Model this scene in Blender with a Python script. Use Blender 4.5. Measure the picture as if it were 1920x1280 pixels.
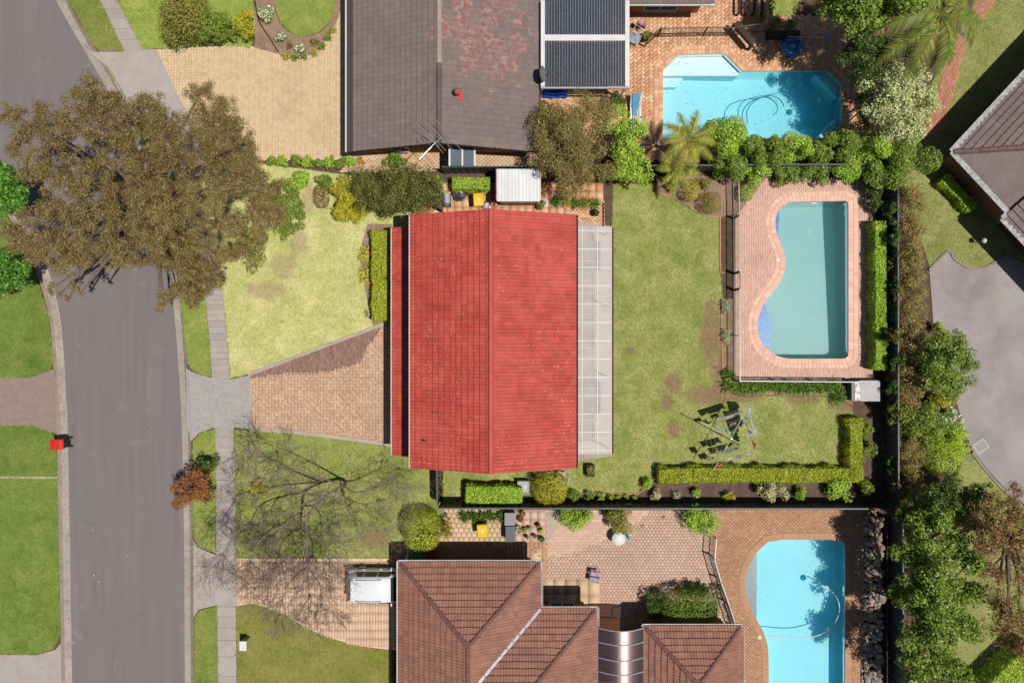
import bpy, bmesh, math, random
import numpy as np
from mathutils import Vector, Matrix
random.seed(7); rng = np.random.default_rng(7)
for o in list(bpy.data.objects): bpy.data.objects.remove(o)
SC = bpy.context.scene
COL = SC.collection
# ------------------------------------------------------------------ camera, sky, sun, exposure
H = 45.0            # drone height, metres
S = 32.0            # pixels of the 1920 px photograph per metre on the ground
cam = bpy.data.cameras.new('camera'); cam.sensor_width = 36.0; cam.lens = 18.0 * H / 30.0
cam.clip_start = 0.5; cam.clip_end = 2000
co = bpy.data.objects.new('camera', cam); co.location = (0, 0, H); COL.objects.link(co); SC.camera = co
SUN = Vector((0.335, -0.150, 1.0)).normalized()
elev = math.asin(SUN.z); az = math.atan2(SUN.x, SUN.y)
world = bpy.data.worlds.new('World'); SC.world = world; world.use_nodes = True
wn = world.node_tree; wn.nodes.clear()
wo = wn.nodes.new('ShaderNodeOutputWorld'); wb = wn.nodes.new('ShaderNodeBackground')
sk = wn.nodes.new('ShaderNodeTexSky'); sk.sky_type = 'NISHITA'; sk.sun_disc = False
sk.sun_elevation = elev; sk.sun_rotation = az; sk.altitude = 50
wb.inputs['Strength'].default_value = 0.05
wn.links.new(sk.outputs[0], wb.inputs[0]); wn.links.new(wb.outputs[0], wo.inputs[0])
sl = bpy.data.lights.new('sun', 'SUN'); sl.energy = 4.6; sl.angle = math.radians(0.53); sl.color = (1.0, 0.95, 0.88)
so = bpy.data.objects.new('sun', sl); so.rotation_euler = SUN.to_track_quat('Z', 'Y').to_euler(); so.location = (10, -5, 60); COL.objects.link(so)
SC.view_settings.view_transform = 'Standard'; SC.view_settings.look = 'None'
SC.view_settings.exposure = 0.22; SC.view_settings.gamma = 1.0; SC.view_settings.use_curve_mapping = False
SC.render.engine = 'CYCLES'; SC.cycles.max_bounces = 8; SC.cycles.transparent_max_bounces = 12; SC.cycles.volume_bounces = 2
GAIN = 1.75         # sunlit radiance over albedo, used to turn a sunlit colour into a base colour

# ------------------------------------------------------------------ helpers
def W(px, py, h=0.0):
    k = (H - h) / H / S
    return Vector(((px - 960) * k, (640 - py) * k, h))
def lin(c):
    c = c / 255.0
    return c / 12.92 if c <= 0.04045 else ((c + 0.055) / 1.055) ** 2.4
def C(r, g, b, gain=None):
    g_ = GAIN if gain is None else gain
    return tuple(min(0.86, lin(x) / g_) for x in (r, g, b)) + (1.0,)
_TB = {}
def link(o, parent=None):
    COL.objects.link(o)
    if parent is not None: o.parent = parent
    return o
def wloc(o):
    v = Vector((0, 0, 0))
    while o is not None: v += o.location; o = o.parent
    return v
def tag(o, label, cat, group=None):
    o['label'] = label; o['category'] = cat
    if group: o['group'] = group
    return o
def struct(o, label=None):
    o['kind'] = 'structure'
    if label: o['label'] = label
    return o
def empty(name, loc, label=None, cat=None, group=None):
    o = bpy.data.objects.new(name, None); o.location = loc; o.empty_display_size = 0.2; COL.objects.link(o)
    if label: tag(o, label, cat, group)
    return o
ORD = ('first','second','third','fourth','fifth','sixth','seventh','eighth','ninth','tenth','eleventh','twelfth','thirteenth','fourteenth','fifteenth','sixteenth')
class MB:
    def __init__(s): s.v = []; s.f = []
    def add(s, vs, fs):
        b = len(s.v); s.v += [tuple(x) for x in vs]; s.f += [tuple(i + b for i in f) for f in fs]; return s
    def box(s, lo, hi, M=None):
        x0, y0, z0 = lo; x1, y1, z1 = hi
        vs = [Vector(p) for p in ((x0,y0,z0),(x1,y0,z0),(x1,y1,z0),(x0,y1,z0),(x0,y0,z1),(x1,y0,z1),(x1,y1,z1),(x0,y1,z1))]
        if M is not None: vs = [M @ p for p in vs]
        return s.add(vs, [(0,3,2,1),(4,5,6,7),(0,1,5,4),(1,2,6,5),(2,3,7,6),(3,0,4,7)])
    def bar(s, a, b, w, h, up=Vector((0,0,1))):
        a = Vector(a); b = Vector(b); d = (b - a); L = d.length
        if L < 1e-6: return s
        d.normalize(); r = d.cross(up)
        if r.length < 1e-4: r = Vector((1,0,0))
        r.normalize(); u = r.cross(d)
        M = Matrix((( d.x, r.x, u.x, a.x),(d.y, r.y, u.y, a.y),(d.z, r.z, u.z, a.z),(0,0,0,1)))
        return s.box((0,-w/2,-h/2),(L,w/2,h/2),M)
    def tube(s, pts, r, n=6, cap=True):
        pts = [Vector(p) for p in pts]; m = len(pts); b = len(s.v)
        rs = r if isinstance(r, (list, tuple)) else [r]*m
        ref = None
        for i, p in enumerate(pts):
            d = (pts[min(i+1,m-1)] - pts[max(i-1,0)]).normalized()
            if ref is None or abs(ref.dot(d)) > 0.95: ref = Vector((0,0,1)) if abs(d.z) < 0.9 else Vector((1,0,0))
            x = d.cross(ref).normalized(); y = x.cross(d)
            for k in range(n):
                a = 2*math.pi*k/n; s.v.append(tuple(p + (x*math.cos(a) + y*math.sin(a))*rs[i]))
        for i in range(m-1):
            for k in range(n):
                k2 = (k+1) % n
                s.f.append((b+i*n+k, b+i*n+k2, b+(i+1)*n+k2, b+(i+1)*n+k))
        if cap:
            s.f.append(tuple(b+k for k in reversed(range(n)))); s.f.append(tuple(b+(m-1)*n+k for k in range(n)))
        return s
    def prism(s, poly, z0, z1, bottom=False):
        n = len(poly); b = len(s.v)
        s.v += [(p[0],p[1],z0) for p in poly] + [(p[0],p[1],z1) for p in poly]
        s.f.append(tuple(b+n+i for i in range(n)))
        if bottom: s.f.append(tuple(b+i for i in reversed(range(n))))
        for i in range(n):
            j = (i+1) % n; s.f.append((b+i, b+j, b+n+j, b+n+i))
        return s
    def lathe(s, prof, c=(0,0,0), n=20, cap=True):
        b = len(s.v); m = len(prof)
        for r, z in prof:
            for k in range(n):
                a = 2*math.pi*k/n; s.v.append((c[0]+r*math.cos(a), c[1]+r*math.sin(a), c[2]+z))
        for i in range(m-1):
            for k in range(n):
                k2 = (k+1) % n; s.f.append((b+i*n+k, b+i*n+k2, b+(i+1)*n+k2, b+(i+1)*n+k))
        if cap:
            s.f.append(tuple(b+k for k in reversed(range(n)))); s.f.append(tuple(b+(m-1)*n+k for k in range(n)))
        return s
    def mesh(s, name, mat, smooth=False):
        me = bpy.data.meshes.new(name); me.from_pydata(s.v, [], s.f); me.update()
        if mat: me.materials.append(mat)
        if smooth: me.polygons.foreach_set('use_smooth', [True]*len(me.polygons))
        return me
    def build(s, name, mat, parent=None, smooth=False):
        if parent is not None:
            w = wloc(parent); s.v = [(a-w.x, b-w.y, c-w.z) for a, b, c in s.v]
        o = bpy.data.objects.new(name, s.mesh(name, mat, smooth)); return link(o, parent)
def np_mesh(name, V, k, mat, parent=None, smooth=False):
    V = np.asarray(V, dtype=np.float32).reshape(-1, 3)
    if parent is not None:
        w = wloc(parent); V = V - np.array([w.x, w.y, w.z], dtype=np.float32)
    n = len(V); me = bpy.data.meshes.new(name)
    me.vertices.add(n); me.vertices.foreach_set('co', V.ravel())
    me.loops.add(n); me.loops.foreach_set('vertex_index', np.arange(n, dtype=np.int32))
    me.polygons.add(n//k); me.polygons.foreach_set('loop_start', np.arange(0, n, k, dtype=np.int32))
    if smooth: me.polygons.foreach_set('use_smooth', np.ones(n//k, dtype=bool))
    me.update(calc_edges=True)
    me.materials.append(mat)
    return link(bpy.data.objects.new(name, me), parent)
def area2(p): return 0.5*sum(p[i][0]*p[(i+1)%len(p)][1]-p[(i+1)%len(p)][0]*p[i][1] for i in range(len(p)))
def ccw(p): p = [Vector((q[0],q[1])) for q in p]; return p if area2(p) > 0 else p[::-1]
def smooth(pts, n=6, closed=False):
    out = []; m = len(pts)
    for i in range(m if closed else m-1):
        if closed: p0,p1,p2,p3 = pts[i-1],pts[i],pts[(i+1)%m],pts[(i+2)%m]
        else: p0,p1,p2,p3 = pts[max(i-1,0)],pts[i],pts[i+1],pts[min(i+2,m-1)]
        for j in range(n):
            t = j/n
            out.append(tuple(0.5*((2*b)+(-a+c)*t+(2*a-5*b+4*c-d)*t*t+(-a+3*b-3*c+d)*t**3) for a,b,c,d in zip(p0,p1,p2,p3)))
    if not closed: out.append(tuple(pts[-1]))
    return out
def PX(pts, z=0.0): return [W(p[0], p[1], z).to_2d() for p in pts]
def offset(poly, d):
    poly = ccw(poly); n = len(poly); out = []
    for i in range(n):
        a, b, c = poly[i-1], poly[i], poly[(i+1)%n]
        e1 = (b-a); e2 = (c-b)
        n1 = Vector((e1.y,-e1.x)); n2 = Vector((e2.y,-e2.x))
        if n1.length: n1.normalize()
        if n2.length: n2.normalize()
        m = n1+n2
        if m.length < 1e-6: m = n1.copy()
        m.normalize(); k = max(0.5, m.dot(n1)); out.append(b + m*(d/k))
    return out
def inside(P, poly):
    x = P[:,0]; y = P[:,1]; r = np.zeros(len(P), bool); n = len(poly)
    for i in range(n):
        x1,y1 = poly[i][0],poly[i][1]; x2,y2 = poly[(i+1)%n][0],poly[(i+1)%n][1]
        if y1 == y2: continue
        c = (y1 > y) != (y2 > y)
        r ^= c & (x < (x2-x1)*(y-y1)/(y2-y1)+x1)
    return r
def fill(poly, holes=(), zf=lambda p: 0.0):
    bm = bmesh.new(); es = []
    for loop in [poly] + list(holes):
        vs = [bm.verts.new((p[0], p[1], 0)) for p in loop]
        es += [bm.edges.new((vs[i], vs[(i+1)%len(vs)])) for i in range(len(vs))]
    bmesh.ops.triangle_fill(bm, use_beauty=True, use_dissolve=False, edges=es, normal=(0,0,1))
    for f in bm.faces:
        if f.normal.z < 0: f.normal_flip()
    for v in bm.verts: v.co.z = zf(v.co)
    return bm
def sheet(name, poly, z, mat, holes=(), parent=None, skirt=0.0):
    poly = ccw(poly); bm = fill(poly, holes, lambda p: z)
    if skirt:
        n = len(poly); t = [bm.verts.new((p[0],p[1],z)) for p in poly]; b = [bm.verts.new((p[0],p[1],z-skirt)) for p in poly]
        for i in range(n): bm.faces.new((t[i], b[i], b[(i+1)%n], t[(i+1)%n]))
    if parent is not None:
        w = wloc(parent); bmesh.ops.translate(bm, verts=bm.verts, vec=-w)
    me = bpy.data.meshes.new(name); bm.to_mesh(me); bm.free(); me.materials.append(mat)
    return link(bpy.data.objects.new(name, me), parent)

# ------------------------------------------------------------------ materials
class NT:
    def __init__(s, name):
        s.m = bpy.data.materials.new(name); s.m.use_nodes = True; s.t = s.m.node_tree; s.t.nodes.clear()
        s.out = s.t.nodes.new('ShaderNodeOutputMaterial')
        s.geo = s.t.nodes.new('ShaderNodeNewGeometry'); s.pos = s.geo.outputs['Position']
    def n(s, typ, **kw):
        nd = s.t.nodes.new('ShaderNode'+typ)
        for k, v in kw.items(): setattr(nd, k, v)
        return nd
    def set(s, sock, v):
        if isinstance(v, bpy.types.NodeSocket): s.t.links.new(v, sock)
        else: sock.default_value = v
    def noise(s, scale, detail=3.0, rough=0.55, vec=None, dist=0.0):
        nd = s.n('TexNoise'); s.set(nd.inputs['Vector'], vec or s.pos)
        nd.inputs['Scale'].default_value = scale; nd.inputs['Detail'].default_value = detail
        nd.inputs['Roughness'].default_value = rough; nd.inputs['Distortion'].default_value = dist
        return nd.outputs[0]
    def math(s, op, a, b=0.0, c=0.0, clamp=False):
        nd = s.n('Math', operation=op, use_clamp=clamp); s.set(nd.inputs[0], a); s.set(nd.inputs[1], b)
        if len(nd.inputs) > 2: s.set(nd.inputs[2], c)
        return nd.outputs[0]
    def rng(s, v, a, b, c=0.0, d=1.0, smooth=False):
        nd = s.n('MapRange', clamp=True)
        if smooth: nd.interpolation_type = 'SMOOTHSTEP'
        s.set(nd.inputs[0], v)
        for i, x in enumerate((a,b,c,d)): nd.inputs[i+1].default_value = x
        return nd.outputs[0]
    def mix(s, f, a, b, mode='MIX'):
        nd = s.n('Mix', data_type='RGBA', blend_type=mode)
        s.set(nd.inputs['Factor'], f); s.set(nd.inputs[6], a); s.set(nd.inputs[7], b)
        return nd.outputs[2]
    def rand(s):
        oi = s.n('ObjectInfo')
        a = s.math('ADD', oi.outputs['Random'], s.geo.outputs['Random Per Island'])
        return s.math('FRACT', a)
    def scalevec(s, sx, sy, sz, rz=0.0):
        mp = s.n('Mapping'); s.set(mp.inputs['Vector'], s.pos)
        mp.inputs['Scale'].default_value = (sx,sy,sz); mp.inputs['Rotation'].default_value = (0,0,rz); return mp.outputs[0]
    def gain(s, col, f):
        nd = s.n('HueSaturation'); s.set(nd.inputs['Color'], col); s.set(nd.inputs['Value'], f); return nd.outputs[0]
    def bump(s, h, strength=0.3, dist=0.02):
        b = s.n('Bump'); s.set(b.inputs['Height'], h); b.inputs['Strength'].default_value = strength; b.inputs['Distance'].default_value = dist
        return b.outputs[0]
    def done(s, col, rough=0.8, spec=0.3, metal=0.0, nrm=None, **kw):
        p = s.n('BsdfPrincipled'); s.set(p.inputs['Base Color'], col); s.set(p.inputs['Roughness'], rough)
        p.inputs['Specular IOR Level'].default_value = spec; p.inputs['Metallic'].default_value = metal
        if nrm: s.t.links.new(nrm, p.inputs['Normal'])
        for k, v in kw.items(): s.set(p.inputs[k.replace('_',' ')], v)
        s.t.links.new(p.outputs[0], s.out.inputs[0]); return s.m
def basic(name, col, col2=None, ns=1.5, var=0.0, rough=0.75, spec=0.3, metal=0.0, bs=0, bstr=0.3, fine=0.12, fs=25, **kw):
    """colour with two sizes of mottling, optional per-piece variation and bump"""
    t = NT(name); c = col
    if col2: c = t.mix(t.rng(t.noise(ns, 5, 0.6), 0.32, 0.68), col, col2)
    f = None
    if fine: f = t.rng(t.noise(fs, 3, 0.6), 0.3, 0.7, 1-fine, 1+fine)
    if var:
        r = t.rng(t.rand(), 0, 1, 1-var, 1+var); f = r if f is None else t.math('MULTIPLY', f, r)
    if f is not None: c = t.gain(c, f)
    nr = t.bump(t.noise(bs, 4, 0.6), bstr, 0.02) if bs else None
    return t.done(c, rough, spec, metal, nr, **kw)
def leaf_mat(name, c1, c2, c3=None, p3=0.12, trans=0.22, ns=1.2, gloss=0.4):
    t = NT(name); r = t.rand()
    c = t.mix(t.math('ADD', t.math('MULTIPLY', r, 0.6), t.math('MULTIPLY', t.rng(t.noise(ns, 3), 0.3, 0.7), 0.4)), c1, c2)
    if c3: c = t.mix(t.math('LESS_THAN', t.math('FRACT', t.math('MULTIPLY', r, 7.31)), p3), c, c3)
    c = t.gain(c, t.rng(t.math('FRACT', t.math('MULTIPLY', r, 13.7)), 0, 1, 0.7, 1.3))
    p = t.n('BsdfPrincipled'); t.set(p.inputs['Base Color'], c); p.inputs['Roughness'].default_value = gloss; p.inputs['Specular IOR Level'].default_value = 0.25
    tr = t.n('BsdfTranslucent'); t.set(tr.inputs[0], c)
    mx = t.n('MixShader'); mx.inputs[0].default_value = trans
    t.t.links.new(p.outputs[0], mx.inputs[1]); t.t.links.new(tr.outputs[0], mx.inputs[2]); t.t.links.new(mx.outputs[0], t.out.inputs[0])
    return t.m
def lawn_mat(name, c1, c2, c3, patches=(), soil=None, worn=0.85):
    """c1 mean green, c2 dry straw, c3 dark green; patches: (px,py,rx,ry) of worn bare soil"""
    t = NT(name)
    big = t.rng(t.noise(0.28, 4, 0.6), 0.3, 0.7); mid = t.rng(t.noise(1.7, 4, 0.65, dist=0.6), 0.32, 0.68); fin = t.rng(t.noise(7, 5, 0.75), 0.32, 0.68)
    c = t.mix(t.math('MULTIPLY', t.math('ADD', big, mid), 0.5), c3, c1)
    c = t.mix(t.math('MULTIPLY', fin, t.rng(t.noise(0.7, 4, 0.6), 0.38, 0.66)), c, c2)
    c = t.mix(t.rng(t.noise(22, 2, 0.6), 0.56, 0.72, 0, 0.5), c, c3)
    c = t.gain(c, t.rng(t.noise(3.6, 4, 0.7, dist=0.8), 0.3, 0.7, 0.84, 1.14))
    r = t.rand(); c = t.gain(c, t.rng(r, 0, 1, 0.6, 1.5))
    for px, py, rx, ry in patches:
        p = W(px, py); mp = t.n('Mapping', vector_type='POINT'); t.set(mp.inputs['Vector'], t.pos)
        sx, sy = S/rx, S/ry
        mp.inputs['Scale'].default_value = (sx, sy, 0); mp.inputs['Location'].default_value = (-p.x*sx, -p.y*sy, 0)
        ln = t.n('VectorMath', operation='LENGTH'); t.set(ln.inputs[0], mp.outputs[0])
        d = t.math('ADD', ln.outputs['Value'], t.rng(t.noise(2.3, 5, 0.7), 0.25, 0.75, -0.45, 0.45))
        so = soil or C(160,128,98)
        so = t.mix(t.rng(t.noise(14, 3), 0.3, 0.7), so, tuple(x*0.7 for x in so[:3])+(1,))
        c = t.mix(t.rng(d, 0.5, 1.25, worn, 0.0, True), c, so)
    return t.done(c, 0.85, 0.15, nrm=t.bump(t.noise(28, 3, 0.7), 0.35, 0.03))
M = {}
# ------------------------------------------------------------------ material library
def asphalt():
    t = NT('asphalt'); v = t.scalevec(2.2, 0.12, 1)
    c = t.mix(t.rng(t.noise(1.0, 4, 0.6, v), 0.3, 0.7), C(128,118,117), C(143,133,132))
    c = t.mix(t.rng(t.noise(0.25, 3), 0.35, 0.7), c, C(134,126,126))
    c = t.mix(t.rng(t.noise(3.0, 5, 0.7), 0.62, 0.8, 0, 0.45), c, C(158,148,146))
    c = t.gain(c, t.rng(t.noise(45, 2, 0.7), 0.25, 0.75, 0.82, 1.18))
    vo = t.n('TexVoronoi'); vo.inputs['Scale'].default_value = 1.1; t.set(vo.inputs['Vector'], t.pos)
    spot = t.math('MULTIPLY', t.math('LESS_THAN', vo.outputs['Distance'], 0.045), t.rng(t.noise(0.5, 2), 0.45, 0.55))
    c = t.mix(spot, c, C(225,220,215))
    ve = t.n('TexVoronoi', feature='DISTANCE_TO_EDGE'); ve.inputs['Scale'].default_value = 0.16
    wv = t.n('VectorMath', operation='ADD'); t.set(wv.inputs[0], t.pos); nv = t.n('TexNoise'); t.set(nv.inputs['Vector'], t.pos); nv.inputs['Scale'].default_value = 0.6; nv.inputs['Detail'].default_value = 2; t.t.links.new(nv.outputs['Color'], wv.inputs[1]); t.t.links.new(wv.outputs[0], ve.inputs['Vector'])
    crack = t.math('MULTIPLY', t.math('LESS_THAN', ve.outputs['Distance'], 0.003), t.rng(t.noise(0.22, 2), 0.54, 0.64, 0, 0.4))
    c = t.mix(t.math('MULTIPLY', crack, 0.25), c, C(92,84,82))
    c = t.mix(t.rng(t.noise(0.55, 5, 0.7, dist=1.0), 0.64, 0.76, 0, 0.4), c, C(104,95,93))
    c = t.mix(t.rng(t.noise(0.35, 5, 0.7, dist=2.0), 0.62, 0.72, 0, 0.5), c, C(160,150,148))
    return t.done(c, 0.85, 0.25, nrm=t.bump(t.noise(60, 3), 0.25, 0.01))
M['asphalt'] = asphalt()
def concrete(name, a, b, stain, sc=1.0):
    t = NT(name)
    c = t.mix(t.rng(t.noise(0.9*sc, 5, 0.65), 0.3, 0.7), a, b)
    c = t.mix(t.rng(t.noise(2.1*sc, 6, 0.7, dist=0.5), 0.5, 0.75, 0, 0.55), c, stain)
    c = t.gain(c, t.rng(t.noise(32, 3, 0.7), 0.25, 0.75, 0.85, 1.15))
    c = t.gain(c, t.rng(t.rand(), 0, 1, 0.94, 1.06))
    return t.done(c, 0.85, 0.25, nrm=t.bump(t.noise(40, 4), 0.2, 0.01))
M['kerb'] = concrete('kerb_concrete', C(190,178,166), C(176,164,153), C(140,126,112))
M['kerb_top'] = concrete('kerb_top_concrete', C(172,156,143), C(158,143,130), C(120,104,90))
M['path'] = concrete('path_concrete', C(192,182,175), C(180,170,163), C(160,149,141))
M['speckle'] = concrete('exposed_concrete', C(192,188,182), C(172,168,164), C(140,136,134), 3.0)
M['brown_concrete'] = concrete('brown_concrete', C(168,150,138), C(150,133,122), C(125,108,98), 3.0)
M['grey_drive'] = concrete('grey_drive', C(190,180,178), C(162,152,151), C(136,126,126), 0.3)
M['grey_drive'] = concrete('grey_drive', C(196,186,184), C(160,150,149), C(136,126,126), 0.22)
M['slab'] = concrete('patio_slab', C(205,192,180), C(188,176,165), C(160,148,138))
M['edging'] = concrete('edging_concrete', C(205,190,172), C(188,172,154), C(150,135,118))
M['soil'] = basic('soil', C(96,76,64), C(120,98,80), 2.0, fine=0.3, fs=18, rough=0.95, spec=0.1, bs=20, bstr=0.6)
M['mulch'] = basic('mulch', C(150,124,104), C(176,148,124), 1.4, fine=0.3, fs=16, rough=0.95, spec=0.1, bs=22, bstr=0.6)
M['dark_soil'] = basic('dark_soil', C(98,80,74), C(122,100,90), 1.6, fine=0.3, fs=16, rough=0.95, spec=0.1, bs=22, bstr=0.6)
M['lawn_front'] = lawn_mat('lawn_front', C(192,187,124), C(218,205,154), C(156,167,92), [(500,545,44,18),(530,500,30,24),(560,455,20,30),(580,370,14,34),(700,430,16,16)], C(190,162,132), 0.55)
M['lawn_low'] = lawn_mat('lawn_low', C(160,168,88), C(196,188,124), C(122,144,62), [(700,1010,30,22)], C(170,145,108))
M['lawn_back'] = lawn_mat('lawn_back', C(158,162,87), C(196,186,128), C(120,140,62),
    [(1335,625,24,70),(1352,705,18,50),(1262,716,20,22),(1252,752,14,18),(1330,740,50,20),(1505,745,34,14),(1395,745,30,10),(1265,805,16,16),(1180,658,8,8),(1590,870,12,30),(1590,760,40,16),(1415,735,60,9)], C(172,140,108))
M['lawn_green'] = lawn_mat('lawn_green', C(150,172,78), C(180,190,104), C(112,144,54))
M['lawn_verge'] = lawn_mat('lawn_verge', C(166,178,84), C(198,194,116), C(126,154,62), [(205,97,30,7)], C(175,150,120))
M['lawn_dry'] = lawn_mat('lawn_dry', C(184,178,88), C(208,192,122), C(146,158,64))
M['lawn_right'] = lawn_mat('lawn_right', C(172,176,100), C(204,194,136), C(136,150,74))
M['far_grass'] = lawn_mat('far_grass', C(140,146,74), C(180,168,110), C(98,112,50))
def paver_mat(name, cols, stain=None, var=0.12):
    t = NT(name); r = t.rand(); cr = t.n('ValToRGB'); cr.color_ramp.interpolation = 'CONSTANT'
    e = cr.color_ramp.elements
    while len(e) < len(cols): e.new(0.5)
    for i, c in enumerate(cols): e[i].position = i/len(cols); e[i].color = c
    t.set(cr.inputs[0], t.math('FRACT', t.math('MULTIPLY', r, 5.77)))
    c = t.mix(0.3, cr.outputs[0], cols[0])
    c = t.gain(c, 1.22)
    c = t.gain(c, t.rng(r, 0, 1, 1-var, 1+var))
    if stain: c = t.mix(t.rng(t.noise(0.5, 5, 0.65), 0.5, 0.72, 0, 0.5), c, stain)
    c = t.gain(c, t.rng(t.noise(30, 3, 0.7), 0.25, 0.75, 0.88, 1.12))
    return t.done(c, 0.85, 0.2, nrm=t.bump(t.noise(50, 3), 0.2, 0.008))
M['pav_beige'] = paver_mat('beige_pavers', [C(226,198,158), C(232,206,168), C(218,186,146), C(230,202,164)], C(206,174,140), 0.035)
M['pav_drive'] = paver_mat('drive_pavers', [C(208,170,142), C(222,188,158), C(196,156,130), C(214,176,152)], C(190,152,128))
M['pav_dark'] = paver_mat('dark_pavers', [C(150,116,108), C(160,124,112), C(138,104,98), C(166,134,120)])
M['pav_pool'] = paver_mat('pool_pavers', [C(230,188,170), C(236,196,178), C(222,176,158), C(232,186,174)], C(212,166,146), 0.06)
M['pav_top'] = paver_mat('terracotta_pavers', [C(222,170,130), C(236,190,150), C(206,148,110), C(228,166,128), C(238,204,166)], C(196,146,112))
M['pav_low'] = paver_mat('patio_pavers', [C(212,178,156), C(218,186,164), C(204,168,148), C(208,174,158)], C(196,162,142), 0.06)
M['pav_strip'] = paver_mat('brown_pavers', [C(196,150,118), C(206,162,128), C(184,138,108)], C(170,126,100), 0.08)
M['pav_tile'] = paver_mat('sandstone_pavers', [C(216,186,150), C(222,194,160), C(208,176,140)], C(190,158,126), 0.06)
M['pav_path'] = paver_mat('red_path_pavers', [C(206,142,120), C(216,156,132), C(194,130,110)], C(180,124,104), 0.08)
M['pav_lowdrive'] = paver_mat('peach_pavers', [C(222,188,158), C(228,196,166), C(218,182,152)], C(216,180,150), 0.025)
M['joint'] = basic('paving_joint', C(196,150,118), C(206,162,130), 3, fine=0.15)
M['joint_pale'] = basic('paving_joint_pale', C(214,176,146), C(224,188,158), 3, fine=0.12)
M['joint_peach'] = basic('paving_joint_peach', C(236,202,168), C(240,208,176), 3, fine=0.08)
M['joint_dark'] = basic('paving_joint_dark', C(168,132,112), C(178,142,122), 3, fine=0.15)
M['white'] = basic('white_paint', C(245,243,240), C(232,230,228), 1.2, fine=0.05, rough=0.5)
M['cream'] = basic('cream_paint', C(232,222,200), C(222,210,188), 1.2, fine=0.05, rough=0.5)
M['black'] = basic('black_plastic', (0.018,0.018,0.02,1), rough=0.45, fine=0.1)
M['grey'] = basic('grey_plastic', C(120,120,124), C(104,104,108), rough=0.5, fine=0.08)
M['dark_metal'] = basic('dark_metal', (0.03,0.027,0.026,1), rough=0.45, spec=0.5, fine=0.1)
M['bronze'] = basic('bronze_metal', (0.075,0.055,0.045,1), rough=0.45, spec=0.5, fine=0.1)
M['pale_metal'] = basic('pale_metal', C(190,188,196), C(170,170,178), rough=0.4, spec=0.5, fine=0.06)
M['alu'] = basic('aluminium', C(205,205,210), rough=0.35, metal=0.6, fine=0.06)
M['steel_fence'] = basic('steel_fence', (0.045,0.05,0.055,1), rough=0.5, spec=0.4, fine=0.08)
M['timber'] = basic('timber', C(150,118,90), C(128,98,74), 3, fine=0.2)
M['dark_timber'] = basic('dark_timber', C(78,56,44), C(62,44,36), 3, fine=0.2)
M['bark'] = basic('bark', C(150,130,115), C(112,94,82), 4, fine=0.3, rough=0.95, spec=0.1)
M['bark_dark'] = basic('bark_dark', C(96,76,62), C(70,56,48), 4, fine=0.3, rough=0.95, spec=0.1)
M['twig'] = basic('twig', C(166,148,138), C(136,116,108), 4, fine=0.25, rough=0.95, spec=0.1)
M['brick_wall'] = paver_mat('brick', [C(176,122,88), C(190,138,102), C(158,104,76), C(198,150,112)])
M['mortar'] = basic('mortar', C(176,158,138), rough=0.9)
M['red_wall'] = basic('brown_wall', C(132,80,62), C(116,70,56), 2, fine=0.15)
M['render'] = basic('rendered_wall', C(205,180,158), C(192,168,146), 1, fine=0.06)
def roof_mat(name, base, alt, var, lichen=None, lich_amt=0.55, rough=0.7, faded=None, streak=0.0):
    t = NT(name); r = t.rand()
    c = t.mix(t.rng(t.noise(0.8, 5, 0.6), 0.35, 0.65), base, alt)
    if faded:
        (px, py, rx, ry), fc, fc2 = faded
        p = W(px, py, 3.5); mp = t.n('Mapping'); t.set(mp.inputs['Vector'], t.pos)
        sx, sy = S/rx, S/ry
        mp.inputs['Scale'].default_value = (sx,sy,0); mp.inputs['Location'].default_value = (-p.x*sx,-p.y*sy,0)
        ln = t.n('VectorMath', operation='LENGTH'); t.set(ln.inputs[0], mp.outputs[0])
        d = t.math('ADD', ln.outputs['Value'], t.rng(t.noise(0.6, 4, 0.7), 0.3, 0.7, -0.4, 0.4))
        k = t.rng(d, 0.85, 1.0, 1.0, 0.0)
        f = t.mix(t.rng(t.noise(4.0, 4, 0.7), 0.45, 0.6), fc, fc2)
        c = t.mix(t.math('MULTIPLY', k, t.rng(t.noise(0.9, 4, 0.7), 0.4, 0.55)), c, f)
    c = t.gain(c, t.rng(r, 0, 1, 1-var, 1+var))
    c = t.mix(t.rng(t.noise(5, 5, 0.7), 0.5, 0.75, 0, 0.5), c, tuple(x*0.5 for x in base[:3])+(1,))
    if lichen:
        vo = t.n('TexVoronoi'); vo.inputs['Scale'].default_value = 4.6; t.set(vo.inputs['Vector'], t.pos)
        sp = t.math('MULTIPLY', t.math('LESS_THAN', t.math('ADD', vo.outputs['Distance'], t.rng(t.noise(30,2),0.3,0.7,-0.05,0.05)), 0.13), t.rng(t.noise(0.45, 3), lich_amt, lich_amt+0.06))
        c = t.mix(sp, c, lichen)
    c = t.gain(c, t.rng(t.noise(35, 3), 0.25, 0.75, 0.92, 1.08))
    if streak: c = t.gain(c, t.rng(t.noise(1.0, 4, 0.7, t.scalevec(0.55, 5.0, 0.55)), 0.3, 0.7, 1-streak, 1+streak*0.6)); c = t.mix(t.rng(t.noise(0.35, 3), 0.45, 0.7, 0, 0.35), c, tuple(min(0.8, x*1.05+0.03) for x in alt[:3])+(1,))
    return t.done(c, rough, 0.3, nrm=t.bump(t.noise(60, 3), 0.15, 0.008))
M['roof_red'] = roof_mat('red_tiles', C(204,78,66), C(216,94,80), 0.13, C(226,190,156), 0.42, 0.7, None, 0.16)
M['roof_redcap'] = roof_mat('red_caps', C(214,94,86), C(204,86,80), 0.05, C(228,196,160), 0.6, 0.6)
M['roof_grey'] = roof_mat('grey_tiles', C(146,130,123), C(136,121,116), 0.08, None, 0.6, 0.8, ((920,60,84,96), C(164,112,104), C(178,156,148)))
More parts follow.
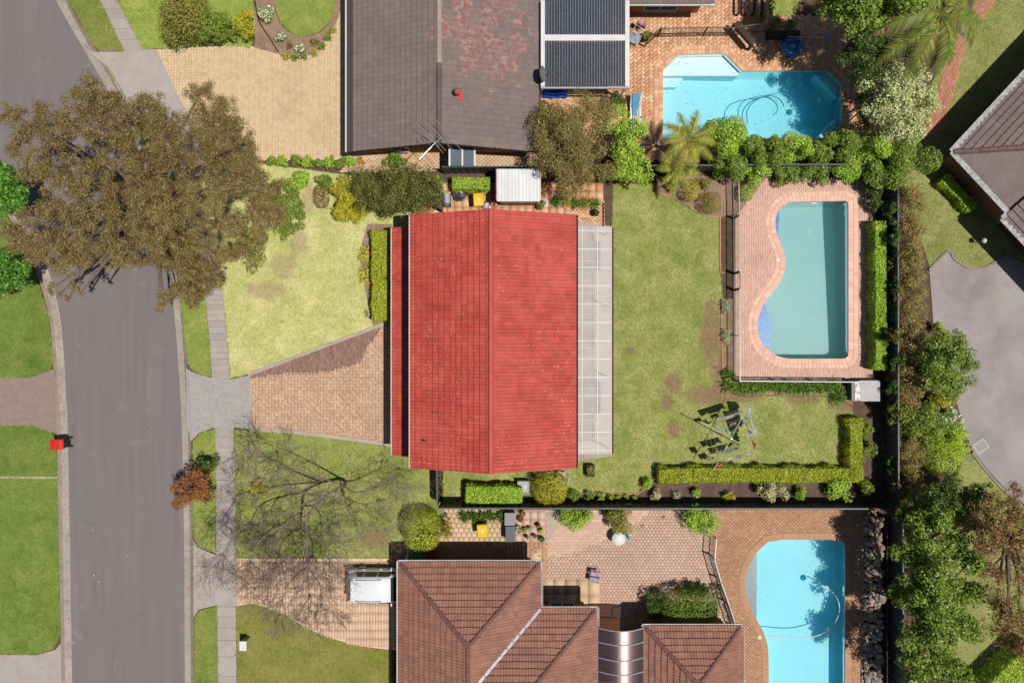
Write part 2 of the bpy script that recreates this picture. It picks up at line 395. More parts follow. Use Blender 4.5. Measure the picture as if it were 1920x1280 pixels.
M['roof_greycap'] = roof_mat('grey_caps', C(128,104,98), C(120,98,92), 0.06, None, 0.6, 0.8)
M['roof_palecap'] = roof_mat('pale_caps', C(190,170,156), C(178,158,146), 0.05, None, 0.6, 0.8)
M['roof_brown'] = roof_mat('brown_tiles', C(172,122,103), C(160,112,95), 0.14, None, 0.6, 0.75)
M['roof_browncap'] = roof_mat('brown_caps', C(138,98,86), C(128,90,80), 0.1, None, 0.6, 0.8)
M['roof_slate'] = roof_mat('mauve_tiles', C(146,128,124), C(134,116,114), 0.07, None, 0.6, 0.8)
M['old_gutter'] = basic('weathered_gutter', C(150,150,152), C(206,206,206), 5, fine=0.3, fs=12)

# ------------------------------------------------------------------ the setting: ground, road, kerbs, paths, lawns
poolA_px = smooth([(1480,379),(1465,388),(1456,402),(1453,420),(1456,438),(1463,456),(1470,474),(1472,492),(1470,510),(1461,530),(1447,549),(1432,569),(1423,590),(1420,612),(1425,636),(1440,656),(1460,668),(1482,672)], 3) + [(1583,672),(1588,670),(1590,665),(1590,384),(1589,379),(1584,377)]
poolB_px = [(1243,130),(1272,103),(1359,101),(1392,134),(1551,134),(1577,159),(1578,231),(1554,259),(1243,259)]
poolC_px = [(1455,1011),(1575,1011),(1581,1013),(1584,1018),(1584,1340)] + smooth([(1441,1340),(1441,1240),(1438,1205),(1430,1182),(1418,1160),(1405,1136),(1397,1110),(1397,1085),(1406,1055),(1421,1031),(1440,1015)], 3)
poolA, poolB, poolC = (ccw(PX(p)) for p in (poolA_px, poolB_px, poolC_px))
holes = [offset(p, 0.02) for p in (poolA, poolB, poolC)]
g = sheet('ground', [(-400,-400),(400,-400),(400,400),(-400,400)], -0.2, M['far_grass'], holes); struct(g, 'grassy ground around the houses')
kerbR_in = smooth([(88,-60),(105,0),(150,80),(182,135),(215,195),(252,280),(288,385),(312,480),(326,580),(335,690),(341,800),(343,900),(345,1000),(346,1150),(347,1360)], 6)
kerbR_mid = smooth([(108,-60),(121,0),(164,80),(196,130),(229,190),(265,275),(301,382),(325,478),(338,580),(346,690),(352,800),(354,900),(356,1000),(357,1150),(358,1360)], 6)
kerbR_out = smooth([(113,-60),(127,0),(170,78),(203,128),(236,187),(272,272),(308,380),(332,476),(343,580),(351,690),(357,800),(360,900),(362,1000),(363,1150),(364,1360)], 6)
kerbL_in = smooth([(-80,230),(-30,300),(30,380),(72,460),(98,530),(112,590),(118,640),(124,740),(127,800),(130,960),(134,1200),(137,1360)], 6)
kerbL_mid = smooth([(-100,240),(-48,310),(14,390),(56,468),(84,535),(98,590),(104,640),(110,740),(114,800),(117,960),(121,1200),(124,1360)], 6)
kerbL_out = smooth([(-105,243),(-53,313),(8,393),(50,471),(77,537),(91,592),(97,640),(103,740),(106,800),(109,960),(114,1200),(117,1360)], 6)
road = sheet('road', PX(kerbL_in, -0.13) + PX(kerbR_in[::-1], -0.13) + PX([(-200,-60),(-200,230)], -0.13), -0.13, M['asphalt']); struct(road, 'grey asphalt street')
def strip(name, a, b, za, zb, mat):
    m = MB(); A = [W(p[0],p[1],za) for p in a]; B = [W(p[0],p[1],zb) for p in b]
    for i in range(len(A)-1): m.add([A[i],A[i+1],B[i+1],B[i]], [(0,1,2,3)])
    o = m.build(name, mat); return struct(o)
strip('gutter', kerbL_in, kerbL_mid, -0.124, -0.10, M['kerb']); strip('gutter', kerbR_in, kerbR_mid, -0.124, -0.10, M['kerb'])
strip('kerb', kerbL_mid, kerbL_out, -0.098, 0.03, M['kerb_top']); strip('kerb', kerbR_mid, kerbR_out, -0.098, 0.03, M['kerb_top'])
# soil sheet under every garden east of the street and west of it
soilE = PX(kerbR_out, 0) + PX([(2040,1360),(2040,-60)], 0)
struct(sheet('garden_soil', soilE, -0.012, M['soil'], holes), 'bare soil of the garden beds')
struct(sheet('garden_soil', PX(kerbL_out, 0) + PX([(-160,1360),(-160,243)], 0), -0.012, M['soil']), 'bare soil west of the street')
# concrete: footpath slabs, crossovers
fpL = smooth([(155,-60),(187,0),(233,97),(285,215),(330,330),(362,450),(381,540),(388,590),(394,650),(397,710),(402,800),(405,900),(405,1000),(406,1100),(408,1200),(410,1360)], 5)
fpR = smooth([(190,-60),(220,0),(268,95),(320,213),(366,328),(397,448),(415,540),(422,590),(427,650),(431,710),(438,800),(441,900),(442,1000),(442,1100),(443,1200),(444,1360)], 5)
fp = bpy.data.objects.new('footpath', None); COL.objects.link(fp); struct(fp, 'concrete footpath beside the street')
L = len(fpL); cum = 0; k0 = 0
def slab_strip(a, b, i0, f0, f1):
    lerp = lambda p, q, t: (p[0]+(q[0]-p[0])*t, p[1]+(q[1]-p[1])*t)
    return [lerp(a[i0],a[i0+1],f0), lerp(a[i0],a[i0+1],f1), lerp(b[i0],b[i0+1],f1), lerp(b[i0],b[i0+1],f0)]
for i in range(L-1):
    ln = math.dist(fpL[i], fpL[i+1]); n = max(1, round(ln/40))
    for j in range(n):
        q = slab_strip(fpL, fpR, i, j/n, (j+1)/n - 0.35/ln*1.2)
        m = MB(); m.prism(ccw(PX(q)), -0.02, 0.012); m.build('slab', M['path'], fp)
def flat(name, pts, z, mat, label, sm=False):
    return struct(sheet(name, PX(pts), z, mat, skirt=0.02), label)
flat('driveway_crossover', [(349,690),(360,697),(395,708),(432,711),(470,703),(470,805),(438,800),(404,800),(372,812),(358,828),(352,800)], 0.018, M['speckle'], 'pale speckled concrete crossover of the red roofed house')
flat('driveway_crossover', [(362,1012),(372,1026),(404,1040),(442,1044),(446,1135),(410,1133),(372,1142),(363,1158)], 0.018, M['path'], 'grey concrete crossover beside the bare tree')
flat('driveway_crossover', [(170,98),(232,97),(292,92),(328,165),(372,255),(410,330),(330,330),(300,380),(272,272),(203,128)], 0.017, M['path'], 'concrete crossover under the big street tree')
flat('driveway', [(-120,709),(60,707),(93,694),(103,690),(107,812),(95,810),(60,798),(-120,798)], 0.012, M['brown_concrete'], 'brown concrete driveway across the street')
flat('driveway', [(-120,1226),(70,1227),(104,1217),(114,1206),(117,1360),(-120,1360)], 0.012, M['path'], 'pale concrete driveway at the foot of the street')
for a, b in (((17,1227),(17,1300)),((33,1227),(33,1300)),((70,1226),(70,1300)),((5,709),(5,798)),((108,1220),(109,1300))):
    pass
LAWNS = []
def lawn(pts, mat, label, holes=(), dens=330, z=0.025, skip=(), name='lawn', blade=(0.05,0.095)):
    poly = ccw(PX(pts)); o = sheet(name, poly, z, M[mat], skirt=0.03); struct(o, label)
    LAWNS.append((poly, M[mat], dens, z, [ccw(PX(s)) for s in skip], o, blade)); return o
front = [(424,300),(440,300),(660,330),(770,340),(770,430),(735,430),(735,604),(722,606),(468,700),(432,709),(428,650),(423,590),(416,540),(398,448),(372,330)]
drv_low = smooth([(470,806),(480,805),(555,810),(630,819),(724,832),(770,838)], 4)
lawn(front, 'lawn_front', 'pale dry front lawn above the brick driveway')
lawn([(440,806)] + drv_low + [(830,838),(832,962),(745,1018),(730,1045),(443,1044),(442,1000),(441,900)], 'lawn_low', 'green front lawn under the bare tree')
lawn([(444,1137)] + smooth([(475,1133),(500,1140),(535,1153),(575,1178),(630,1200),(690,1214),(735,1219)], 4) + [(735,1360),(445,1360)], 'lawn_dry', 'yellowish lawn below the curved peach driveway')
lawn([(340,560),(384,560),(388,595),(394,650),(396,705),(384,704),(362,694),(352,680)], 'lawn_verge', 'grass verge beside the tree covered footpath')
lawn([(362,828),(374,813),(403,803),(405,900),(404,1036),(374,1024),(364,1008),(361,900)], 'lawn_verge', 'grass verge under the reddish street shrub')
lawn([(365,1160),(374,1144),(407,1136),(410,1360),(365,1360)], 'lawn_verge', 'grass verge beside the letterbox lawn')
lawn([(205,130),(330,345),(385,556),(341,556),(308,380),(240,190)], 'lawn_verge', 'shaded verge under the big street tree', dens=120)
lawn([(128,0),(112,-60),(156,-60),(187,0),(232,95),(187,97),(170,78)], 'lawn_verge', 'bright grass verge at the top of the street')
lawn([(191,-60),(221,0),(268,94),(290,91),(330,92),(400,84),(450,86),(470,92),(480,60),(470,-60)], 'lawn_verge', 'lawn beside the footpath under the clipped shrubs')
lawn([(-120,330),(8,396),(50,474),(76,540),(91,594),(96,640),(101,680),(93,693),(60,707),(-120,709)], 'lawn_green', 'striped green lawn across the street')
lawn([(-120,798),(60,798),(95,810),(105,826),(108,893),(-120,891)], 'lawn_green', 'square of green lawn beside the red bin')
lawn([(-120,896),(108,897),(109,960),(113,1190),(100,1215),(70,1226),(-120,1224)], 'lawn_green', 'long green lawn across the street')
flat('lawn_edging', [(-120,891),(108,893),(108,897),(-120,896)], 0.02, M['edging'], 'thin concrete strip between two lawns')
lawn([(820,905),(832,838),(1148,420),(1150,345),(1230,345),(1232,362),(1262,373),(1300,395),(1325,404),(1349,408),(1350,510),(1356,570),(1352,690),(1356,730),(1385,742),(1560,742),(1598,762),(1602,890),(1250,897),(1225,905),(1200,915),(1195,926),(1060,928),(820,940)], 'lawn_back', 'large dry back lawn between house and pool')
lawn(smooth([(513,-40),(515,0),(522,32),(538,55),(562,67),(590,64),(614,45),(628,18),(631,-40)], 4), 'lawn_verge', 'oval of lawn inside the curved flower bed')
lawn([(1440,-40),(1505,-40),(1500,14),(1485,32),(1466,31),(1446,24)], 'lawn_verge', 'small lawn corner above the top pool fence')
lawn([(1690,330),(1700,240),(1735,180),(1765,120),(1800,60),(1850,-40),(1905,-40),(1960,20),(1960,130),(1785,290),(1960,420),(1960,500),(1885,480),(1870,490),(1842,504),(1815,502),(1792,488),(1776,471),(1744,505)], 'lawn_right', 'lawn round the mauve roofed house')
lawn([(1800,850),(1822,850),(1850,885),(1890,930),(1960,985),(1960,1360),(1800,1360),(1760,1100)], 'lawn_right', 'shaded lawn under the lower trees', dens=150)
# concrete drive of the right house and its kerb
gd = [(1742,505),(1776,472),(1790,487),(1815,501),(1842,503),(1870,489),(1886,479),(1990,520),(1990,990),(1895,928),(1852,880),(1824,845),(1805,800),(1790,740),(1780,660),(1750,610)]
flat('concrete_drive', gd, 0.028, M['grey_drive'], 'broad grey concrete drive of the mauve roofed house')
m = MB(); kp = PX(smooth([(1741,507),(1776,472),(1790,487),(1815,501),(1842,503),(1870,489),(1888,478)], 4))
for i in range(len(kp)-1): m.bar((kp[i].x,kp[i].y,0.05),(kp[i+1].x,kp[i+1].y,0.05), 0.14, 0.1)
struct(m.build('kerb_edge', M['kerb_top']))
m = MB(); kp = PX(smooth([(1822,848),(1850,884),(1892,929),(1962,986)], 4))
for i in range(len(kp)-1): m.bar((kp[i].x,kp[i].y,0.05),(kp[i+1].x,kp[i+1].y,0.05), 0.14, 0.1)
struct(m.build('kerb_edge', M['kerb_top']))
# garden beds lying on lawns
def bed(pts, mat, label, z=0.034): return flat('garden_bed', pts, z, M[mat], label)
bed(smooth([(478,-40),(515,-40),(516,20),(532,52),(560,68),(592,65),(616,45),(630,5),(634,-40),(645,-40),(638,20),(622,62),(600,90),(572,106),(540,106),(505,97),(478,90)], 3), 'mulch', 'curved mulch bed with white flowering shrubs')
bed([(690,420),(735,420),(735,606),(700,612),(688,560),(676,500),(680,450)], 'mulch', 'mulch bed of the front hedge')
bed([(1230,330),(1380,330),(1384,400),(1350,408),(1322,404),(1300,394),(1262,372),(1232,361)], 'mulch', 'bare mulch bed below the palm', 0.03)
bed([(1383,332),(1440,332),(1388,396)], 'mulch', 'mulch triangle at the pool corner', 0.03)
bed([(1196,924),(1203,912),(1228,900),(1256,894),(1600,900),(1600,780),(1650,780),(1660,945),(1196,945)], 'dark_soil', 'dark soil bed behind the clipped hedge', 0.032)
bed([(870,930),(1196,924),(1196,945),(870,945)], 'dark_soil', 'narrow dark bed along the back fence', 0.03)
bed([(1352,560),(1374,560),(1374,735),(1580,720),(1600,760),(1560,742),(1390,740),(1362,732),(1354,700)], 'mulch', 'mulch strip beside the pool fence', 0.03)
# ------------------------------------------------------------------ paving made of real pavers
def pavers(parent, poly, hl, unit, pattern, mat, z, rot=0.0, gap=0.007, th=0.05, name='paver', n_ind=0, jit=0.003):
    """laid in poly (world xy), leaving out the holes; returns the joined remainder"""
    poly = ccw(poly); a, b = unit
    xs = [p.x for p in poly]; ys = [p.y for p in poly]
    cx, cy = (min(xs)+max(xs))/2, (min(ys)+max(ys))/2
    R = math.hypot(max(xs)-min(xs), max(ys)-min(ys))/2 + 1
    cells = []
    if pattern == 'herring':
        n = int(R/b)+2
        for i in range(-n, n+1):
            for j in range(-n, n+1):
                k = (i - j) % 4
                if k == 0: cells.append((i*b, j*b, 2*b, b))
                elif k == 3: cells.append((i*b, j*b, b, 2*b))
    elif pattern == 'bond':
        ni = int(R/a)+2; nj = int(R/b)+2
        for j in range(-nj, nj+1):
            o = (j % 2)*a/2
            for i in range(-ni, ni+1): cells.append((i*a+o, j*b, a, b))
    elif pattern == 'stack':
        ni = int(R/a)+2; nj = int(R/b)+2
        for j in range(-nj, nj+1):
            for i in range(-ni, ni+1): cells.append((i*a, j*b, a, b))
    elif pattern == 'basket':
        ni = int(R/(2*b))+2
        for j in range(-ni, ni+1):
            for i in range(-ni, ni+1):
                if (i+j) % 2: cells += [(i*2*b, j*2*b, 2*b, b), (i*2*b, j*2*b+b, 2*b, b)]
                else: cells += [(i*2*b, j*2*b, b, 2*b), (i*2*b+b, j*2*b, b, 2*b)]
    c_, s_ = math.cos(rot), math.sin(rot)
    A = np.array(cells); ux = A[:,0]+A[:,2]/2; uy = A[:,1]+A[:,3]/2
    ctr = np.stack([cx+ux*c_-uy*s_, cy+ux*s_+uy*c_], 1)
    ok = inside(ctr, poly)
    for h in hl: ok &= ~inside(ctr, h)
    A = A[ok]; ctr = ctr[ok]
    if not len(A): return None
    order = np.argsort((ctr**2).sum(1)); A = A[order]; ctr = ctr[order]
    meshes = {}
    for i in range(min(n_ind, len(A))):
        w, h = A[i,2]/2-gap/2, A[i,3]/2-gap/2; key = (round(w,3), round(h,3))
        if key not in meshes:
            m = MB(); m.prism([(-w,-h),(w,-h),(w,h),(-w,h)], -th, 0.0); meshes[key] = m.mesh(name, mat)
        o = bpy.data.objects.new(name, meshes[key]); wl = wloc(parent)
        o.location = (ctr[i,0]-wl.x, ctr[i,1]-wl.y, z - wl.z + random.uniform(-jit,jit)); o.rotation_euler = (random.gauss(0,0.006), random.gauss(0,0.006), rot); link(o, parent)
    A = A[n_ind:]; ctr = ctr[n_ind:]; n = len(A)
    if n:
        w = A[:,2]/2-gap/2; h = A[:,3]/2-gap/2; zz = z + rng.uniform(-jit, jit, n)
        cor = [(-1,-1),(1,-1),(1,1),(-1,1)]
        P = np.zeros((n,4,3))
        for k,(sx,sy) in enumerate(cor):
            lx, ly = sx*w, sy*h
            P[:,k,0] = ctr[:,0]+lx*c_-ly*s_; P[:,k,1] = ctr[:,1]+lx*s_+ly*c_; P[:,k,2] = zz + rng.uniform(-jit,jit,n)*0.6
        B = P.copy(); B[:,:,2] -= th
        V = np.concatenate([P, B], 1)           # n,8,3
        wl = wloc(parent); V = V - np.array([wl.x,wl.y,wl.z])
        F = np.array([(0,1,2,3),(4,5,1,0),(5,6,2,1),(6,7,3,2),(7,4,0,3)])
        idx = (np.arange(n)[:,None,None]*8 + F[None]).reshape(-1)
        me = bpy.data.meshes.new(name); me.vertices.add(n*8); me.vertices.foreach_set('co', V.astype(np.float32).ravel())
        me.loops.add(len(idx)); me.loops.foreach_set('vertex_index', idx.astype(np.int32))
        me.polygons.add(n*5); me.polygons.foreach_set('loop_start', np.arange(0, n*20, 4, dtype=np.int32))
        me.update(calc_edges=True); me.materials.append(mat)
        o = link(bpy.data.objects.new(name if n_ind == 0 else name+'s', me), parent); o['kind'] = 'stuff'
        return o
def paving(name, label, pts, unit, pattern, mat, joint, z=0.014, rot=0.0, hl=(), n_ind=0, gap=0.007, cut=()):
    poly = ccw(PX(pts)); base = sheet(name, poly, z-0.007, M[joint], [h for h in hl]); struct(base, label)
    pavers(base, poly, [offset(h, 0.02) for h in hl] + list(cut), unit, pattern, M[mat], z, rot, n_ind=n_ind, gap=gap)
    return base
# thin concrete edgings
def edge_strip(pts, w, h, mat, name='garden_edging', label=None):
    m = MB(); q = PX(pts)
    for i in range(len(q)-1): m.bar((q[i].x,q[i].y,h/2),(q[i+1].x,q[i+1].y,h/2), w, h)
    return struct(m.build(name, mat), label)
paving('side_paving', 'narrow brick strip along the wall of the grey gabled house', [(640,286),(1010,286),(1010,320),(640,322)], (0.24,0.12), 'bond', 'pav_tile', 'joint', z=0.012)
# neighbour's beige herringbone drive
paving('brick_driveway', 'beige herringbone brick driveway of the grey roofed house', [(290,93),(440,86),(480,88),(560,104),(600,86),(628,50),(642,-40),(700,-40),(700,300),(500,300),(440,310),(400,320),(360,240),(325,160)], (0.24,0.12), 'herring', 'pav_beige', 'joint_peach', rot=math.radians(45))
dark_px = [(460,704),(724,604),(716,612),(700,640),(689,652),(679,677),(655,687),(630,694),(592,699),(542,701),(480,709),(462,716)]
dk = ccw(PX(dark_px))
drive_px = [(466,702),(724,606),(738,600),(760,600),(760,836)] + drv_low[::-1]
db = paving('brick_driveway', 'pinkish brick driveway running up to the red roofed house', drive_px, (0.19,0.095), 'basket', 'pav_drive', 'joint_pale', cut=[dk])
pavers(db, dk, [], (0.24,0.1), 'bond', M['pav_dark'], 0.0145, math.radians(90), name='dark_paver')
paving('side_paving', 'terracotta paving strip beside the red roofed house', [(745,390),(820,350),(1130,350),(1134,425),(745,425)], (0.46,0.46), 'stack', 'pav_top', 'joint', z=0.02, n_ind=0)
paving('side_paving', 'brick paving at the back corner of the red roofed house', [(1060,385),(1131,378),(1131,424),(1060,430)], (0.24,0.12), 'bond', 'pav_top', 'joint', z=0.03)
flat('patio_slab', [(1040,405),(1148,425),(1148,855),(1040,870)], 0.032, M['slab'], 'pale concrete patio under the clear roof')
deckA = [(1436,335),(1640,335),(1640,715),(1378,715),(1378,410),(1387,396)]
copA1, copA2 = offset(poolA, 0.31), offset(poolA, 0.57)
struct_deckA = paving('pool_deck', 'pink brick deck round the green pool', deckA, (0.21,0.105), 'bond', 'pav_pool', 'joint_pale', z=0.045, rot=math.radians(90), hl=[holes[0]], cut=[offset(poolA,0.60)])
deckB = [(1000,-40),(1445,-40),(1440,26),(1660,40),(1640,300),(1150,300),(1000,170)]
paving('pool_patio', 'orange herringbone patio round the bright blue pool', deckB, (0.33,0.165), 'herring', 'pav_top', 'joint', z=0.02, rot=math.radians(45), hl=[holes[1]], n_ind=300, cut=[offset(poolB,0.52)])
patC = [(1024,955),(1350,955),(1380,1000),(1330,1040),(1350,1120),(1396,1250),(1396,1360),(1000,1360),(1000,1180),(1024,1110)]
paving('brick_patio', 'pale interlocking paver patio beside the brown roofed house', patC, (0.21,0.17), 'bond', 'pav_low', 'joint_dark', z=0.02, n_ind=300, gap=0.012)
deckC = [(1338,955),(1640,955),(1640,1360),(1385,1360),(1385,1180),(1330,1040)]
paving('pool_deck', 'brown brick deck round the pool with the white hose', deckC, (0.21,0.105), 'bond', 'pav_strip', 'joint_dark', z=0.026, rot=math.radians(0), hl=[holes[2]], cut=[offset(poolC,0.42)])
paving('side_paving', 'sandstone paving beside the yellow bin of the brown roofed house', [(825,955),(960,955),(960,1022),(825,1022)], (0.3,0.28), 'bond', 'pav_tile', 'joint', z=0.021)
paving('side_paving', 'pink slab paving under the potted succulents', [(960,955),(1026,955),(1026,1018),(960,1018)], (0.45,0.45), 'stack', 'pav_low', 'joint', z=0.022)
flat('concrete_wedge', [(1025,958),(1048,958),(1048,980),(1026,1020)], 0.03, M['edging'], 'pale concrete wedge beside the potted succulents')
paving('side_path', 'dark brick path along the brown roofed house', [(731,1018),(1024,1018),(1024,1070),(731,1070)], (0.24,0.12), 'stack', 'pav_strip', 'joint_dark', z=0.024)
paving('side_path', 'sandstone slab path at the corner of the brown roofed house', [(990,1020),(1026,1020),(1026,1095),(1128,1095),(1128,1150),(990,1150)], (0.68,0.9), 'stack', 'pav_tile', 'joint', z=0.029)
lowd = [(442,1046),(740,1046),(790,1046),(790,1218),(735,1218)] + smooth([(690,1213),(630,1199),(575,1177),(535,1152),(500,1139),(475,1132),(444,1136)], 4)
paving('brick_driveway', 'curved peach brick driveway with the white wagon', lowd, (0.17,0.5), 'stack', 'pav_lowdrive', 'joint_peach', z=0.015, gap=0.0045)
for q in ([(694,1048),(694,1216)],[(600,1120),(660,1126),(694,1132),(745,1134)],[(462,1048),(462,1133)]): edge_strip(q, 0.025, 0.019, M['joint_dark'], 'control_joint')
paving('garden_path', 'curving red brick path across the corner lawn', smooth([(1903,-40),(1852,20),(1826,60),(1803,110),(1790,165),(1776,210),(1755,252),(1730,248),(1752,200),(1762,160),(1777,100),(1804,45),(1828,10),(1870,-40)], 3), (0.24,0.12), 'bond', 'pav_path', 'joint_dark', z=0.04, rot=math.radians(70))
edge_strip([(466,702),(726,605)], 0.2, 0.06, M['edging']); edge_strip(drv_low, 0.2, 0.06, M['edging'])
brk = basic('edge_brick', C(206,150,118), C(190,136,106), 3, fine=0.15)
edge_strip([(1229,345),(1231,361),(1262,373)], 0.08, 0.09, brk)
edge_strip(smooth([(1292,388),(1318,403),(1338,407),(1349,408)],3), 0.08, 0.09, brk)
edge_strip([(1350,408),(1350,510),(1358,512)], 0.07, 0.08, brk)
edge_strip([(1352,560),(1354,692),(1360,730)], 0.07, 0.08, brk)
edge_strip(smooth([(1068,925),(1195,925),(1203,910),(1224,897)],2), 0.07, 0.09, brk)
edge_strip(smooth([(479,4),(486,40),(505,70),(522,98)],3), 0.06, 0.1, M['dark_timber'])
edge_strip([(1131,380),(1131,424)], 0.08, 0.09, M['dark_timber'])
edge_strip([(731,1219),(731,1360)], 0.08, 0.06, M['edging'])

# ------------------------------------------------------------------ swimming pools
def water_mat(name, absorb, scat, rough=0.02):
    t = NT(name); tr = t.n('BsdfTransparent')
    va = t.n('VolumeAbsorption'); d = max(absorb); va.inputs['Density'].default_value = d; va.inputs['Color'].default_value = tuple(1-x/d for x in absorb)+(1,); vs = t.n('VolumeScatter'); vs.inputs['Color'].default_value = scat; vs.inputs['Density'].default_value = 0.16; vs.inputs['Anisotropy'].default_value = 0.2
    ad = t.n('AddShader'); t.t.links.new(va.outputs[0], ad.inputs[0]); t.t.links.new(vs.outputs[0], ad.inputs[1]); t.t.links.new(ad.outputs[0], t.out.inputs['Volume'])
    gl = t.n('BsdfGlossy'); gl.inputs['Roughness'].default_value = rough
    bp = t.bump(t.noise(2.6, 3, 0.6), 0.12, 0.03); t.t.links.new(bp, gl.inputs['Normal'])
    fr = t.n('Fresnel'); fr.inputs[0].default_value = 1.33; t.t.links.new(bp, fr.inputs['Normal'])
    mx = t.n('MixShader'); t.t.links.new(fr.outputs[0], mx.inputs[0]); t.t.links.new(tr.outputs[0], mx.inputs[1]); t.t.links.new(gl.outputs[0], mx.inputs[2])
    t.t.links.new(mx.outputs[0], t.out.inputs[0]); return t.m
M['water_green'] = water_mat('green_pool_water', (0.15,0.03,0.035), (0.35,0.8,0.75,1)); M['water_blue'] = water_mat('blue_pool_water', (0.42,0.055,0.004), (0.01,0.6,1.0,1))
def plaster(name, a, b, spots=None):
    t = NT(name); c = t.mix(t.rng(t.noise(0.7,4), 0.3, 0.7), a, b)
    c = t.gain(c, t.rng(t.noise(6,5,0.7), 0.25, 0.75, 0.94, 1.06))
    if spots: c = t.mix(t.rng(t.noise(5,6,0.75), 0.68, 0.74, 0, 0.6), c, spots)
    return t.done(c, 0.7, 0.2)
M['plaster_green'] = plaster('green_pool_lining', C(190,206,208,1.42), C(182,203,205,1.42), C(120,160,150))
M['plaster_blue'] = plaster('pale_pool_lining', (0.60,0.61,0.635,1), (0.57,0.58,0.61,1), C(150,170,160))
def mosaic(name, c1, c2, sc):
    t = NT(name); vo = t.n('TexVoronoi'); vo.inputs['Scale'].default_value = sc; t.set(vo.inputs['Vector'], t.pos)
    bw = t.n('RGBToBW'); t.t.links.new(vo.outputs['Color'], bw.inputs[0])
    return t.done(t.mix(bw.outputs[0], c1, c2), 0.4, 0.4)
M['mosaic_blue'] = mosaic('blue_mosaic', C(20,90,170,1.5), C(70,150,205,1.5), 9); M['mosaic_grey'] = mosaic('grey_mosaic', C(64,76,88), C(104,116,126), 12)
def pool(label, outline, depth, lining, water, zw, ztop, cop_w, cop_mat, brick_l=0.215, rows=((0.0,0.30),(0.315,0.56)), steps=(), group=None, smooth_w=True):
    c = sum((Vector((p.x,p.y,0)) for p in outline), Vector())/len(outline); c.z = 0
    e = empty('swimming_pool', c, label, 'swimming pool', group)
    n = len(outline); bm = fill(outline, (), lambda p: -depth(p))
    me = bpy.data.meshes.new('basin')
    t = [bm.verts.new((p.x,p.y,ztop-0.03)) for p in outline]; b = [bm.verts.new((p.x,p.y,-depth(p))) for p in outline]
    for i in range(n): bm.faces.new((t[i], t[(i+1)%n], b[(i+1)%n], b[i]))
    bmesh.ops.translate(bm, verts=bm.verts, vec=-c); bm.to_mesh(me); bm.free(); me.materials.append(lining)
    link(bpy.data.objects.new('basin', me), e)
    for nm, sp, zs, mt in steps:
        m = MB(); m.prism(ccw(sp), -2.2, zs); m.build(nm, mt, e)
    MB().prism(offset(outline, -0.003), -2.35, zw, True).build('water', water, e)
    for r0, r1 in rows:
        # arclength along outline, bricks radial
        A = offset(outline, r0 + 0.002); B = offset(outline, r1); acc = 0.0
        pts = [(outline[i], outline[(i+1)%n], A[i], A[(i+1)%n], B[i], B[(i+1)%n]) for i in range(n)]
        lens = [(p[1]-p[0]).length for p in pts]; T = sum(lens); k = max(8, round(T/brick_l)); stp = T/k
        cum = [0]
        for l in lens: cum.append(cum[-1]+l)
        def at(s):
            s = s % T; i = 0
            for i in range(n):
                if cum[i+1] >= s: break
            f = (s-cum[i])/max(lens[i],1e-6); q = pts[i]
            return q[2].lerp(q[3], f), q[4].lerp(q[5], f)
        for j in range(k):
            a0, b0 = at(j*stp+0.006); a1, b1 = at((j+1)*stp-0.006)
            m = MB(); zz = ztop + random.uniform(-0.003,0.003)
            m.prism(ccw([a0,b0,b1,a1]), ztop-0.06, zz); m.build('coping_brick', cop_mat, e)
    return e
cpA = paver_mat('coping_pink', [C(232,188,166), C(226,178,156), C(236,196,176)], None, 0.06)
cpB = paver_mat('coping_orange', [C(222,172,134), C(206,150,116), C(232,188,150)], None, 0.08)
cpC = basic('coping_sand', C(206,158,118), C(196,148,110), 2, var=0.04)
dA = lambda p: 1.45 + 0.55*min(1,max(0,(p[1]+1.0)/9.0))
eA = pool('kidney shaped green pool inside the pink brick deck', poolA, dA, M['plaster_green'], M['water_green'], -0.08, 0.06, 0.5, cpA, steps=(
    ('mosaic_step', PX([(1466,386),(1462,445)]+[(1457,440),(1453.5,420),(1457,402)]), -0.35, M['mosaic_blue']),
    ('mosaic_step', PX([(1437,567),(1448,600),(1449,632),(1446,652)]+[(1436,650),(1424,632),(1421,612),(1424,590)]), -0.35, M['mosaic_blue'])))
o = MB().lathe([(0.11,0),(0.11,0.012),(0.09,0.015)], tuple(W(1459,487,0.06)), 16).build('skimmer_lid', M['white'], eA)
o = MB().lathe([(0.1,0),(0.1,0.02)], tuple(W(1516,435,-1.9)), 12).build('drain_cover', M['white'], eA)
m = MB(); q = W(1525,378,-0.1); m.box((q.x-0.16,q.y-0.14,-0.12),(q.x+0.16,q.y-0.06,-0.02)); m.build('skimmer_mouth', M['white'], eA)
dB = lambda p: 1.15 + 0.55*min(1,max(0,(p[0]-9)/10))
eB = pool('bright blue pool with cut corners inside the orange patio', poolB, dB, M['plaster_blue'], M['water_blue'], -0.08, 0.035, 0.4, cpB, brick_l=0.2, rows=((0.0,0.24),(0.255,0.5)), steps=(
    ('shelf', PX([(1243.5,130.5),(1272,103.5),(1359,101.5),(1391,133.6),(1386,138),(1243.5,138)]), -0.42, M['plaster_blue']),
    ('step', PX([(1243.5,138.5),(1286,138.5),(1276,153),(1272,156),(1243.5,157)]), -0.72, M['plaster_blue']),
    ('bench', PX([(1535,134.5),(1551,134.5),(1576.6,159.5),(1576.6,178)]), -0.55, M['plaster_blue']),
    ('bench', PX([(1577,215),(1577,231),(1554,258.5),(1535,258.5)]), -0.55, M['plaster_blue'])))
dC = lambda p: 1.25
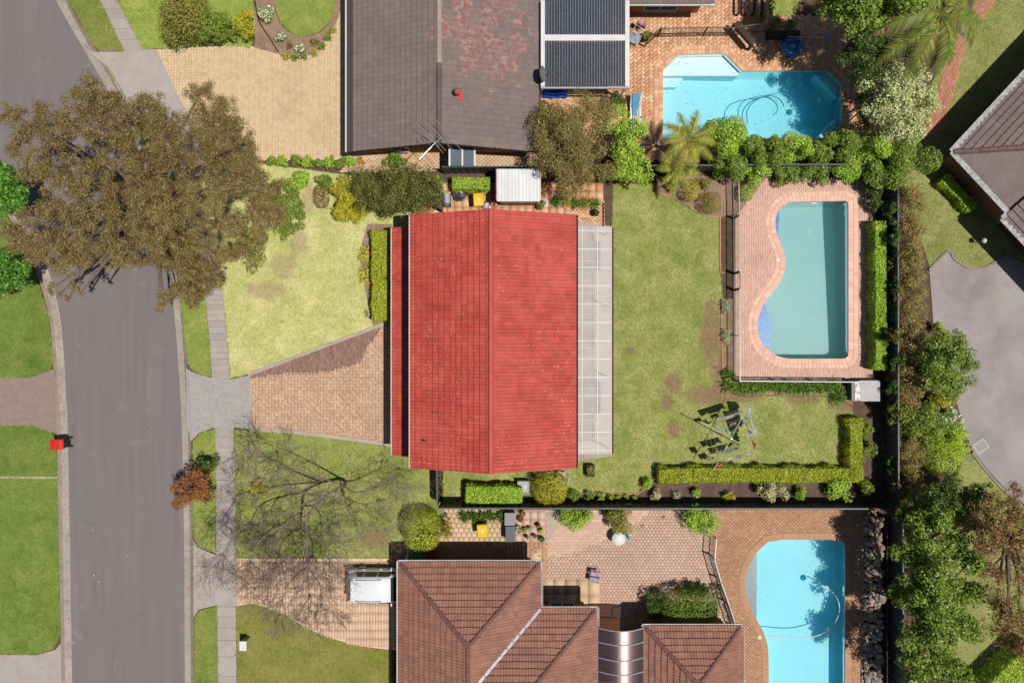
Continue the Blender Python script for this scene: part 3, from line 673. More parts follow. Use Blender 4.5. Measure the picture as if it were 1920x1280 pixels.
eC = pool('blue pool with a grey mosaic ledge and a floating white hose', poolC, dC, M['plaster_blue'], M['water_blue'], -0.08, 0.045, 0.4, cpC, brick_l=0.9, rows=((0.0,0.38),), steps=(
    ('mosaic_ledge', PX([(1422,1031),(1421.5,1164),(1405.5,1136),(1398,1110),(1398,1085),(1407,1055)]), -0.3, M['mosaic_grey']),))
q = W(1424.5,1194,0.05); MB().lathe([(0.12,0),(0.12,0.015)], tuple(q), 14).build('skimmer_lid', M['cream'], eC)
def hose(label, pts, z, r, mat, dashed=None):
    m = MB(); m.tube([W(p[0],p[1],z) for p in smooth(pts, 6)], r, 6); return tag(m.build('pool_hose', mat, None, True), label, 'hose')
M['hose_blue'] = basic('hose_blue', C(70,150,190), rough=0.4, fine=0.05); M['hose_white'] = basic('hose_white', C(235,240,240), rough=0.4, fine=0.03)
hose('floating white hose curving over the pool beside the rock wall', [(1440,1192),(1465,1194),(1490,1196),(1515,1195),(1540,1188),(1558,1176),(1568,1162),(1574,1143),(1570,1122),(1558,1107),(1540,1096)], -0.07, 0.03, M['hose_white'])
hose('blue hose lying on the floor of the bright blue pool', [(1402,230),(1400,212),(1408,196),(1424,185),(1445,180),(1462,187),(1470,200)], -1.0, 0.03, M['hose_blue'])
hose('blue hose looping at the surface of the bright blue pool', [(1386,225),(1384,205),(1395,190),(1420,181),(1444,178),(1465,174),(1480,180),(1489,192),(1488,203),(1480,210)], -0.07, 0.025, M['hose_blue'])
def floaters(parent_label, poly, z, n, mat, size=0.05):
    xs = [p.x for p in poly]; ys = [p.y for p in poly]; P = np.stack([rng.uniform(min(xs),max(xs),n), rng.uniform(min(ys),max(ys),n)],1); P = P[inside(P, poly)]; m = MB()
    for x, y in P:
        a = random.uniform(0,6.28); d = Vector((math.cos(a),math.sin(a)))*size*random.uniform(0.5,1.3); s = Vector((-d.y,d.x))*0.35
        m.add([(x-d.x,y-d.y,z),(x+s.x,y+s.y,z+0.004),(x+d.x,y+d.y,z),(x-s.x,y-s.y,z+0.004)],[(0,1,2,3)])
    o = m.build('leaf_litter', mat); o['kind'] = 'stuff'; o['label'] = parent_label; return o
floaters('fallen leaves floating on the bright blue pool', poolB, -0.073, 150, M['bark_dark']); floaters('specks of leaf floating on the green pool', poolA, -0.073, 40, M['twig'], 0.035); floaters('fallen leaves floating on the lower pool', poolC, -0.073, 60, M['bark_dark'], 0.04)
def gutter_litter(line_in, line_out, n, label):
    A = [W(p[0],p[1],0) for p in line_in]; B = [W(p[0],p[1],0) for p in line_out]; m = MB()
    for _ in range(n):
        i = random.randrange(len(A)-1); t = random.random(); u = random.betavariate(2,1.1); p = A[i].lerp(A[i+1],t).lerp(B[i].lerp(B[i+1],t),u); a = random.uniform(0,6.28); d = Vector((math.cos(a),math.sin(a),0))*random.uniform(0.02,0.06); s = Vector((-d.y,d.x,0))*0.4; z = Vector((0,0,-0.118+0.024*u))
        m.add([p-d+z,p+s+z+Vector((0,0,0.006)),p+d+z,p-s+z+Vector((0,0,0.006))],[(0,1,2,3)])
    o = m.build('leaf_litter', M['timber']); o['kind'] = 'stuff'; o['label'] = label
gutter_litter(kerbL_in, kerbL_mid, 420, 'dry leaves lying in the far gutter'); gutter_litter(kerbR_in, kerbR_mid, 420, 'dry leaves lying in the gutter beside the footpath')
def pool_cleaner(px, py, z, label, mat):
    c = W(px, py, z); e = empty('pool_cleaner', c, label, 'pool cleaner')
    MB().lathe([(0.16,0.0),(0.18,0.03),(0.13,0.1),(0.06,0.16)], tuple(c), 14).build('body', mat, e, True)
    m = MB(); m.tube([c+Vector((0,0,0.15)), c+Vector((0.04,0.02,0.3))], 0.035, 8); m.build('swivel', mat, e)
pool_cleaner(1506,1082,-1.25, 'pool cleaner on the floor of the pool beside the rock wall', M['hose_blue'])
pool_cleaner(1480,211,-1.55, 'pool cleaner on the floor of the bright blue pool', M['hose_blue'])
# ------------------------------------------------------------------ tiled roofs
def clip(poly, cl):
    """Sutherland-Hodgman of a convex list of (u,v) against a convex ccw list"""
    out = poly
    for i in range(len(cl)):
        a, b = cl[i], cl[(i+1)%len(cl)]; inp = out; out = []
        if not inp: return []
        def sd(p): return (b[0]-a[0])*(p[1]-a[1]) - (b[1]-a[1])*(p[0]-a[0])
        for j in range(len(inp)):
            p, q = inp[j-1], inp[j]; sp, sq = sd(p), sd(q)
            if sq >= 0:
                if sp < 0: t = sp/(sp-sq); out.append((p[0]+(q[0]-p[0])*t, p[1]+(q[1]-p[1])*t))
                out.append(q)
            elif sp >= 0: t = sp/(sp-sq); out.append((p[0]+(q[0]-p[0])*t, p[1]+(q[1]-p[1])*t))
    return out
class Roof:
    """faces: convex 3-D polygons whose first edge is the eave"""
    def __init__(s, house, mat, capmat, tw, tl, rolls=2, roll_h=0.035, lip=0.05, stagger=False):
        s.house = house; s.mat = mat; s.cap = capmat; s.tw = tw; s.tl = tl; s.rolls = rolls; s.rh = roll_h; s.lip = lip; s.st = stagger
        s.full = []; s.part = MB(); s.deck = MB(); s.caps = []
        p = [(0.0, 0.0)]
        for r in range(rolls):
            w = tw/rolls; x = r*w
            for f, z in ((0.30,0.0),(0.42,0.75),(0.58,1.0),(0.74,0.75),(0.86,0.0)): p.append((x+f*w, z*roll_h))
        p.append((tw-0.006, 0.0)); s.prof = p
    def tile_geo(s):
        """vertices (u,v,z) and faces of one tile"""
        vs = []; fs = []; p = s.prof; n = len(p)
        for u, z in p: vs.append((u, -0.02, z + s.lip)); 
        for u, z in p: vs.append((u, s.tl+0.005, z - 0.02))
        for u, z in p: vs.append((u, -0.018, 0.0))
        for i in range(n-1):
            fs.append((i, i+1, n+i+1, n+i)); fs.append((2*n+i, 2*n+i+1, i+1, i))
        return vs, fs
    def face(s, pts):
        pts = [Vector(p) for p in pts]; U = (pts[1]-pts[0]).normalized()
        N = Vector((0,0,0))
        for i in range(len(pts)): N += (pts[i]-pts[0]).cross(pts[(i+1)%len(pts)]-pts[0])
        N.normalize()
        if N.z < 0: pts = [pts[1], pts[0]] + pts[:1:-1]; U = (pts[1]-pts[0]).normalized(); N = -N
        V = N.cross(U).normalized(); O = pts[0]
        uv = [((p-O).dot(U), (p-O).dot(V)) for p in pts]
        s.deck.add([p - N*0.07 for p in pts], [tuple(range(len(pts)))])
        u0 = min(p[0] for p in uv); u1 = max(p[0] for p in uv); v1 = max(p[1] for p in uv)
        tvs, tfs = s.tile_geo(); nj = int(math.ceil(v1/s.tl)); ni = int(math.ceil((u1-u0)/s.tw))+1
        for j in range(nj):
            off = (s.tw/2 if (s.st and j % 2) else 0.0)
            for i in range(-1, ni+1):
                x = u0 + i*s.tw - off; y = j*s.tl
                q = [(x,y),(x+s.tw,y),(x+s.tw,y+s.tl),(x,y+s.tl)]
                c = clip(q, uv)
                if len(c) < 3: continue
                ar = abs(area2(c)); org = O + U*x + V*y
                if ar > 0.985*s.tw*s.tl: s.full.append((org, U, V, N)); continue
                if ar < 0.01*s.tw*s.tl: continue
                for f in tfs:      # cut tile
                    z = [tvs[k] for k in f]
                    fl = [(x+a[0], max(y+a[1], y)) for a in z]
                    if abs(area2(fl)) < 1e-5: continue
                    g = fl if area2(fl) > 0 else fl[::-1]
                    cc = clip(g, uv)
                    if len(cc) < 3: continue
                    us = sorted(set(a[0] for a in z)); za = {round(a[0],4): a[2] for a in z if a[1] < 0.01}; zb = {round(a[0],4): a[2] for a in z if a[1] > 0.01}
                    if not za or not zb: continue
                    def zz(a, b):
                        lu = a-x; lv = (b-y)/s.tl; ua, ub = us[0], us[-1]; t = 0 if ub == ua else (lu-ua)/(ub-ua)
                        z0 = za[round(ua,4)]*(1-t)+za[round(ub,4)]*t; z1 = zb[round(ua,4)]*(1-t)+zb[round(ub,4)]*t
                        return z0*(1-lv)+z1*lv
                    s.part.add([O+U*a+V*b+N*zz(a,b) for a,b in cc], [tuple(range(len(cc)))])
    def ridge(s, a, b, r=0.13, l=0.42, mats=None, lift=0.02):
        a = Vector(a); b = Vector(b); L = (b-a).length; n = max(1, round(L/l)); d = (b-a)/n
        for i in range(n): s.caps.append((a+d*i, a+d*(i+1), r, lift, (mats(i/n) if mats else s.cap)))
    def finish(s, n_ind=300, name='roof'):
        ro = s.deck.build(name, s.mat, s.house); wl = wloc(ro)
        s.full.sort(key=lambda t: (t[0]-Vector((0,0,H))).length)
        vs, fs = s.tile_geo(); me = MB().add(vs, fs).mesh('tile', s.mat)
        for org, U, V, N in s.full[:n_ind]:
            o = bpy.data.objects.new('tile', me)
            p = org - wl + N*random.uniform(-0.004,0.004)
            o.matrix_local = Matrix(((U.x,V.x,N.x,p.x),(U.y,V.y,N.y,p.y),(U.z,V.z,N.z,p.z),(0,0,0,1))); link(o, ro)
        rest = s.full[n_ind:]; mb = s.part
        if rest:
            A = np.array([[list(o), list(U), list(V), list(N)] for o,U,V,N in rest]); T = np.array(vs)
            P = A[:,None,0,:] + T[None,:,0:1]*A[:,None,1,:] + T[None,:,1:2]*A[:,None,2,:] + T[None,:,2:3]*A[:,None,3,:]
            P += A[:,None,3,:]*rng.uniform(-0.004,0.004,(len(A),1,1))
            n = len(vs); b = len(mb.v)
            mb.v += [tuple(p) for p in P.reshape(-1,3)]
            for k in range(len(A)): mb.f += [tuple(i+b+k*n for i in f) for f in fs]
        if mb.v:
            o = mb.build('tiles', s.mat, ro); o['kind'] = 'stuff'
        for a, b, r, lift, mt in s.caps:
            m = MB(); d = (b-a).normalized(); side = d.cross(Vector((0,0,1))).normalized(); up = side.cross(d)
            prof = [(-1.15,-0.55),(-0.8,0.1),(-0.4,0.5),(0.4,0.5),(0.8,0.1),(1.15,-0.55)]; n = len(prof); e0 = a + d*0.004; e1 = b + d*0.02
            for e, k, up_ in ((e0, 1.0, 0.012), (e1, 0.93, 0.0)):
                m.v += [tuple(e + side*x*r*k + up*(z*r*k + lift + up_)) for x, z in prof]
            m.f += [(i, i+1, n+i+1, n+i) for i in range(n-1)] + [tuple(range(n))[::-1], tuple(range(n,2*n))]
            m.build('ridge_cap', mt, ro)
        return ro
def gutter(house, pts, mat, w=0.12, h=0.1, closed=False):
    m = MB()
    for i in range(len(pts)-1):
        a, b = Vector(pts[i]), Vector(pts[i+1]); d = (b-a).normalized(); r = d.cross(Vector((0,0,1)))
        z = Vector((0,0,1))
        m.bar(a - z*h*0.5, b - z*h*0.5, w, 0.015)            # floor
        m.bar(a + r*w/2, b + r*w/2, 0.018, h); m.bar(a - r*w/2, b - r*w/2, 0.018, h)
    return m.build('gutter', mat, house)
def brick_panel(house, a, b, z0, z1, nrm, top=None):
    """courses of bricks on a wall from a to b"""
    a = Vector((a[0],a[1],0)); b = Vector((b[0],b[1],0)); L = (b-a).length; d = (b-a)/L; n = Vector((nrm[0],nrm[1],0)).normalized(); mb = MB()
    rows = int((z1-z0)/0.086)
    for r in range(rows):
        x = -(r % 2)*0.12
        while x < L:
            x0, x1 = max(x,0)+0.005, min(x+0.235,L)-0.005; x += 0.24
            if x1-x0 < 0.03: continue
            z = z0 + r*0.086
            if top and z+0.076 > min(top(x0/L), top(x1/L)): continue
            p, q = a+d*x0+n*0.012, a+d*x1+n*0.012
            mb.add([p+Vector((0,0,z)), q+Vector((0,0,z)), q+Vector((0,0,z+0.076)), p+Vector((0,0,z+0.076))], [(0,1,2,3)])
    if mb.v: o = mb.build('bricks', M['brick_wall'], house); o['kind'] = 'stuff'
def window(house, a, b, z0, z1, n, frame=None):
    a = Vector((a[0],a[1],0)); b = Vector((b[0],b[1],0)); n = Vector((n[0],n[1],0)).normalized(); fm = frame or M['white']
    p = [a+Vector((0,0,z0)), b+Vector((0,0,z0)), b+Vector((0,0,z1)), a+Vector((0,0,z1))]; p = [q+n*0.03 for q in p]
    f = MB()
    for i in range(4): f.bar(p[i], p[(i+1)%4], 0.06, 0.06, n)
    mid = (p[0]+p[1])/2; f.bar(mid, (p[2]+p[3])/2, 0.05, 0.05, n)
    fo = f.build('window', fm, house); MB().add([q-n*0.01 for q in p], [(0,1,2,3)]).build('pane', M['glass_dark'], fo)
    s = MB(); s.bar(p[0]+n*0.05-Vector((0,0,0.06)), p[1]+n*0.05-Vector((0,0,0.06)), 0.16, 0.06); s.build('sill', M['cream'], fo)
M['glass_dark'] = basic('dark_glass', (0.02,0.025,0.03,1), rough=0.08, spec=0.6, fine=0)

# ---- red roofed house
def main_house():
    e = empty('house', (-1,0,0), 'low gabled house with a bright red tiled roof', 'house')
    he, hr, h2 = 4.6, 6.35, 2.4
    xl, xr, xm, yt = -5.30, 3.34, -1.07, 6.65
    R = Roof(e, M['roof_red'], M['roof_redcap'], 0.366, 0.335)
    R.face([(xl,yt,he),(xl,-yt,he),(xm,-yt,hr),(xm,yt,hr)]); R.face([(xr,-yt,he),(xr,yt,he),(xm,yt,hr),(xm,-yt,hr)])
    R.ridge((xm,-yt,hr),(xm,yt,hr), 0.15); R.finish(300)
    R2 = Roof(e, M['roof_red'], M['roof_redcap'], 0.366, 0.335)
    R2.face([(-6.60,6.3,h2),(-6.60,-6.33,h2),(-4.78,-6.33,3.14),(-4.78,6.3,3.14)]); R2.finish(80, 'porch_roof')
    gutter(e, [(xl-0.06,yt,he-0.02),(xl-0.06,-yt,he-0.02)], M['cream']); gutter(e, [(xr+0.06,-yt,he-0.02),(xr+0.06,yt,he-0.02)], M['dark_timber'])
    gutter(e, [(-6.66,6.3,h2-0.02),(-6.66,-6.33,h2-0.02)], M['cream'])
    w = MB(); w.box((-4.8,-6.1,0),(2.9,6.1,he-0.1))
    for y in (-6.1,6.1): w.add([(-4.8,y,he-0.1),(2.9,y,he-0.1),(xm,y,hr-0.15)], [(0,1,2)])
    w.build('wall', M['mortar'], e)
    brick_panel(e, (-4.8,-6.1),(2.9,-6.1),0,he,(0,-1)); brick_panel(e,(2.9,-6.1),(2.9,6.1),0,he,(1,0)); brick_panel(e,(2.9,6.1),(-4.8,6.1),0,he,(0,1)); brick_panel(e,(-4.8,6.1),(-4.8,-6.1),0,he,(-1,0))
    d = MB(); d.box((-4.86,-5.6,0.02),(-4.815,-0.8,2.15)); d.build('garage_door', M['cream'], e)
    for y in (2.0,4.6): window(e, (-4.815,y+0.9),(-4.815,y-0.9),0.8,2.0,(-1,0))
    for y in (-3.5,0.5,4.0): window(e, (2.915,y-0.9),(2.915,y+0.9),0.3,2.2,(1,0))
    bb = MB()
    for y in (-yt,yt):
        bb.bar((xl,y,he-0.12),(xm,y,hr-0.12),0.04,0.2); bb.bar((xr,y,he-0.12),(xm,y,hr-0.12),0.04,0.2)
    bb.build('barge_board', M['roof_redcap'], e)
    po = MB()
    for y in (-6.0,-0.4,6.0): po.box((-6.45,y-0.05,0),(-6.35,y+0.05,h2+0.02))
    po.build('porch_post', M['cream'], e)
    for px, py, h in ((957,530,5.6),(797,827,5.0)):
        q = W(px,py,h); MB().tube([q+Vector((0,0,-0.2)), q+Vector((0,0,0.3))], 0.05, 10).build('vent_pipe', M['bronze'], e)
main_house()
# ---- clear roofed pergola behind it
def clear_mat(name, col, trans, gl=0.25):
    t = NT(name); d = t.n('BsdfDiffuse'); d.inputs[0].default_value = col; tl = t.n('BsdfTranslucent'); tl.inputs[0].default_value = col
    tr = t.n('BsdfTransparent'); tr.inputs[0].default_value = (min(0.9,col[0]*2.1),min(0.9,col[1]*2.1),min(0.9,col[2]*2.1),1)
    g = t.n('BsdfGlossy'); g.inputs['Roughness'].default_value = gl
    m1 = t.n('MixShader'); m1.inputs[0].default_value = 0.4; t.t.links.new(d.outputs[0], m1.inputs[1]); t.t.links.new(tl.outputs[0], m1.inputs[2])
    m2 = t.n('MixShader'); t.set(m2.inputs[0], t.rng(t.noise(1.1,5,0.65), 0.3, 0.7, trans-0.12, trans+0.1)); t.t.links.new(m1.outputs[0], m2.inputs[1]); t.t.links.new(tr.outputs[0], m2.inputs[2])
    m3 = t.n('MixShader'); fr = t.n('Fresnel'); fr.inputs[0].default_value = 1.5; t.t.links.new(fr.outputs[0], m3.inputs[0]); t.t.links.new(m2.outputs[0], m3.inputs[1]); t.t.links.new(g.outputs[0], m3.inputs[2])
    t.t.links.new(m3.outputs[0], t.out.inputs[0]); return t.m
M['clear'] = clear_mat('clear_sheet', (0.68,0.63,0.595,1), 0.42, 0.75)
M['smoky'] = clear_mat('smoky_sheet', (0.062,0.068,0.082,1), 0.25, 0.3)
def corrugated(parent, name, p00, p10, p01, n_wave, amp, mat, per=8):
    """sheet spanned by p00->p10 (along the ribs) and p00->p01 (across them)"""
    p00, p10, p01 = Vector(p00), Vector(p10), Vector(p01); N = (p10-p00).cross(p01-p00).normalized()
    if N.z < 0: N = -N
    m = MB(); k = n_wave*per
    for i in range(k+1):
        t = i/k; o = N*amp*math.sin(2*math.pi*n_wave*t)
        m.v += [tuple(p00+(p01-p00)*t+o), tuple(p10+(p01-p00)*t+o)]
    m.f = [(2*i,2*i+1,2*i+3,2*i+2) for i in range(k)]
    return m.build(name, mat, parent, True)
def pergola():
    e = empty('pergola', (4.2,0,0), 'clear corrugated pergola along the back of the red roofed house', 'pergola')
    x0, x1, z0, z1 = 2.93, 5.53, 2.75, 2.45; y0, y1 = -6.21, 6.3; n = 15
    for i in range(n):
        a = y0+(y1-y0)*i/n; b = y0+(y1-y0)*(i+1)/n + 0.03
        dz = 0.006*(i % 2)
        corrugated(e, 'roof_sheet', (x0,a,z0+dz),(x1,a,z1+dz),(x0,b,z0+dz), 5, 0.004, M['clear'])
    for x in (3.85, 4.72): 
        z = z0+(z1-z0)*(x-x0)/(x1-x0)+0.03; MB().bar((x,y0,z),(x,y1,z),0.045,0.03).build('batten', M['white'], e)
    for i in range(13):
        y = y0+0.2+(y1-y0-0.4)*i/12; MB().bar((x0+0.05,y,z0+0.016),(x1-0.03,y,z1+0.016),0.035,0.02).build('batten', M['white'], e)
    for i in range(8):
        y = y0+0.1+(y1-y0-0.2)*i/7; MB().bar((x0,y,z0-0.17),(x1,y,z1-0.17),0.06,0.12).build('rafter', M['white'], e)
    MB().bar((x1-0.02,y0,z1-0.12),(x1-0.02,y1,z1-0.12),0.08,0.16).build('beam', M['white'], e)
    MB().bar((x1+0.06,y0,z1-0.03),(x1+0.06,y1,z1-0.03),0.07,0.09).build('gutter', basic('maroon', C(110,44,42), fine=0.05), e)
    for y in (y0+0.1,-2.0,2.1,y1-0.1): MB().box((x1-0.12,y-0.05,0.03),(x1-0.02,y+0.05,z1-0.2)).build('post', M['white'], e)
pergola()
# patio furniture seen dimly through the clear roof
def table(px, py, lx, ly, label):
    c = W(px,py,0.75); e = empty('patio_table', (c.x,c.y,0.032), label, 'table')
    MB().box((c.x-lx/2,c.y-ly/2,0.71),(c.x+lx/2,c.y+ly/2,0.75)).build('table_top', M['grey'], e)
    for sx in (-1,1):
        for sy in (-1,1): MB().box((c.x+sx*(lx/2-0.1)-0.03,c.y+sy*(ly/2-0.1)-0.03,0.032),(c.x+sx*(lx/2-0.1)+0.03,c.y+sy*(ly/2-0.1)+0.03,0.71)).build('leg', M['black'], e)
table(1112,480,0.9,1.7,'dark table under the upper end of the clear pergola'); table(1115,745,0.8,1.9,'dark table under the lower end of the clear pergola')
# ---- grey roofed house above
def grey_house():
    e = empty('house', (-4,14,0), 'dark weathered gable roof house beside the beige driveway', 'house')
    he, hr = 2.4, 4.35; xl, xm, xr, yb, yt = -9.12, -3.87, 1.45, 10.5, 24.0
    R = Roof(e, M['roof_grey'], M['roof_greycap'], 0.30, 0.335, stagger=False, roll_h=0.022)
    R.face([(xl,yt,he),(xl,yb,he),(xm,yb,hr),(xm,yt,hr)]); R.face([(xr,yb,he),(xr,yt,he),(xm,yt,hr),(xm,yb,hr)])
    R.ridge((xm,yb,hr),(xm,yt,hr),0.15, mats=lambda t: M['roof_greycap'] if t < 0.285 else M['roof_palecap']); R.finish(300)
    R2 = Roof(e, M['roof_grey'], M['roof_greycap'], 0.30, 0.335, roll_h=0.022)
    ye = W(0,7,2.4).y; x2 = W(1340,7,2.4).x
    R2.face([(xr,ye,he),(x2,ye,he),(x2,ye+4,he+1.5),(xr,ye+4,he+1.5)]); R2.finish(40,'wing_roof')
    gutter(e, [(xl-0.06,yt,he),(xl-0.06,yb,he)], M['white']); gutter(e, [(xr+0.05,yb,he),(xr+0.05,ye,he)], M['bronze']); gutter(e, [(xr,ye-0.05,he-0.02),(x2,ye-0.05,he-0.02)], M['white'])
    sx = math.atan2(hr-he, xm-xl)
    g = MB(); g.add([(xl-0.02,yt,he+0.07),(xl-0.02,yb,he+0.07),(xl+0.34,yb,he+0.07+0.36*math.tan(sx)),(xl+0.34,yt,he+0.07+0.36*math.tan(sx))],[(0,1,2,3)]); g.build('gutter_guard', basic('guard_mesh', C(92,82,86), C(82,73,78), 2), e)
    w = MB(); w.box((xl+0.6,yb+0.55,0),(xr-0.5,yt,he)); w.add([(xl+0.6,yb+0.55,he),(xr-0.5,yb+0.55,he),(xm,yb+0.55,hr-0.2)],[(0,1,2)]); w.box((xr-0.5,ye+0.5,0),(x2-0.4,ye+3.5,he+0.1)); w.build('wall', M['mortar'], e)
    brick_panel(e,(xl+0.6,yb+0.55),(xr-0.5,yb+0.55),0,he,(0,-1)); brick_panel(e,(xr-0.5,ye+0.5),(x2-0.4,ye+0.5),0,he,(0,-1)); brick_panel(e,(xr-0.5,yb+0.55),(xr-0.5,ye+0.5),0,he,(1,0))
    for x in (7.6,): window(e,(x,ye+0.485),(x+1.9,ye+0.485),0.6,1.9,(0,-1))
    window(e,(-6.9,yb+0.535),(-5.9,yb+0.535),0.8,1.9,(0,-1)); window(e,(1.2-0.3,yb+2.0),(1.2-0.3,yb+3.4),0.8,1.9,(1,0)) if False else None
    bb = MB(); bb.bar((xl,yb,he-0.1),(xm,yb,hr-0.1),0.05,0.22); bb.bar((xr,yb,he-0.1),(xm,yb,hr-0.1),0.05,0.22); bb.build('barge_board', M['dark_timber'], e)
    q = W(858,175,4.2); v = MB().lathe([(0.09,-0.3),(0.09,0.25),(0.17,0.25),(0.19,0.33),(0.14,0.42),(0.04,0.46)], tuple(q), 18).build('roof_vent', basic('vent_red', C(176,98,80), fine=0.08), e, True)
    f = MB(); f.box((q.x-0.02,q.y-0.32,q.z-0.22),(q.x+0.3,q.y+0.15,q.z-0.16)); f.build('flashing', M['roof_redcap'], v)
    # small awning over the side door
    a = MB(); p0, p1 = W(842,277,2.1), W(890,277,2.1); a.box((p0.x,p0.y-1.0,2.05),(p1.x,p0.y,2.09)); a.build('awning', basic('awning_glass', C(110,120,132), rough=0.25, fine=0.05), e)
    for px in (843,867,890):
        p = W(px,277,2.1); MB().box((p.x-0.05,p.y-1.02,2.09),(p.x+0.05,p.y,2.16)).build('awning_bar', M['white'], e)
grey_house()
def antenna():
    tip = W(826,256,5.4); b = Vector((tip.x, tip.y, 4.3)); e = empty('tv_antenna', b, 'tall silver television antenna on the grey gable end', 'antenna')
    MB().tube([b, Vector((tip.x,tip.y,5.5))], 0.022, 8).build('mast', M['alu'], e)
    z = 5.45; A, B = W(828,257,z), W(790,294,z); MB().tube([A,B],0.02,6).build('boom', M['alu'], e)
    def el(p, q, r=0.012): MB().tube([W(p[0],p[1],z),W(q[0],q[1],z)],r,6).build('element', M['alu'], e)
    el((810,217),(865,281)); el((797,224),(859,293)); el((785,236),(812,258)); el((804,249),(836,283)); el((799,252),(831,287)); el((811,262),(824,276)); el((792,257),(806,271))
    for i in range(8):
        t = 0.45+0.55*i/7; c = A.lerp(B,t); d = Vector((-0.12,-0.15,0)); MB().tube([c-d,c+d],0.01,5).build('element', M['alu'], e)
antenna()
def dish():
    c = W(1016,139,3.2); e = empty('satellite_dish', (c.x,c.y,2.35), 'grey satellite dish on the edge of the dark gable roof', 'satellite dish')
    MB().tube([(c.x-0.1,c.y,2.4),(c.x-0.1,c.y,3.0)],0.03,8).build('mast', M['grey'], e)
    m = MB(); prof = [(0.0,-0.07),(0.15,-0.05),(0.3,0.0),(0.42,0.07)]; R = Matrix.Rotation(math.radians(62),3,'Y')
    n = 24; vs = []
    for r, z in prof:
        for k in range(n): a = 2*math.pi*k/n; vs.append(c + R @ Vector((r*math.cos(a), r*math.sin(a), z)))
    m.v = [tuple(v) for v in vs]
    for i in range(len(prof)-1):
        for k in range(n): m.f.append((i*n+k, i*n+(k+1)%n, (i+1)*n+(k+1)%n, (i+1)*n+k))
    m.build('reflector', M['grey'], e, True)
    q = c + R @ Vector((0.05,0,0.5)); MB().tube([c + R @ Vector((0.36,0,0.02)), q],0.015,6).build('feed_arm', M['black'], e); MB().tube([q, q+Vector((-0.08,0,0.02))],0.04,8).build('feed_horn', M['black'], e)
dish()
def white_pergola():
    z = 2.7; P = lambda x, y, h=z: W(x, y, h)
    e = empty('pergola', (P(1097,85).x,P(1097,85).y,0), 'white framed pergola with dark corrugated roof beside the blue pool', 'pergola')
    a, b = P(1014,8), P(1180,163)
    def beam(x0,y0,x1,y1): 
        p, q = P(x0,y1), P(x1,y0); MB().box((p.x,p.y,z-0.14),(q.x,q.y,z+0.06)).build('beam', M['white'], e)
    beam(1014,2,1021.5,163); beam(1172,2,1180,163); beam(1021.7,66,1171.8,77)
    for (y0,y1) in ((0,66),(77,162)):
        n = 6
        for i in range(n):
            x0 = 1021.5+(1172-1021.5)*i/n; x1 = 1021.5+(1172-1021.5)*(i+1)/n + 0.6; hz = z - 0.02 + 0.006*(i%2)
            corrugated(e,'roof_sheet',P(x0,y1,hz),P(x0,y0,hz),P(x1,y1,hz),5,0.022,M['smoky'])
    g = MB(); p, q = P(1014,162), P(1180,166); g.box((p.x,q.y,z-0.16),(q.x,p.y-0.02,z-0.02)); g.build('gutter', M['pale_metal'], e)
    for y in (25,44,103,129,154):
        p, q = P(1021,y,z-0.1), P(1172,y,z-0.1); MB().bar(p,q,0.05,0.06).build('purlin', M['grey'], e)
    for x, y in ((1018,155),(1176,155),(1176,70)):
        p = P(x,y); MB().box((p.x-0.05,p.y-0.05,0.02),(p.x+0.05,p.y+0.05,z-0.16)).build('post', M['white'], e)
white_pergola()
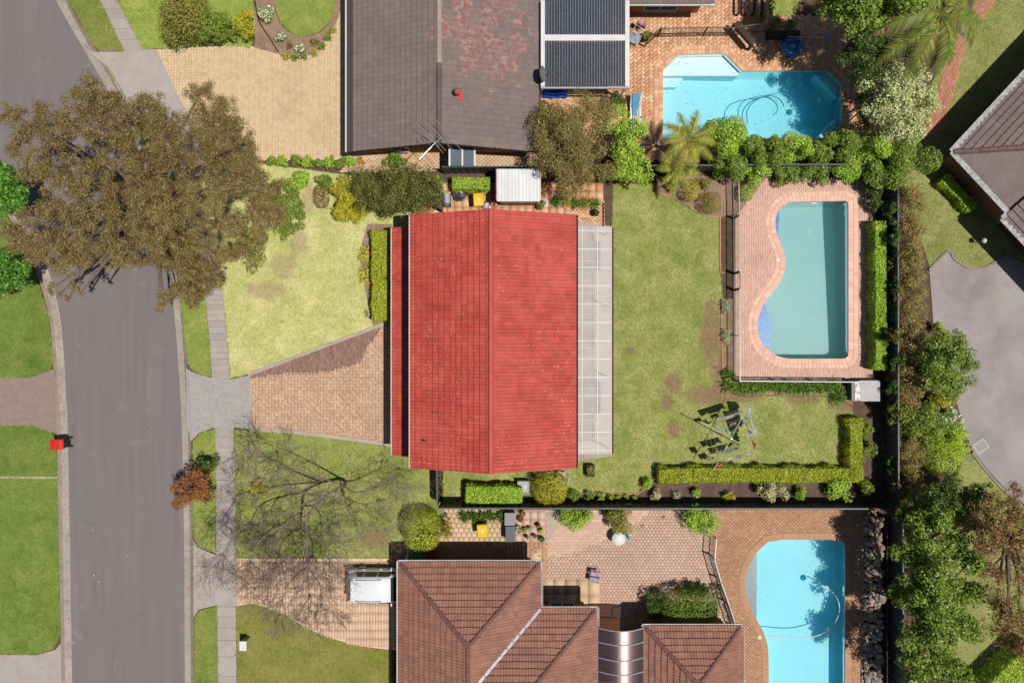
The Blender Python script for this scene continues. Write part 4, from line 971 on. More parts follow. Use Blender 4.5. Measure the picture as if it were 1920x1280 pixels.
# ---- brown roofed house below
def brown_house():
    e = empty('house', (0,-17,0), 'brown hip roofed house with white gutters beside the white wagon', 'house')
    he = 2.5; xw, xe, yn = -6.26, 1.59, -12.19; k = 0.5; hw = (xe-xw)/2; xm = (xw+xe)/2; ya = yn-hw; hr = he+hw*k
    x2, y2 = 4.70, -14.76; yS = -27
    R = Roof(e, M['roof_brown'], M['roof_browncap'], 0.335, 0.345, rolls=2, roll_h=0.026, lip=0.055)
    R.face([(xw,yn,he),(xe,yn,he),(xm,ya,hr)])
    R.face([(xw,yS,he),(xw,yn,he),(xm,ya,hr),(xm,yS,hr)])
    t = hw; R.face([(xe,yn,he),(xe,y2,he),(xe-t,y2-t,hr),(xm,ya,hr)])
    R.face([(xe,y2,he),(x2,y2,he),(x2-t,y2-t,hr),(xe-t,y2-t,hr)])
    R.face([(x2,y2,he),(x2,yS,he),(x2-t,yS,hr),(x2-t,y2-t,hr)])
    R.ridge((xw+0.1,yn-0.1,he+0.05),(xm,ya,hr),0.13); R.ridge((xe-0.1,yn-0.1,he+0.05),(xm,ya,hr),0.13); R.ridge((xm,ya,hr),(xm,y2-t,hr),0.13); R.ridge((x2-0.1,y2-0.1,he+0.05),(x2-t,y2-t,hr),0.13)
    # eastern block
    xa, xb, y3 = 7.29, 12.71, -15.72; h3 = (xb-xa)/2; xc = (xa+xb)/2; hr3 = he+h3*k
    R.face([(xa,y3,he),(xb,y3,he),(xc,y3-h3,hr3)]); R.face([(xa,yS,he),(xa,y3,he),(xc,y3-h3,hr3),(xc,yS,hr3)]); R.face([(xb,y3,he),(xb,yS,he),(xc,yS,hr3),(xc,y3-h3,hr3)])
    R.ridge((xa+0.1,y3-0.1,he+0.05),(xc,y3-h3,hr3),0.13); R.ridge((xb-0.1,y3-0.1,he+0.05),(xc,y3-h3,hr3),0.13); R.ridge((xc,y3-h3,hr3),(xc,yS,hr3),0.13)
    R.finish(300)
    vl = MB(); a, b = Vector((xe,y2,he+0.075)), Vector((xe-t,y2-t,hr+0.075)); vl.bar(a,b,0.16,0.012); vl.build('valley_flashing', M['pale_metal'], e)
    gutter(e,[(xw-0.05,yS,he),(xw-0.05,yn+0.05,he),(xe+0.05,yn+0.05,he),(xe+0.05,y2+0.05,he),(x2+0.05,y2+0.05,he),(x2+0.05,yS,he)], M['white'])
    gutter(e,[(xa-0.05,yS,he),(xa-0.05,y3+0.05,he),(xb+0.05,y3+0.05,he),(xb+0.05,yS,he)], M['white'])
    w = MB(); w.box((-3.4,yS,0),(xe-0.5,yn-0.5,he-0.05)); w.box((xe-0.5,yS,0),(x2-0.5,y2-0.5,he-0.05)); w.box((xa+0.5,yS,0),(xb-0.5,y3-0.5,he-0.05)); w.build('wall', M['mortar'], e)
    brick_panel(e,(-3.4,yn-0.5),(xe-0.5,yn-0.5),0,he,(0,1)); brick_panel(e,(xe-0.5,y2-0.5),(x2-0.5,y2-0.5),0,he,(0,1)); brick_panel(e,(xa+0.5,y3-0.5),(xb-0.5,y3-0.5),0,he,(0,1))
    window(e,(-2.5,yn-0.485),(-1.0,yn-0.485),0.9,2.0,(0,1)); window(e,(2.2,y2-0.485),(3.6,y2-0.485),0.3,2.1,(0,1)); window(e,(8.8,y3-0.485),(10.8,y3-0.485),0.9,2.0,(0,1))
    p = MB(); p.box((-6.1,yn-0.32,0),(-5.98,yn-0.2,he)); p.build('carport_post', M['white'], e)
brown_house()
def barrel_canopy():
    x0, x1 = W(1120.5,0,2.55).x, W(1207.5,0,2.55).x; e = empty('canopy', ((x0+x1)/2,-17,0), 'arched bronze tinted canopy between the brown hip roofs', 'canopy')
    t = NT('bronze_tint'); 
    d = t.n('BsdfPrincipled'); d.inputs['Base Color'].default_value = (0.42,0.31,0.28,1); d.inputs['Roughness'].default_value = 0.36; d.inputs['Specular IOR Level'].default_value = 0.9; d.inputs['Metallic'].default_value = 1.0
    tr = t.n('BsdfTransparent'); tr.inputs[0].default_value = (0.5,0.34,0.26,1); mx = t.n('MixShader'); mx.inputs[0].default_value = 0.3
    t.t.links.new(d.outputs[0], mx.inputs[1]); t.t.links.new(tr.outputs[0], mx.inputs[2]); t.t.links.new(mx.outputs[0], t.out.inputs[0])
    ys = [640-p for p in (1177,1203,1232,1258,1282,1306,1330)]; ys = [y/S*(H-2.6)/H for y in ys]
    def arc(y, dz=0.0, n=20):
        return [Vector((x0+(x1-x0)*i/n, y, 2.55+0.55*math.sin(math.pi*i/n)+dz)) for i in range(n+1)]
    for a, b in zip(ys[:-1], ys[1:]):
        A, B = arc(a), arc(b); m = MB(); n = len(A); m.v = [tuple(v) for v in A+B]; m.f = [(i,i+1,n+i+1,n+i) for i in range(n-1)]; m.build('roof_sheet', t.m, e, True)
    for y in ys: MB().tube(arc(y,0.02),0.035,6).build('rib', M['pale_metal'], e)
    for x in (x0,x1):
        MB().bar((x,ys[0],2.52),(x,ys[-1],2.52),0.08,0.1).build('edge_beam', M['bronze'], e); MB().box((x-0.04,ys[0]-0.1,0.02),(x+0.04,ys[0]-0.02,2.5)).build('post', M['bronze'], e)
barrel_canopy()
flat('canopy_slab', [(1118,1150),(1210,1150),(1210,1360),(1118,1360)], 0.033, M['pav_strip'], 'brown paved floor under the arched canopy')
# ---- mauve roofed house at the right edge
def mauve_house():
    he = 2.6; Cn = W(1783,285,he); e1 = Vector((math.cos(math.radians(47)), math.sin(math.radians(47)),0)); e2 = Vector((math.cos(math.radians(-47)), math.sin(math.radians(-47)),0)); k = 0.42
    e = empty('house', (28,8,0), 'mauve tiled hip roof house set at an angle', 'house')
    R = Roof(e, M['roof_slate'], M['roof_greycap'], 0.33, 0.36, rolls=1, roll_h=0.02, lip=0.05)
    D = 5.5; up = Vector((0,0,1))
    A0, A1 = Cn, Cn+e1*14; ri = Cn + (e1+e2)*D + up*(D*k)
    R.face([A1, A0, ri, Cn+e1*14+e2*D+up*(D*k)])
    B1 = Cn+e2*4.55
    R.face([A0, B1, B1+e1*D+up*(D*k), ri])
    R.ridge(Cn+(e1+e2)*0.08+up*0.05, ri, 0.15)
    o2 = -e1*0.45; G0 = Cn+e2*4.55+o2+Vector((0,0,-0.05)); G1 = G0+e2*6
    R.face([G0, G1, G1+e1*5+up*2.1, G0+e1*5+up*2.1]); R.finish(120)
    g = MB(); g.bar(A0+up*0.05, A1+up*0.05, 0.36, 0.05); g.build('gutter', M['old_gutter'], e)
    g = MB(); g.bar(A0+up*0.052, B1+up*0.052, 0.3, 0.05); g.bar(G0+up*0.05, G1+up*0.05, 0.3, 0.05); g.bar(B1+up*0.058,G0+up*0.1,0.25,0.04); g.build('gutter', M['old_gutter'], e)
    n1, n2 = e1, e2
    w = MB(); q = [Cn+e1*0.6+e2*0.6, Cn+e1*0.6+e2*11, Cn+e1*14+e2*11, Cn+e1*14+e2*0.6]; w.prism(ccw([p.to_2d() for p in q]),0,he-0.05); w.build('wall', M['mortar'], e)
    brick_panel(e,(Cn+e1*0.6+e2*0.6).to_2d(),(Cn+e1*14+e2*0.6).to_2d(),0,he,(-e2.x,-e2.y)); brick_panel(e,(Cn+e1*0.6+e2*0.6).to_2d(),(Cn+e1*0.6+e2*11).to_2d(),0,he,(-e1.x,-e1.y))
    p = Cn+e1*0.55+e2*5.5; q = Cn+e1*0.55+e2*9.5
    d = MB(); d.add([Vector((p.x,p.y,0.03)),Vector((q.x,q.y,0.03)),Vector((q.x,q.y,2.2)),Vector((p.x,p.y,2.2))],[(0,1,2,3)]); d.build('garage_door', M['red_wall'], e)
mauve_house()
# ------------------------------------------------------------------ plants
L_ = lambda n, a, b, c=None, p3=0.12, **k: M.__setitem__(n, leaf_mat(n, C(*a,1.0), C(*b,1.0), C(*c,1.0) if c else None, p3, **k))
L_('gum', (100,74,40), (142,129,78), (158,146,102), 0.12, ns=0.4)
L_('olive', (104,106,44), (150,146,68), (120,90,50), 0.08)
L_('bright', (106,146,36), (164,192,66), (184,190,90), 0.1)
L_('mid', (78,104,30), (130,150,56), (150,160,80), 0.1)
L_('dark', (46,66,26), (86,106,44), (110,126,56), 0.1)
L_('darkolive', (70,76,32), (118,122,56), (96,84,44), 0.12)
L_('deep', (44,92,26), (96,146,50), (140,180,80), 0.1)
L_('yellow', (148,142,30), (196,184,54), (120,130,40), 0.15)
L_('lime', (130,160,36), (176,200,64), (200,205,100), 0.1)
L_('brownhedge', (98,102,44), (172,150,90), (150,112,66), 0.12, ns=0.6)
L_('bottle', (112,102,54), (150,138,84), (170,60,50), 0.025)
L_('pale', (146,154,92), (190,194,134), (200,206,160), 0.15)
L_('cream', (170,164,112), (216,206,164), (120,130,70), 0.25)
L_('silver', (130,142,110), (172,180,150), (214,196,60), 0.12)
L_('white_fl', (90,116,50), (140,160,84), (240,236,224), 0.3)
L_('yellow_fl', (120,140,70), (160,170,100), (240,206,30), 0.35)
L_('red', (134,74,46), (168,104,66), (96,104,48), 0.2)
L_('brown', (120,88,54), (160,122,82), (90,96,48), 0.2)
L_('palm', (104,120,40), (160,160,66), (178,150,84), 0.12)
L_('clip', (140,152,36), (184,190,62), (112,126,34), 0.15)
L_('clip_o', (110,112,34), (146,140,48), (178,130,60), 0.12)
L_('palm_green', (84,104,40), (140,148,70), (120,96,56), 0.12)
L_('strap', (62,100,34), (120,152,62), (150,160,80), 0.1)
L_('flowerwhite', (215,215,205), (245,240,232), None)
L_('flame', (184,120,40), (210,160,60), (140,130,50), 0.2)

def rand_dir(n, up=0.0):
    v = rng.normal(size=(n,3)); v[:,2] += up; return v/np.linalg.norm(v, axis=1, keepdims=True)
def leaf_quads(P, Nn, size, asp=0.5):
    n = len(P); t = np.cross(Nn, rand_dir(n)); t /= np.linalg.norm(t, axis=1, keepdims=True)+1e-9; b = np.cross(Nn, t)
    L = (size*rng.uniform(0.7,1.35,n))[:,None]; w = L*asp
    V = np.empty((n,4,3)); V[:,0] = P-t*L/2; V[:,1] = P+b*w/2; V[:,2] = P+t*L/2; V[:,3] = P-b*w/2
    return V.reshape(-1,3)
def clump_points(blobs, n, K=10, ratio=0.42, shell=0.4, zmin=0.05, up=0.5):
    """leaves gathered in sub-clumps scattered over the blobs"""
    B = np.array(blobs, float); sub = []
    for x,y,z,rx,ry,rz in B:
        K0 = min(rx,ry,rz*1.3)*ratio; K_ = max(K, int(2.1*rx*ry/K0**2)); d = rand_dir(K_, 0.35); k = rng.uniform(0.35,0.9,(K_,1)); c = np.array([x,y,z]) + d*np.array([rx,ry,rz])*k
        r = min(rx,ry,rz*1.3)*ratio*rng.uniform(0.65,1.25,K_)
        for i in range(K_): sub.append((*c[i], r[i]))
        sub.append((x,y,z,min(rx,ry,rz)*0.6))
    sub = np.array(sub); w = sub[:,3]**2; idx = rng.choice(len(sub), n, p=w/w.sum())
    d = rand_dir(n, up*0.6); rr = sub[idx,3]*(1 - shell*rng.random(n)**1.5)
    P = sub[idx,:3] + d*rr[:,None]; nn = d + rand_dir(n)*0.7 + np.array([0,0,0.35]); nn /= np.linalg.norm(nn,axis=1,keepdims=True)
    k = P[:,2] > zmin; return P[k], nn[k]
def shell_points(blobs, n, jit=0.05, zmin=0.03):
    B = np.array(blobs, float); A = B[:,3]*B[:,4]; idx = rng.choice(len(B), n, p=A/A.sum()); d = rand_dir(n, 0.35)
    # superellipsoid for a clipped look
    q = np.sign(d)*np.abs(d)**0.8; P = B[idx,:3] + q*B[idx,3:6]*(1+rng.normal(0,jit,n))[:,None]
    nn = d + rand_dir(n)*0.6; nn /= np.linalg.norm(nn,axis=1,keepdims=True); k = P[:,2] > zmin; return P[k], nn[k]
LEAVES = [0]
def shrub(label, px, py, rx, ry, h, mat, dens=300, size=0.11, kind='clump', cat='shrub', name='shrub', K=12, group=None, asp=0.5, base_z=0.0, blobs=None):
    """rx, ry in photo pixels at the crown; h = height of the top in metres"""
    hc = h*0.55; k = (H-h*0.8)/H/S; c = W(px, py, h*0.8); X, Y = rx*k, ry*k
    e = empty(name, (c.x, c.y, base_z), label, cat, group)
    bl = blobs or [(c.x, c.y, hc, X, Y, h*0.45)]
    ar = 4*X*Y + 2*(X+Y)*h*0.5; n = int(dens*ar); LEAVES[0] += n
    P, N = clump_points(bl, n, K) if kind == 'clump' else shell_points(bl, n)
    np_mesh('foliage', leaf_quads(P, N, size, asp), 4, M[mat], e)
    m = MB()
    for i in range(4):
        a = random.uniform(0,6.28); m.tube([(c.x,c.y,0),(c.x+X*0.25*math.cos(a),c.y+Y*0.25*math.sin(a),h*0.35),(c.x+X*0.6*math.cos(a),c.y+Y*0.6*math.sin(a),h*0.65)],[0.035,0.025,0.012],5)
    m.build('stem', M['bark_dark'], e); return e
def hedge(label, pts, w, h, mat, dens=900, size=0.075, cat='hedge', group=None, jit=0.035):
    """clipped hedge along a photo-pixel centre line at its top; w, h metres"""
    q = [W(p[0],p[1],h) for p in pts]; c = sum(q, Vector())/len(q); e = empty('hedge', (c.x,c.y,0), label, cat, group); Ps = []; Ns = []
    for a, b in zip(q[:-1], q[1:]):
        d = (b-a).to_2d(); L = d.length; d /= L; r = Vector((d.y,-d.x)); 
        for face, ar in (('top', L*w),('l', L*h),('r', L*h),('e0', w*h),('e1', w*h)):
            n = int(ar*dens); u = rng.random(n); v = rng.random(n); lump = (0.05*np.sin(u*L*3.1+1)+0.03*np.sin(u*L*7.7))*(1+(jit-0.035)*45)
            if face == 'top': s = u*L; t = (v-0.5)*w; z = h+rng.normal(0,jit,n)+lump*(0.5+jit*8)*np.cos(v*w*3+u*L); nv = np.tile([0,0,1.0],(n,1))
            elif face in 'lr':
                sg = 1 if face == 'r' else -1; s = u*L; z = v*h; t = sg*(w/2+rng.normal(0,jit,n)+lump); nv = np.tile([r.x*sg,r.y*sg,0.3],(n,1))
            else:
                sg = 1 if face == 'e1' else -1; s = (L if sg > 0 else 0)+rng.normal(0,0.03,n); t = (u-0.5)*w; z = v*h; nv = np.tile([d.x*sg,d.y*sg,0.3],(n,1))
            P = np.stack([a.x+d.x*s+r.x*t, a.y+d.y*s+r.y*t, np.maximum(z,0.04)],1); Ps.append(P); Ns.append(nv+rand_dir(n)*0.75)
    P = np.concatenate(Ps); N = np.concatenate(Ns); N /= np.linalg.norm(N,axis=1,keepdims=True); LEAVES[0] += len(P)
    np_mesh('foliage', leaf_quads(P,N,size,0.6),4,M[mat],e)
    m = MB()
    for a, b in zip(q[:-1], q[1:]):
        d = (b-a); d.z = 0; L = d.length; 
        for i in range(max(2,int(L/0.6))):
            p = a+d*((i+0.5)/max(2,int(L/0.6))); m.tube([(p.x,p.y,0),(p.x+0.05,p.y,h*0.7)],[0.03,0.012],5)
    m.build('stems', M['bark_dark'], e); return e
def limbs(m, base, targets, r0, fork=0.45, mid=None):
    base = Vector(base)
    for t in targets:
        t = Vector(t); p1 = base.lerp(t, fork); p1.z = base.z + (t.z-base.z)*0.62; p1.x += random.uniform(-0.3,0.3); p1.y += random.uniform(-0.3,0.3)
        p2 = p1.lerp(t,0.55) + Vector((random.uniform(-0.2,0.2),random.uniform(-0.2,0.2),0.1))
        m.tube([base, base.lerp(p1,0.5)+Vector((0,0,0.25)), p1, p2, t], [r0, r0*0.75, r0*0.5, r0*0.3, r0*0.12], 6)
def tree(label, base_px, clusters, mat, dens=240, size=0.13, trunk_h=1.6, r0=0.16, bark='bark', name='tree', K=12, ratio=0.42, shell=0.5, asp=0.5, cat='tree', group=None, rzf=0.75, limb_n=14):
    """clusters: (px,py,r_px,h) - foliage clumps as they stand in the picture, h = height of the clump's centre"""
    b = W(*base_px); e = empty(name, (b.x,b.y,0), label, cat, group); bl = []; n = 0
    for px, py, r, h in clusters:
        c = W(px,py,h); R = r*(H-h)/H/S; bl.append((c.x,c.y,h,R,R,R*rzf)); n += int(dens*4*R*R)
    LEAVES[0] += n
    P, N = clump_points(bl, n, K, ratio, shell, 0.3)
    np_mesh('crown', leaf_quads(P,N,size,asp),4,M[mat],e)
    m = MB(); top = Vector((b.x,b.y,trunk_h)); m.tube([(b.x,b.y,-0.02),(b.x+0.03,b.y,trunk_h*0.5),top],[r0*1.3,r0*1.05,r0],8)
    sel = bl if len(bl) <= limb_n else random.sample(bl, limb_n)
    limbs(m, top, [(x[0],x[1],x[2]) for x in sel], r0*0.8); m.build('trunk', M[bark], e, True); return e
# ---- the big street gum over the road
gum = [(25,215,28,6.5),(50,250,34,7),(30,280,26,6),(85,215,30,7),(95,265,36,7.5),(60,310,34,7),(165,165,34,7.5),(150,195,38,8),(190,200,40,8),(130,235,36,7),(215,180,24,7.5),(235,215,38,8.2),(180,240,40,8),(225,260,42,8.5),
    (280,200,34,8),(300,215,40,8.4),(275,250,42,8.8),(330,240,42,8.5),(375,175,34,7.6),(420,205,32,7.6),(390,215,36,8),(440,235,32,7.5),(370,250,42,8.6),(420,265,40,8),(460,270,30,7),(470,300,26,6.8),(300,290,44,9),(350,295,44,8.8),(400,300,42,8.4),(440,310,38,7.6),
    (90,330,40,7.5),(130,300,34,7.6),(150,345,44,8),(190,300,36,8.2),(200,350,42,8.2),(245,310,44,9),(260,360,44,8.8),(310,345,44,8.8),(360,345,44,8.5),(405,350,42,8),(450,350,38,7.5),(490,350,34,6.8),(515,395,26,5.5),(500,410,28,5.8),(470,400,36,6.8),
    (20,440,34,6.5),(55,420,38,7),(50,465,34,6.6),(100,400,42,7.5),(110,450,40,7.4),(75,480,32,6.6),(150,400,42,8),(160,450,40,7.8),(205,400,42,8.2),(210,450,42,8),(260,410,44,8.4),(260,455,38,7.8),(310,400,44,8.5),(305,450,42,7.8),(355,400,42,8),(400,400,40,7.6),(440,430,36,6.8),
    (120,495,32,6.8),(150,480,32,7),(195,480,22,7),(225,490,22,7),(255,490,24,7),(300,490,34,7),(345,450,40,7.6),(385,450,40,7.2),(340,490,36,6.8),(380,495,36,6.4),(415,480,30,6.2),(345,530,32,6),(385,540,28,5.6),(360,560,24,5.4),(400,520,26,5.6),(310,560,22,5.6),(328,545,18,5.6),(300,575,14,5.4),
    (98,540,15,6.8),(112,552,9,6.7),(140,538,13,6.8),(152,548,9,6.8),(128,560,8,6.8),(205,505,10,7)]
gum += [(500,375,34,6),(520,405,24,5.2),(480,330,30,6.6),(488,440,28,5.6),(455,470,26,5.4),(520,350,20,5.4)]
gum = [(x,y,r*0.97,h+random.uniform(-1.7,0.8)) for x,y,r,h in gum]
tree('huge brown leaved gum tree spreading over the street', (338,405), gum, 'gum', dens=1050, size=0.088, trunk_h=2.6, r0=0.34, asp=0.34, K=11, ratio=0.38, shell=0.95, rzf=0.7, limb_n=34)
shrub('feathery green juniper spreading at the front lawn corner', 530,392,46,68,1.3,'mid',420,0.1,K=26,cat='juniper')
shrub('low grey green bush beside the footpath under the gum', 470,450,34,60,1.6,'olive',300,0.1,K=20)
tree('bright green round tree by the kerb at the far left edge', (0,380), [(5,330,34,4),(25,355,32,4.4),(8,385,36,4.2),(35,385,20,3.6),(-25,340,40,4.5)], 'deep', 420, 0.16, 1.2, 0.1, 'bark_dark')
tree('lower bright green tree at the far left edge above the striped lawn', (-5,540), [(10,500,34,3.4),(35,520,24,3),(5,530,30,3),(45,500,20,3.2),(-25,510,40,3.5)], 'deep', 420, 0.15, 1.0, 0.1, 'bark_dark')
# ---- top left garden
shrub('large olive clipped shrub above the beige driveway', 335,26,82,52,2.6,'olive',420,0.11,K=34); shrub('dark green shrub beside the large olive one', 398,48,46,30,2.2,'mid',420,0.11,K=18); shrub('yellow green shrub next to the mulch bed', 458,42,22,40,1.8,'yellow',460,0.1,K=16)
shrub('white flowering bush at the top of the mulch bed', 497,26,16,18,0.9,'white_fl',520,0.1); shrub('white flowering bush in the middle of the mulch bed', 524,69,12,11,0.7,'white_fl',520,0.09); shrub('white flowering bush at the foot of the mulch bed', 562,90,12,11,0.6,'white_fl',520,0.09)
for i,(px,py) in enumerate(((535,105),(552,107),(570,106),(588,98),(602,86),(614,70),(622,56))): shrub(ORD[i]+' low border plant round the curved mulch bed, counted from its lowest point', px,py,10,8,0.3,'yellow' if i%3==0 else 'mid',500,0.08,cat='plant',group='border plants of the curved mulch bed',name='border_plant',K=6)
shrub('small brown plant on the mulch bed', 541,85,8,7,0.4,'brown',400,0.08); shrub('small olive plant near the curved border', 588,78,9,8,0.4,'olive',400,0.08)
for i,px in enumerate((505,528,550,573,596,618,638)): shrub(ORD[i]+' low shrub from the gum in the row below the beige driveway', px,302+random.uniform(-3,3),14,11,0.9,'bright' if i%2 else 'mid',480,0.1,group='low shrubs below the beige driveway',K=8)
shrub('small shrub below the dark gutter corner', 655,300,14,10,0.9,'bright',480,0.1); shrub('orange tipped plant by the grey gable wall', 676,300,10,8,0.6,'flame',420,0.08,cat='plant',name='plant'); shrub('leafy green bush below the grey gable', 740,298,28,12,1.1,'mid',480,0.1)
# ---- front yard, boundary side
shrub('bright leafy shrub beside the gum shadow', 562,338,24,22,1.5,'bright',440,0.12,K=14); shrub('olive ball shrub standing alone on the lawn edge', 601,366,14,22,1.1,'brown',520,0.07,'shell'); shrub('dark leafy shrub behind the olive ball', 606,335,18,14,1.5,'mid',440,0.1)
shrub('yellow green cypress with feathery tips', 640,365,24,50,2.2,'yellow',460,0.1,K=30,cat='cypress'); shrub('spreading yellow green cypress skirt above the lawn', 668,395,30,20,1.3,'yellow',440,0.1,K=18,cat='cypress')
tree('broad dark olive tree touching the red roof corner', (760,365), [(690,345,34,2.6),(735,340,38,3),(780,345,38,3),(815,350,20,2.6),(700,375,32,2.4),(745,372,36,2.8),(785,372,32,2.6),(735,392,28,2),(815,380,18,2.2),(765,330,30,2.9)], 'darkolive', 520, 0.11, 0.8, 0.12, 'bark_dark', K=16)
shrub('bright green climber beside the grey side gate', 821,352,10,28,1.8,'bright',460,0.1,cat='climber',name='climber')
hedge('olive clipped hedge in front of the red roofed house', [(713,432),(713,600)], 0.95, 1.15, 'clip', 1100)
for i,(px,py,ry) in enumerate(((699,470,12),(699,545,18),(703,590,12))): shrub(('upper','middle','lower')[i]+' orange tipped plant along the front hedge', px,py,7,ry,0.6,'flame',420,0.07,cat='plant',name='plant',group='orange tipped plants along the front hedge')
shrub('yellow daisy clump before the front hedge', 683,478,13,24,0.4,'yellow_fl',620,0.08,cat='flowers',name='daisy_clump'); shrub('second yellow daisy clump below the first', 682,516,13,22,0.4,'yellow_fl',620,0.08,cat='flowers',name='daisy_clump'); shrub('grey green plant at the foot of the front hedge', 694,592,12,10,0.5,'silver',460,0.08,cat='plant',name='plant')
hedge('short bright green hedge by the white shed', [(848,343),(918,344)], 0.62, 1.0, 'bright', 900, 0.09)
# ---- bottlebrush and green shrubs beside the shed
tree('brown olive bottlebrush with red flowers overhanging the shed', (1072,300), [(1040,215,38,3.6),(1085,200,40,3.8),(1120,225,38,3.6),(1020,255,32,3.4),(1065,250,44,4.2),(1110,265,40,3.8),(1040,290,40,3.6),(1085,300,42,3.6),(1015,310,24,3.0),(1060,335,34,2.8),(1100,335,32,2.6),(1135,320,28,2.6),(1010,225,22,3.2),(1075,360,20,2.0)], 'bottle', 480, 0.12, 1.0, 0.12, 'bark_dark', asp=0.28, K=14, shell=0.6)
tree('glossy green shrub tree between bottlebrush and palm', (1170,290), [(1165,235,28,2.4),(1185,255,32,2.8),(1172,300,30,2.3),(1160,285,24,2.4),(1195,290,26,2.6),(1180,325,24,2.2),(1205,330,20,2),(1160,210,18,2.2),(1150,325,20,2)], 'bright', 460, 0.13, 0.8, 0.08, 'bark_dark')
shrub('dark climbing plant at the corner of the white pergola', 1158,185,20,22,1.6,'dark',420,0.1,cat='climber',name='climber')
# ---- screen of shrubs between the two pools
for i,(px,py,r,h) in enumerate(((1375,255,36,3.2),(1420,280,28,2.6),(1460,280,26,2.4),(1505,276,28,2.6),(1550,272,26,2.6),(1600,270,30,2.8),(1645,275,32,3),(1705,292,44,3.4),(1370,305,30,2.4),(1425,318,24,1.6),(1480,318,24,1.4),(1535,318,24,1.4),(1590,318,26,1.8),(1645,320,26,2.6),(1340,250,20,2.2))):
    shrub(('tallest leafy shrub at the edge of the blue pool',('upper' if i < 8 or i == 14 else 'lower')+' row leafy shrub '+('nearest the palm' if i in (14,8) else ORD[i-1 if i < 8 else i-8]+' along')+' in the screen between the two pools','rounded green bush at the corner where the boundaries meet')[0 if i==0 else 2 if i==7 else 1], px,py,r*1.3,r*1.2,h,'mid' if i%3 else 'bright',480,0.12,group=None if i in (0,7) else 'shrubs screening the two pools',K=14)
shrub('yellow rounded shrub below the palm', 1297,355,15,20,1.2,'yellow',520,0.08,'shell'); shrub('small yellow shrub under the palm fronds', 1262,345,11,15,0.9,'yellow',520,0.08); shrub('small green bush beside the yellow rounded shrub', 1324,344,13,12,0.8,'olive',480,0.08)
shrub('dark clipped ball shrub on the mulch', 1335,379,18,20,1.2,'clip_o',760,0.06,'shell'); shrub('small bright ball shrub inside the pool fence', 1400,361,13,15,0.9,'bright',700,0.07,'shell')
# ---- strap leaved clumps
def strap(label, px, py, r, h, mat, n=70, group=None, name='strap_plant', cat='plant', w=0.045):
    c = W(px,py,0.02); e = empty(name, c, label, cat, group); R = r/S; m = MB()
    for i in range(n):
        a = random.uniform(0,6.283); L = R*random.uniform(0.55,1.1); hh = h*random.uniform(0.7,1.1); b = Vector((c.x+random.gauss(0,R*0.18),c.y+random.gauss(0,R*0.18),0.02)); d = Vector((math.cos(a),math.sin(a),0)); s = Vector((-d.y,d.x,0))*w/2
        p1 = b+d*L*0.45+Vector((0,0,hh)); p2 = b+d*L+Vector((0,0,hh*0.55)); k = len(m.v)
        m.v += [tuple(b-s*0.6),tuple(b+s*0.6),tuple(p1+s),tuple(p1-s),tuple(p2)]; m.f += [(k,k+1,k+2,k+3),(k+3,k+2,k+4)]
    m.build('leaves', M[mat], e); return e
for i in range(11): strap(ORD[i]+' strap leaved clump from the fence corner below the pool deck', 1384+i*18,724+random.uniform(-2,4),16,0.45,'strap',80,'strap leaved row below the pool deck')
for px,py in ((1364,703),(1364,722)): strap(('upper' if py < 710 else 'lower')+' strap leaved clump at the fence corner of the pool deck', px,py,15,0.5,'strap',80,'strap leaved clumps at the fence corner')
strap('large strap leaved clump standing apart near the grey box', 1567,741,20,0.55,'strap',110)
for i,px in enumerate((1043,1060,1078,1096,1115)): strap(ORD[i]+' strappy plant from the shed in the row behind the red roof', px,382+random.uniform(-4,4),14,0.5,'palm' if i%2 else 'strap',70,'strappy plants behind the red roof')
for i in range(5): strap(ORD[i]+' long leaved clump from the ball bush above the lower yellow bin', 872+i*17,966,14,0.6,'strap',70,'long leaved row above the lower yellow bin')
shrub('silver leaved bush by the pool gate', 1362,573,12,17,0.5,'silver',620,0.07,cat='plant',name='plant'); shrub('silver leaved bush with yellow flowers beside the pool fence', 1363,628,12,17,0.5,'silver',620,0.07,cat='plant',name='plant')
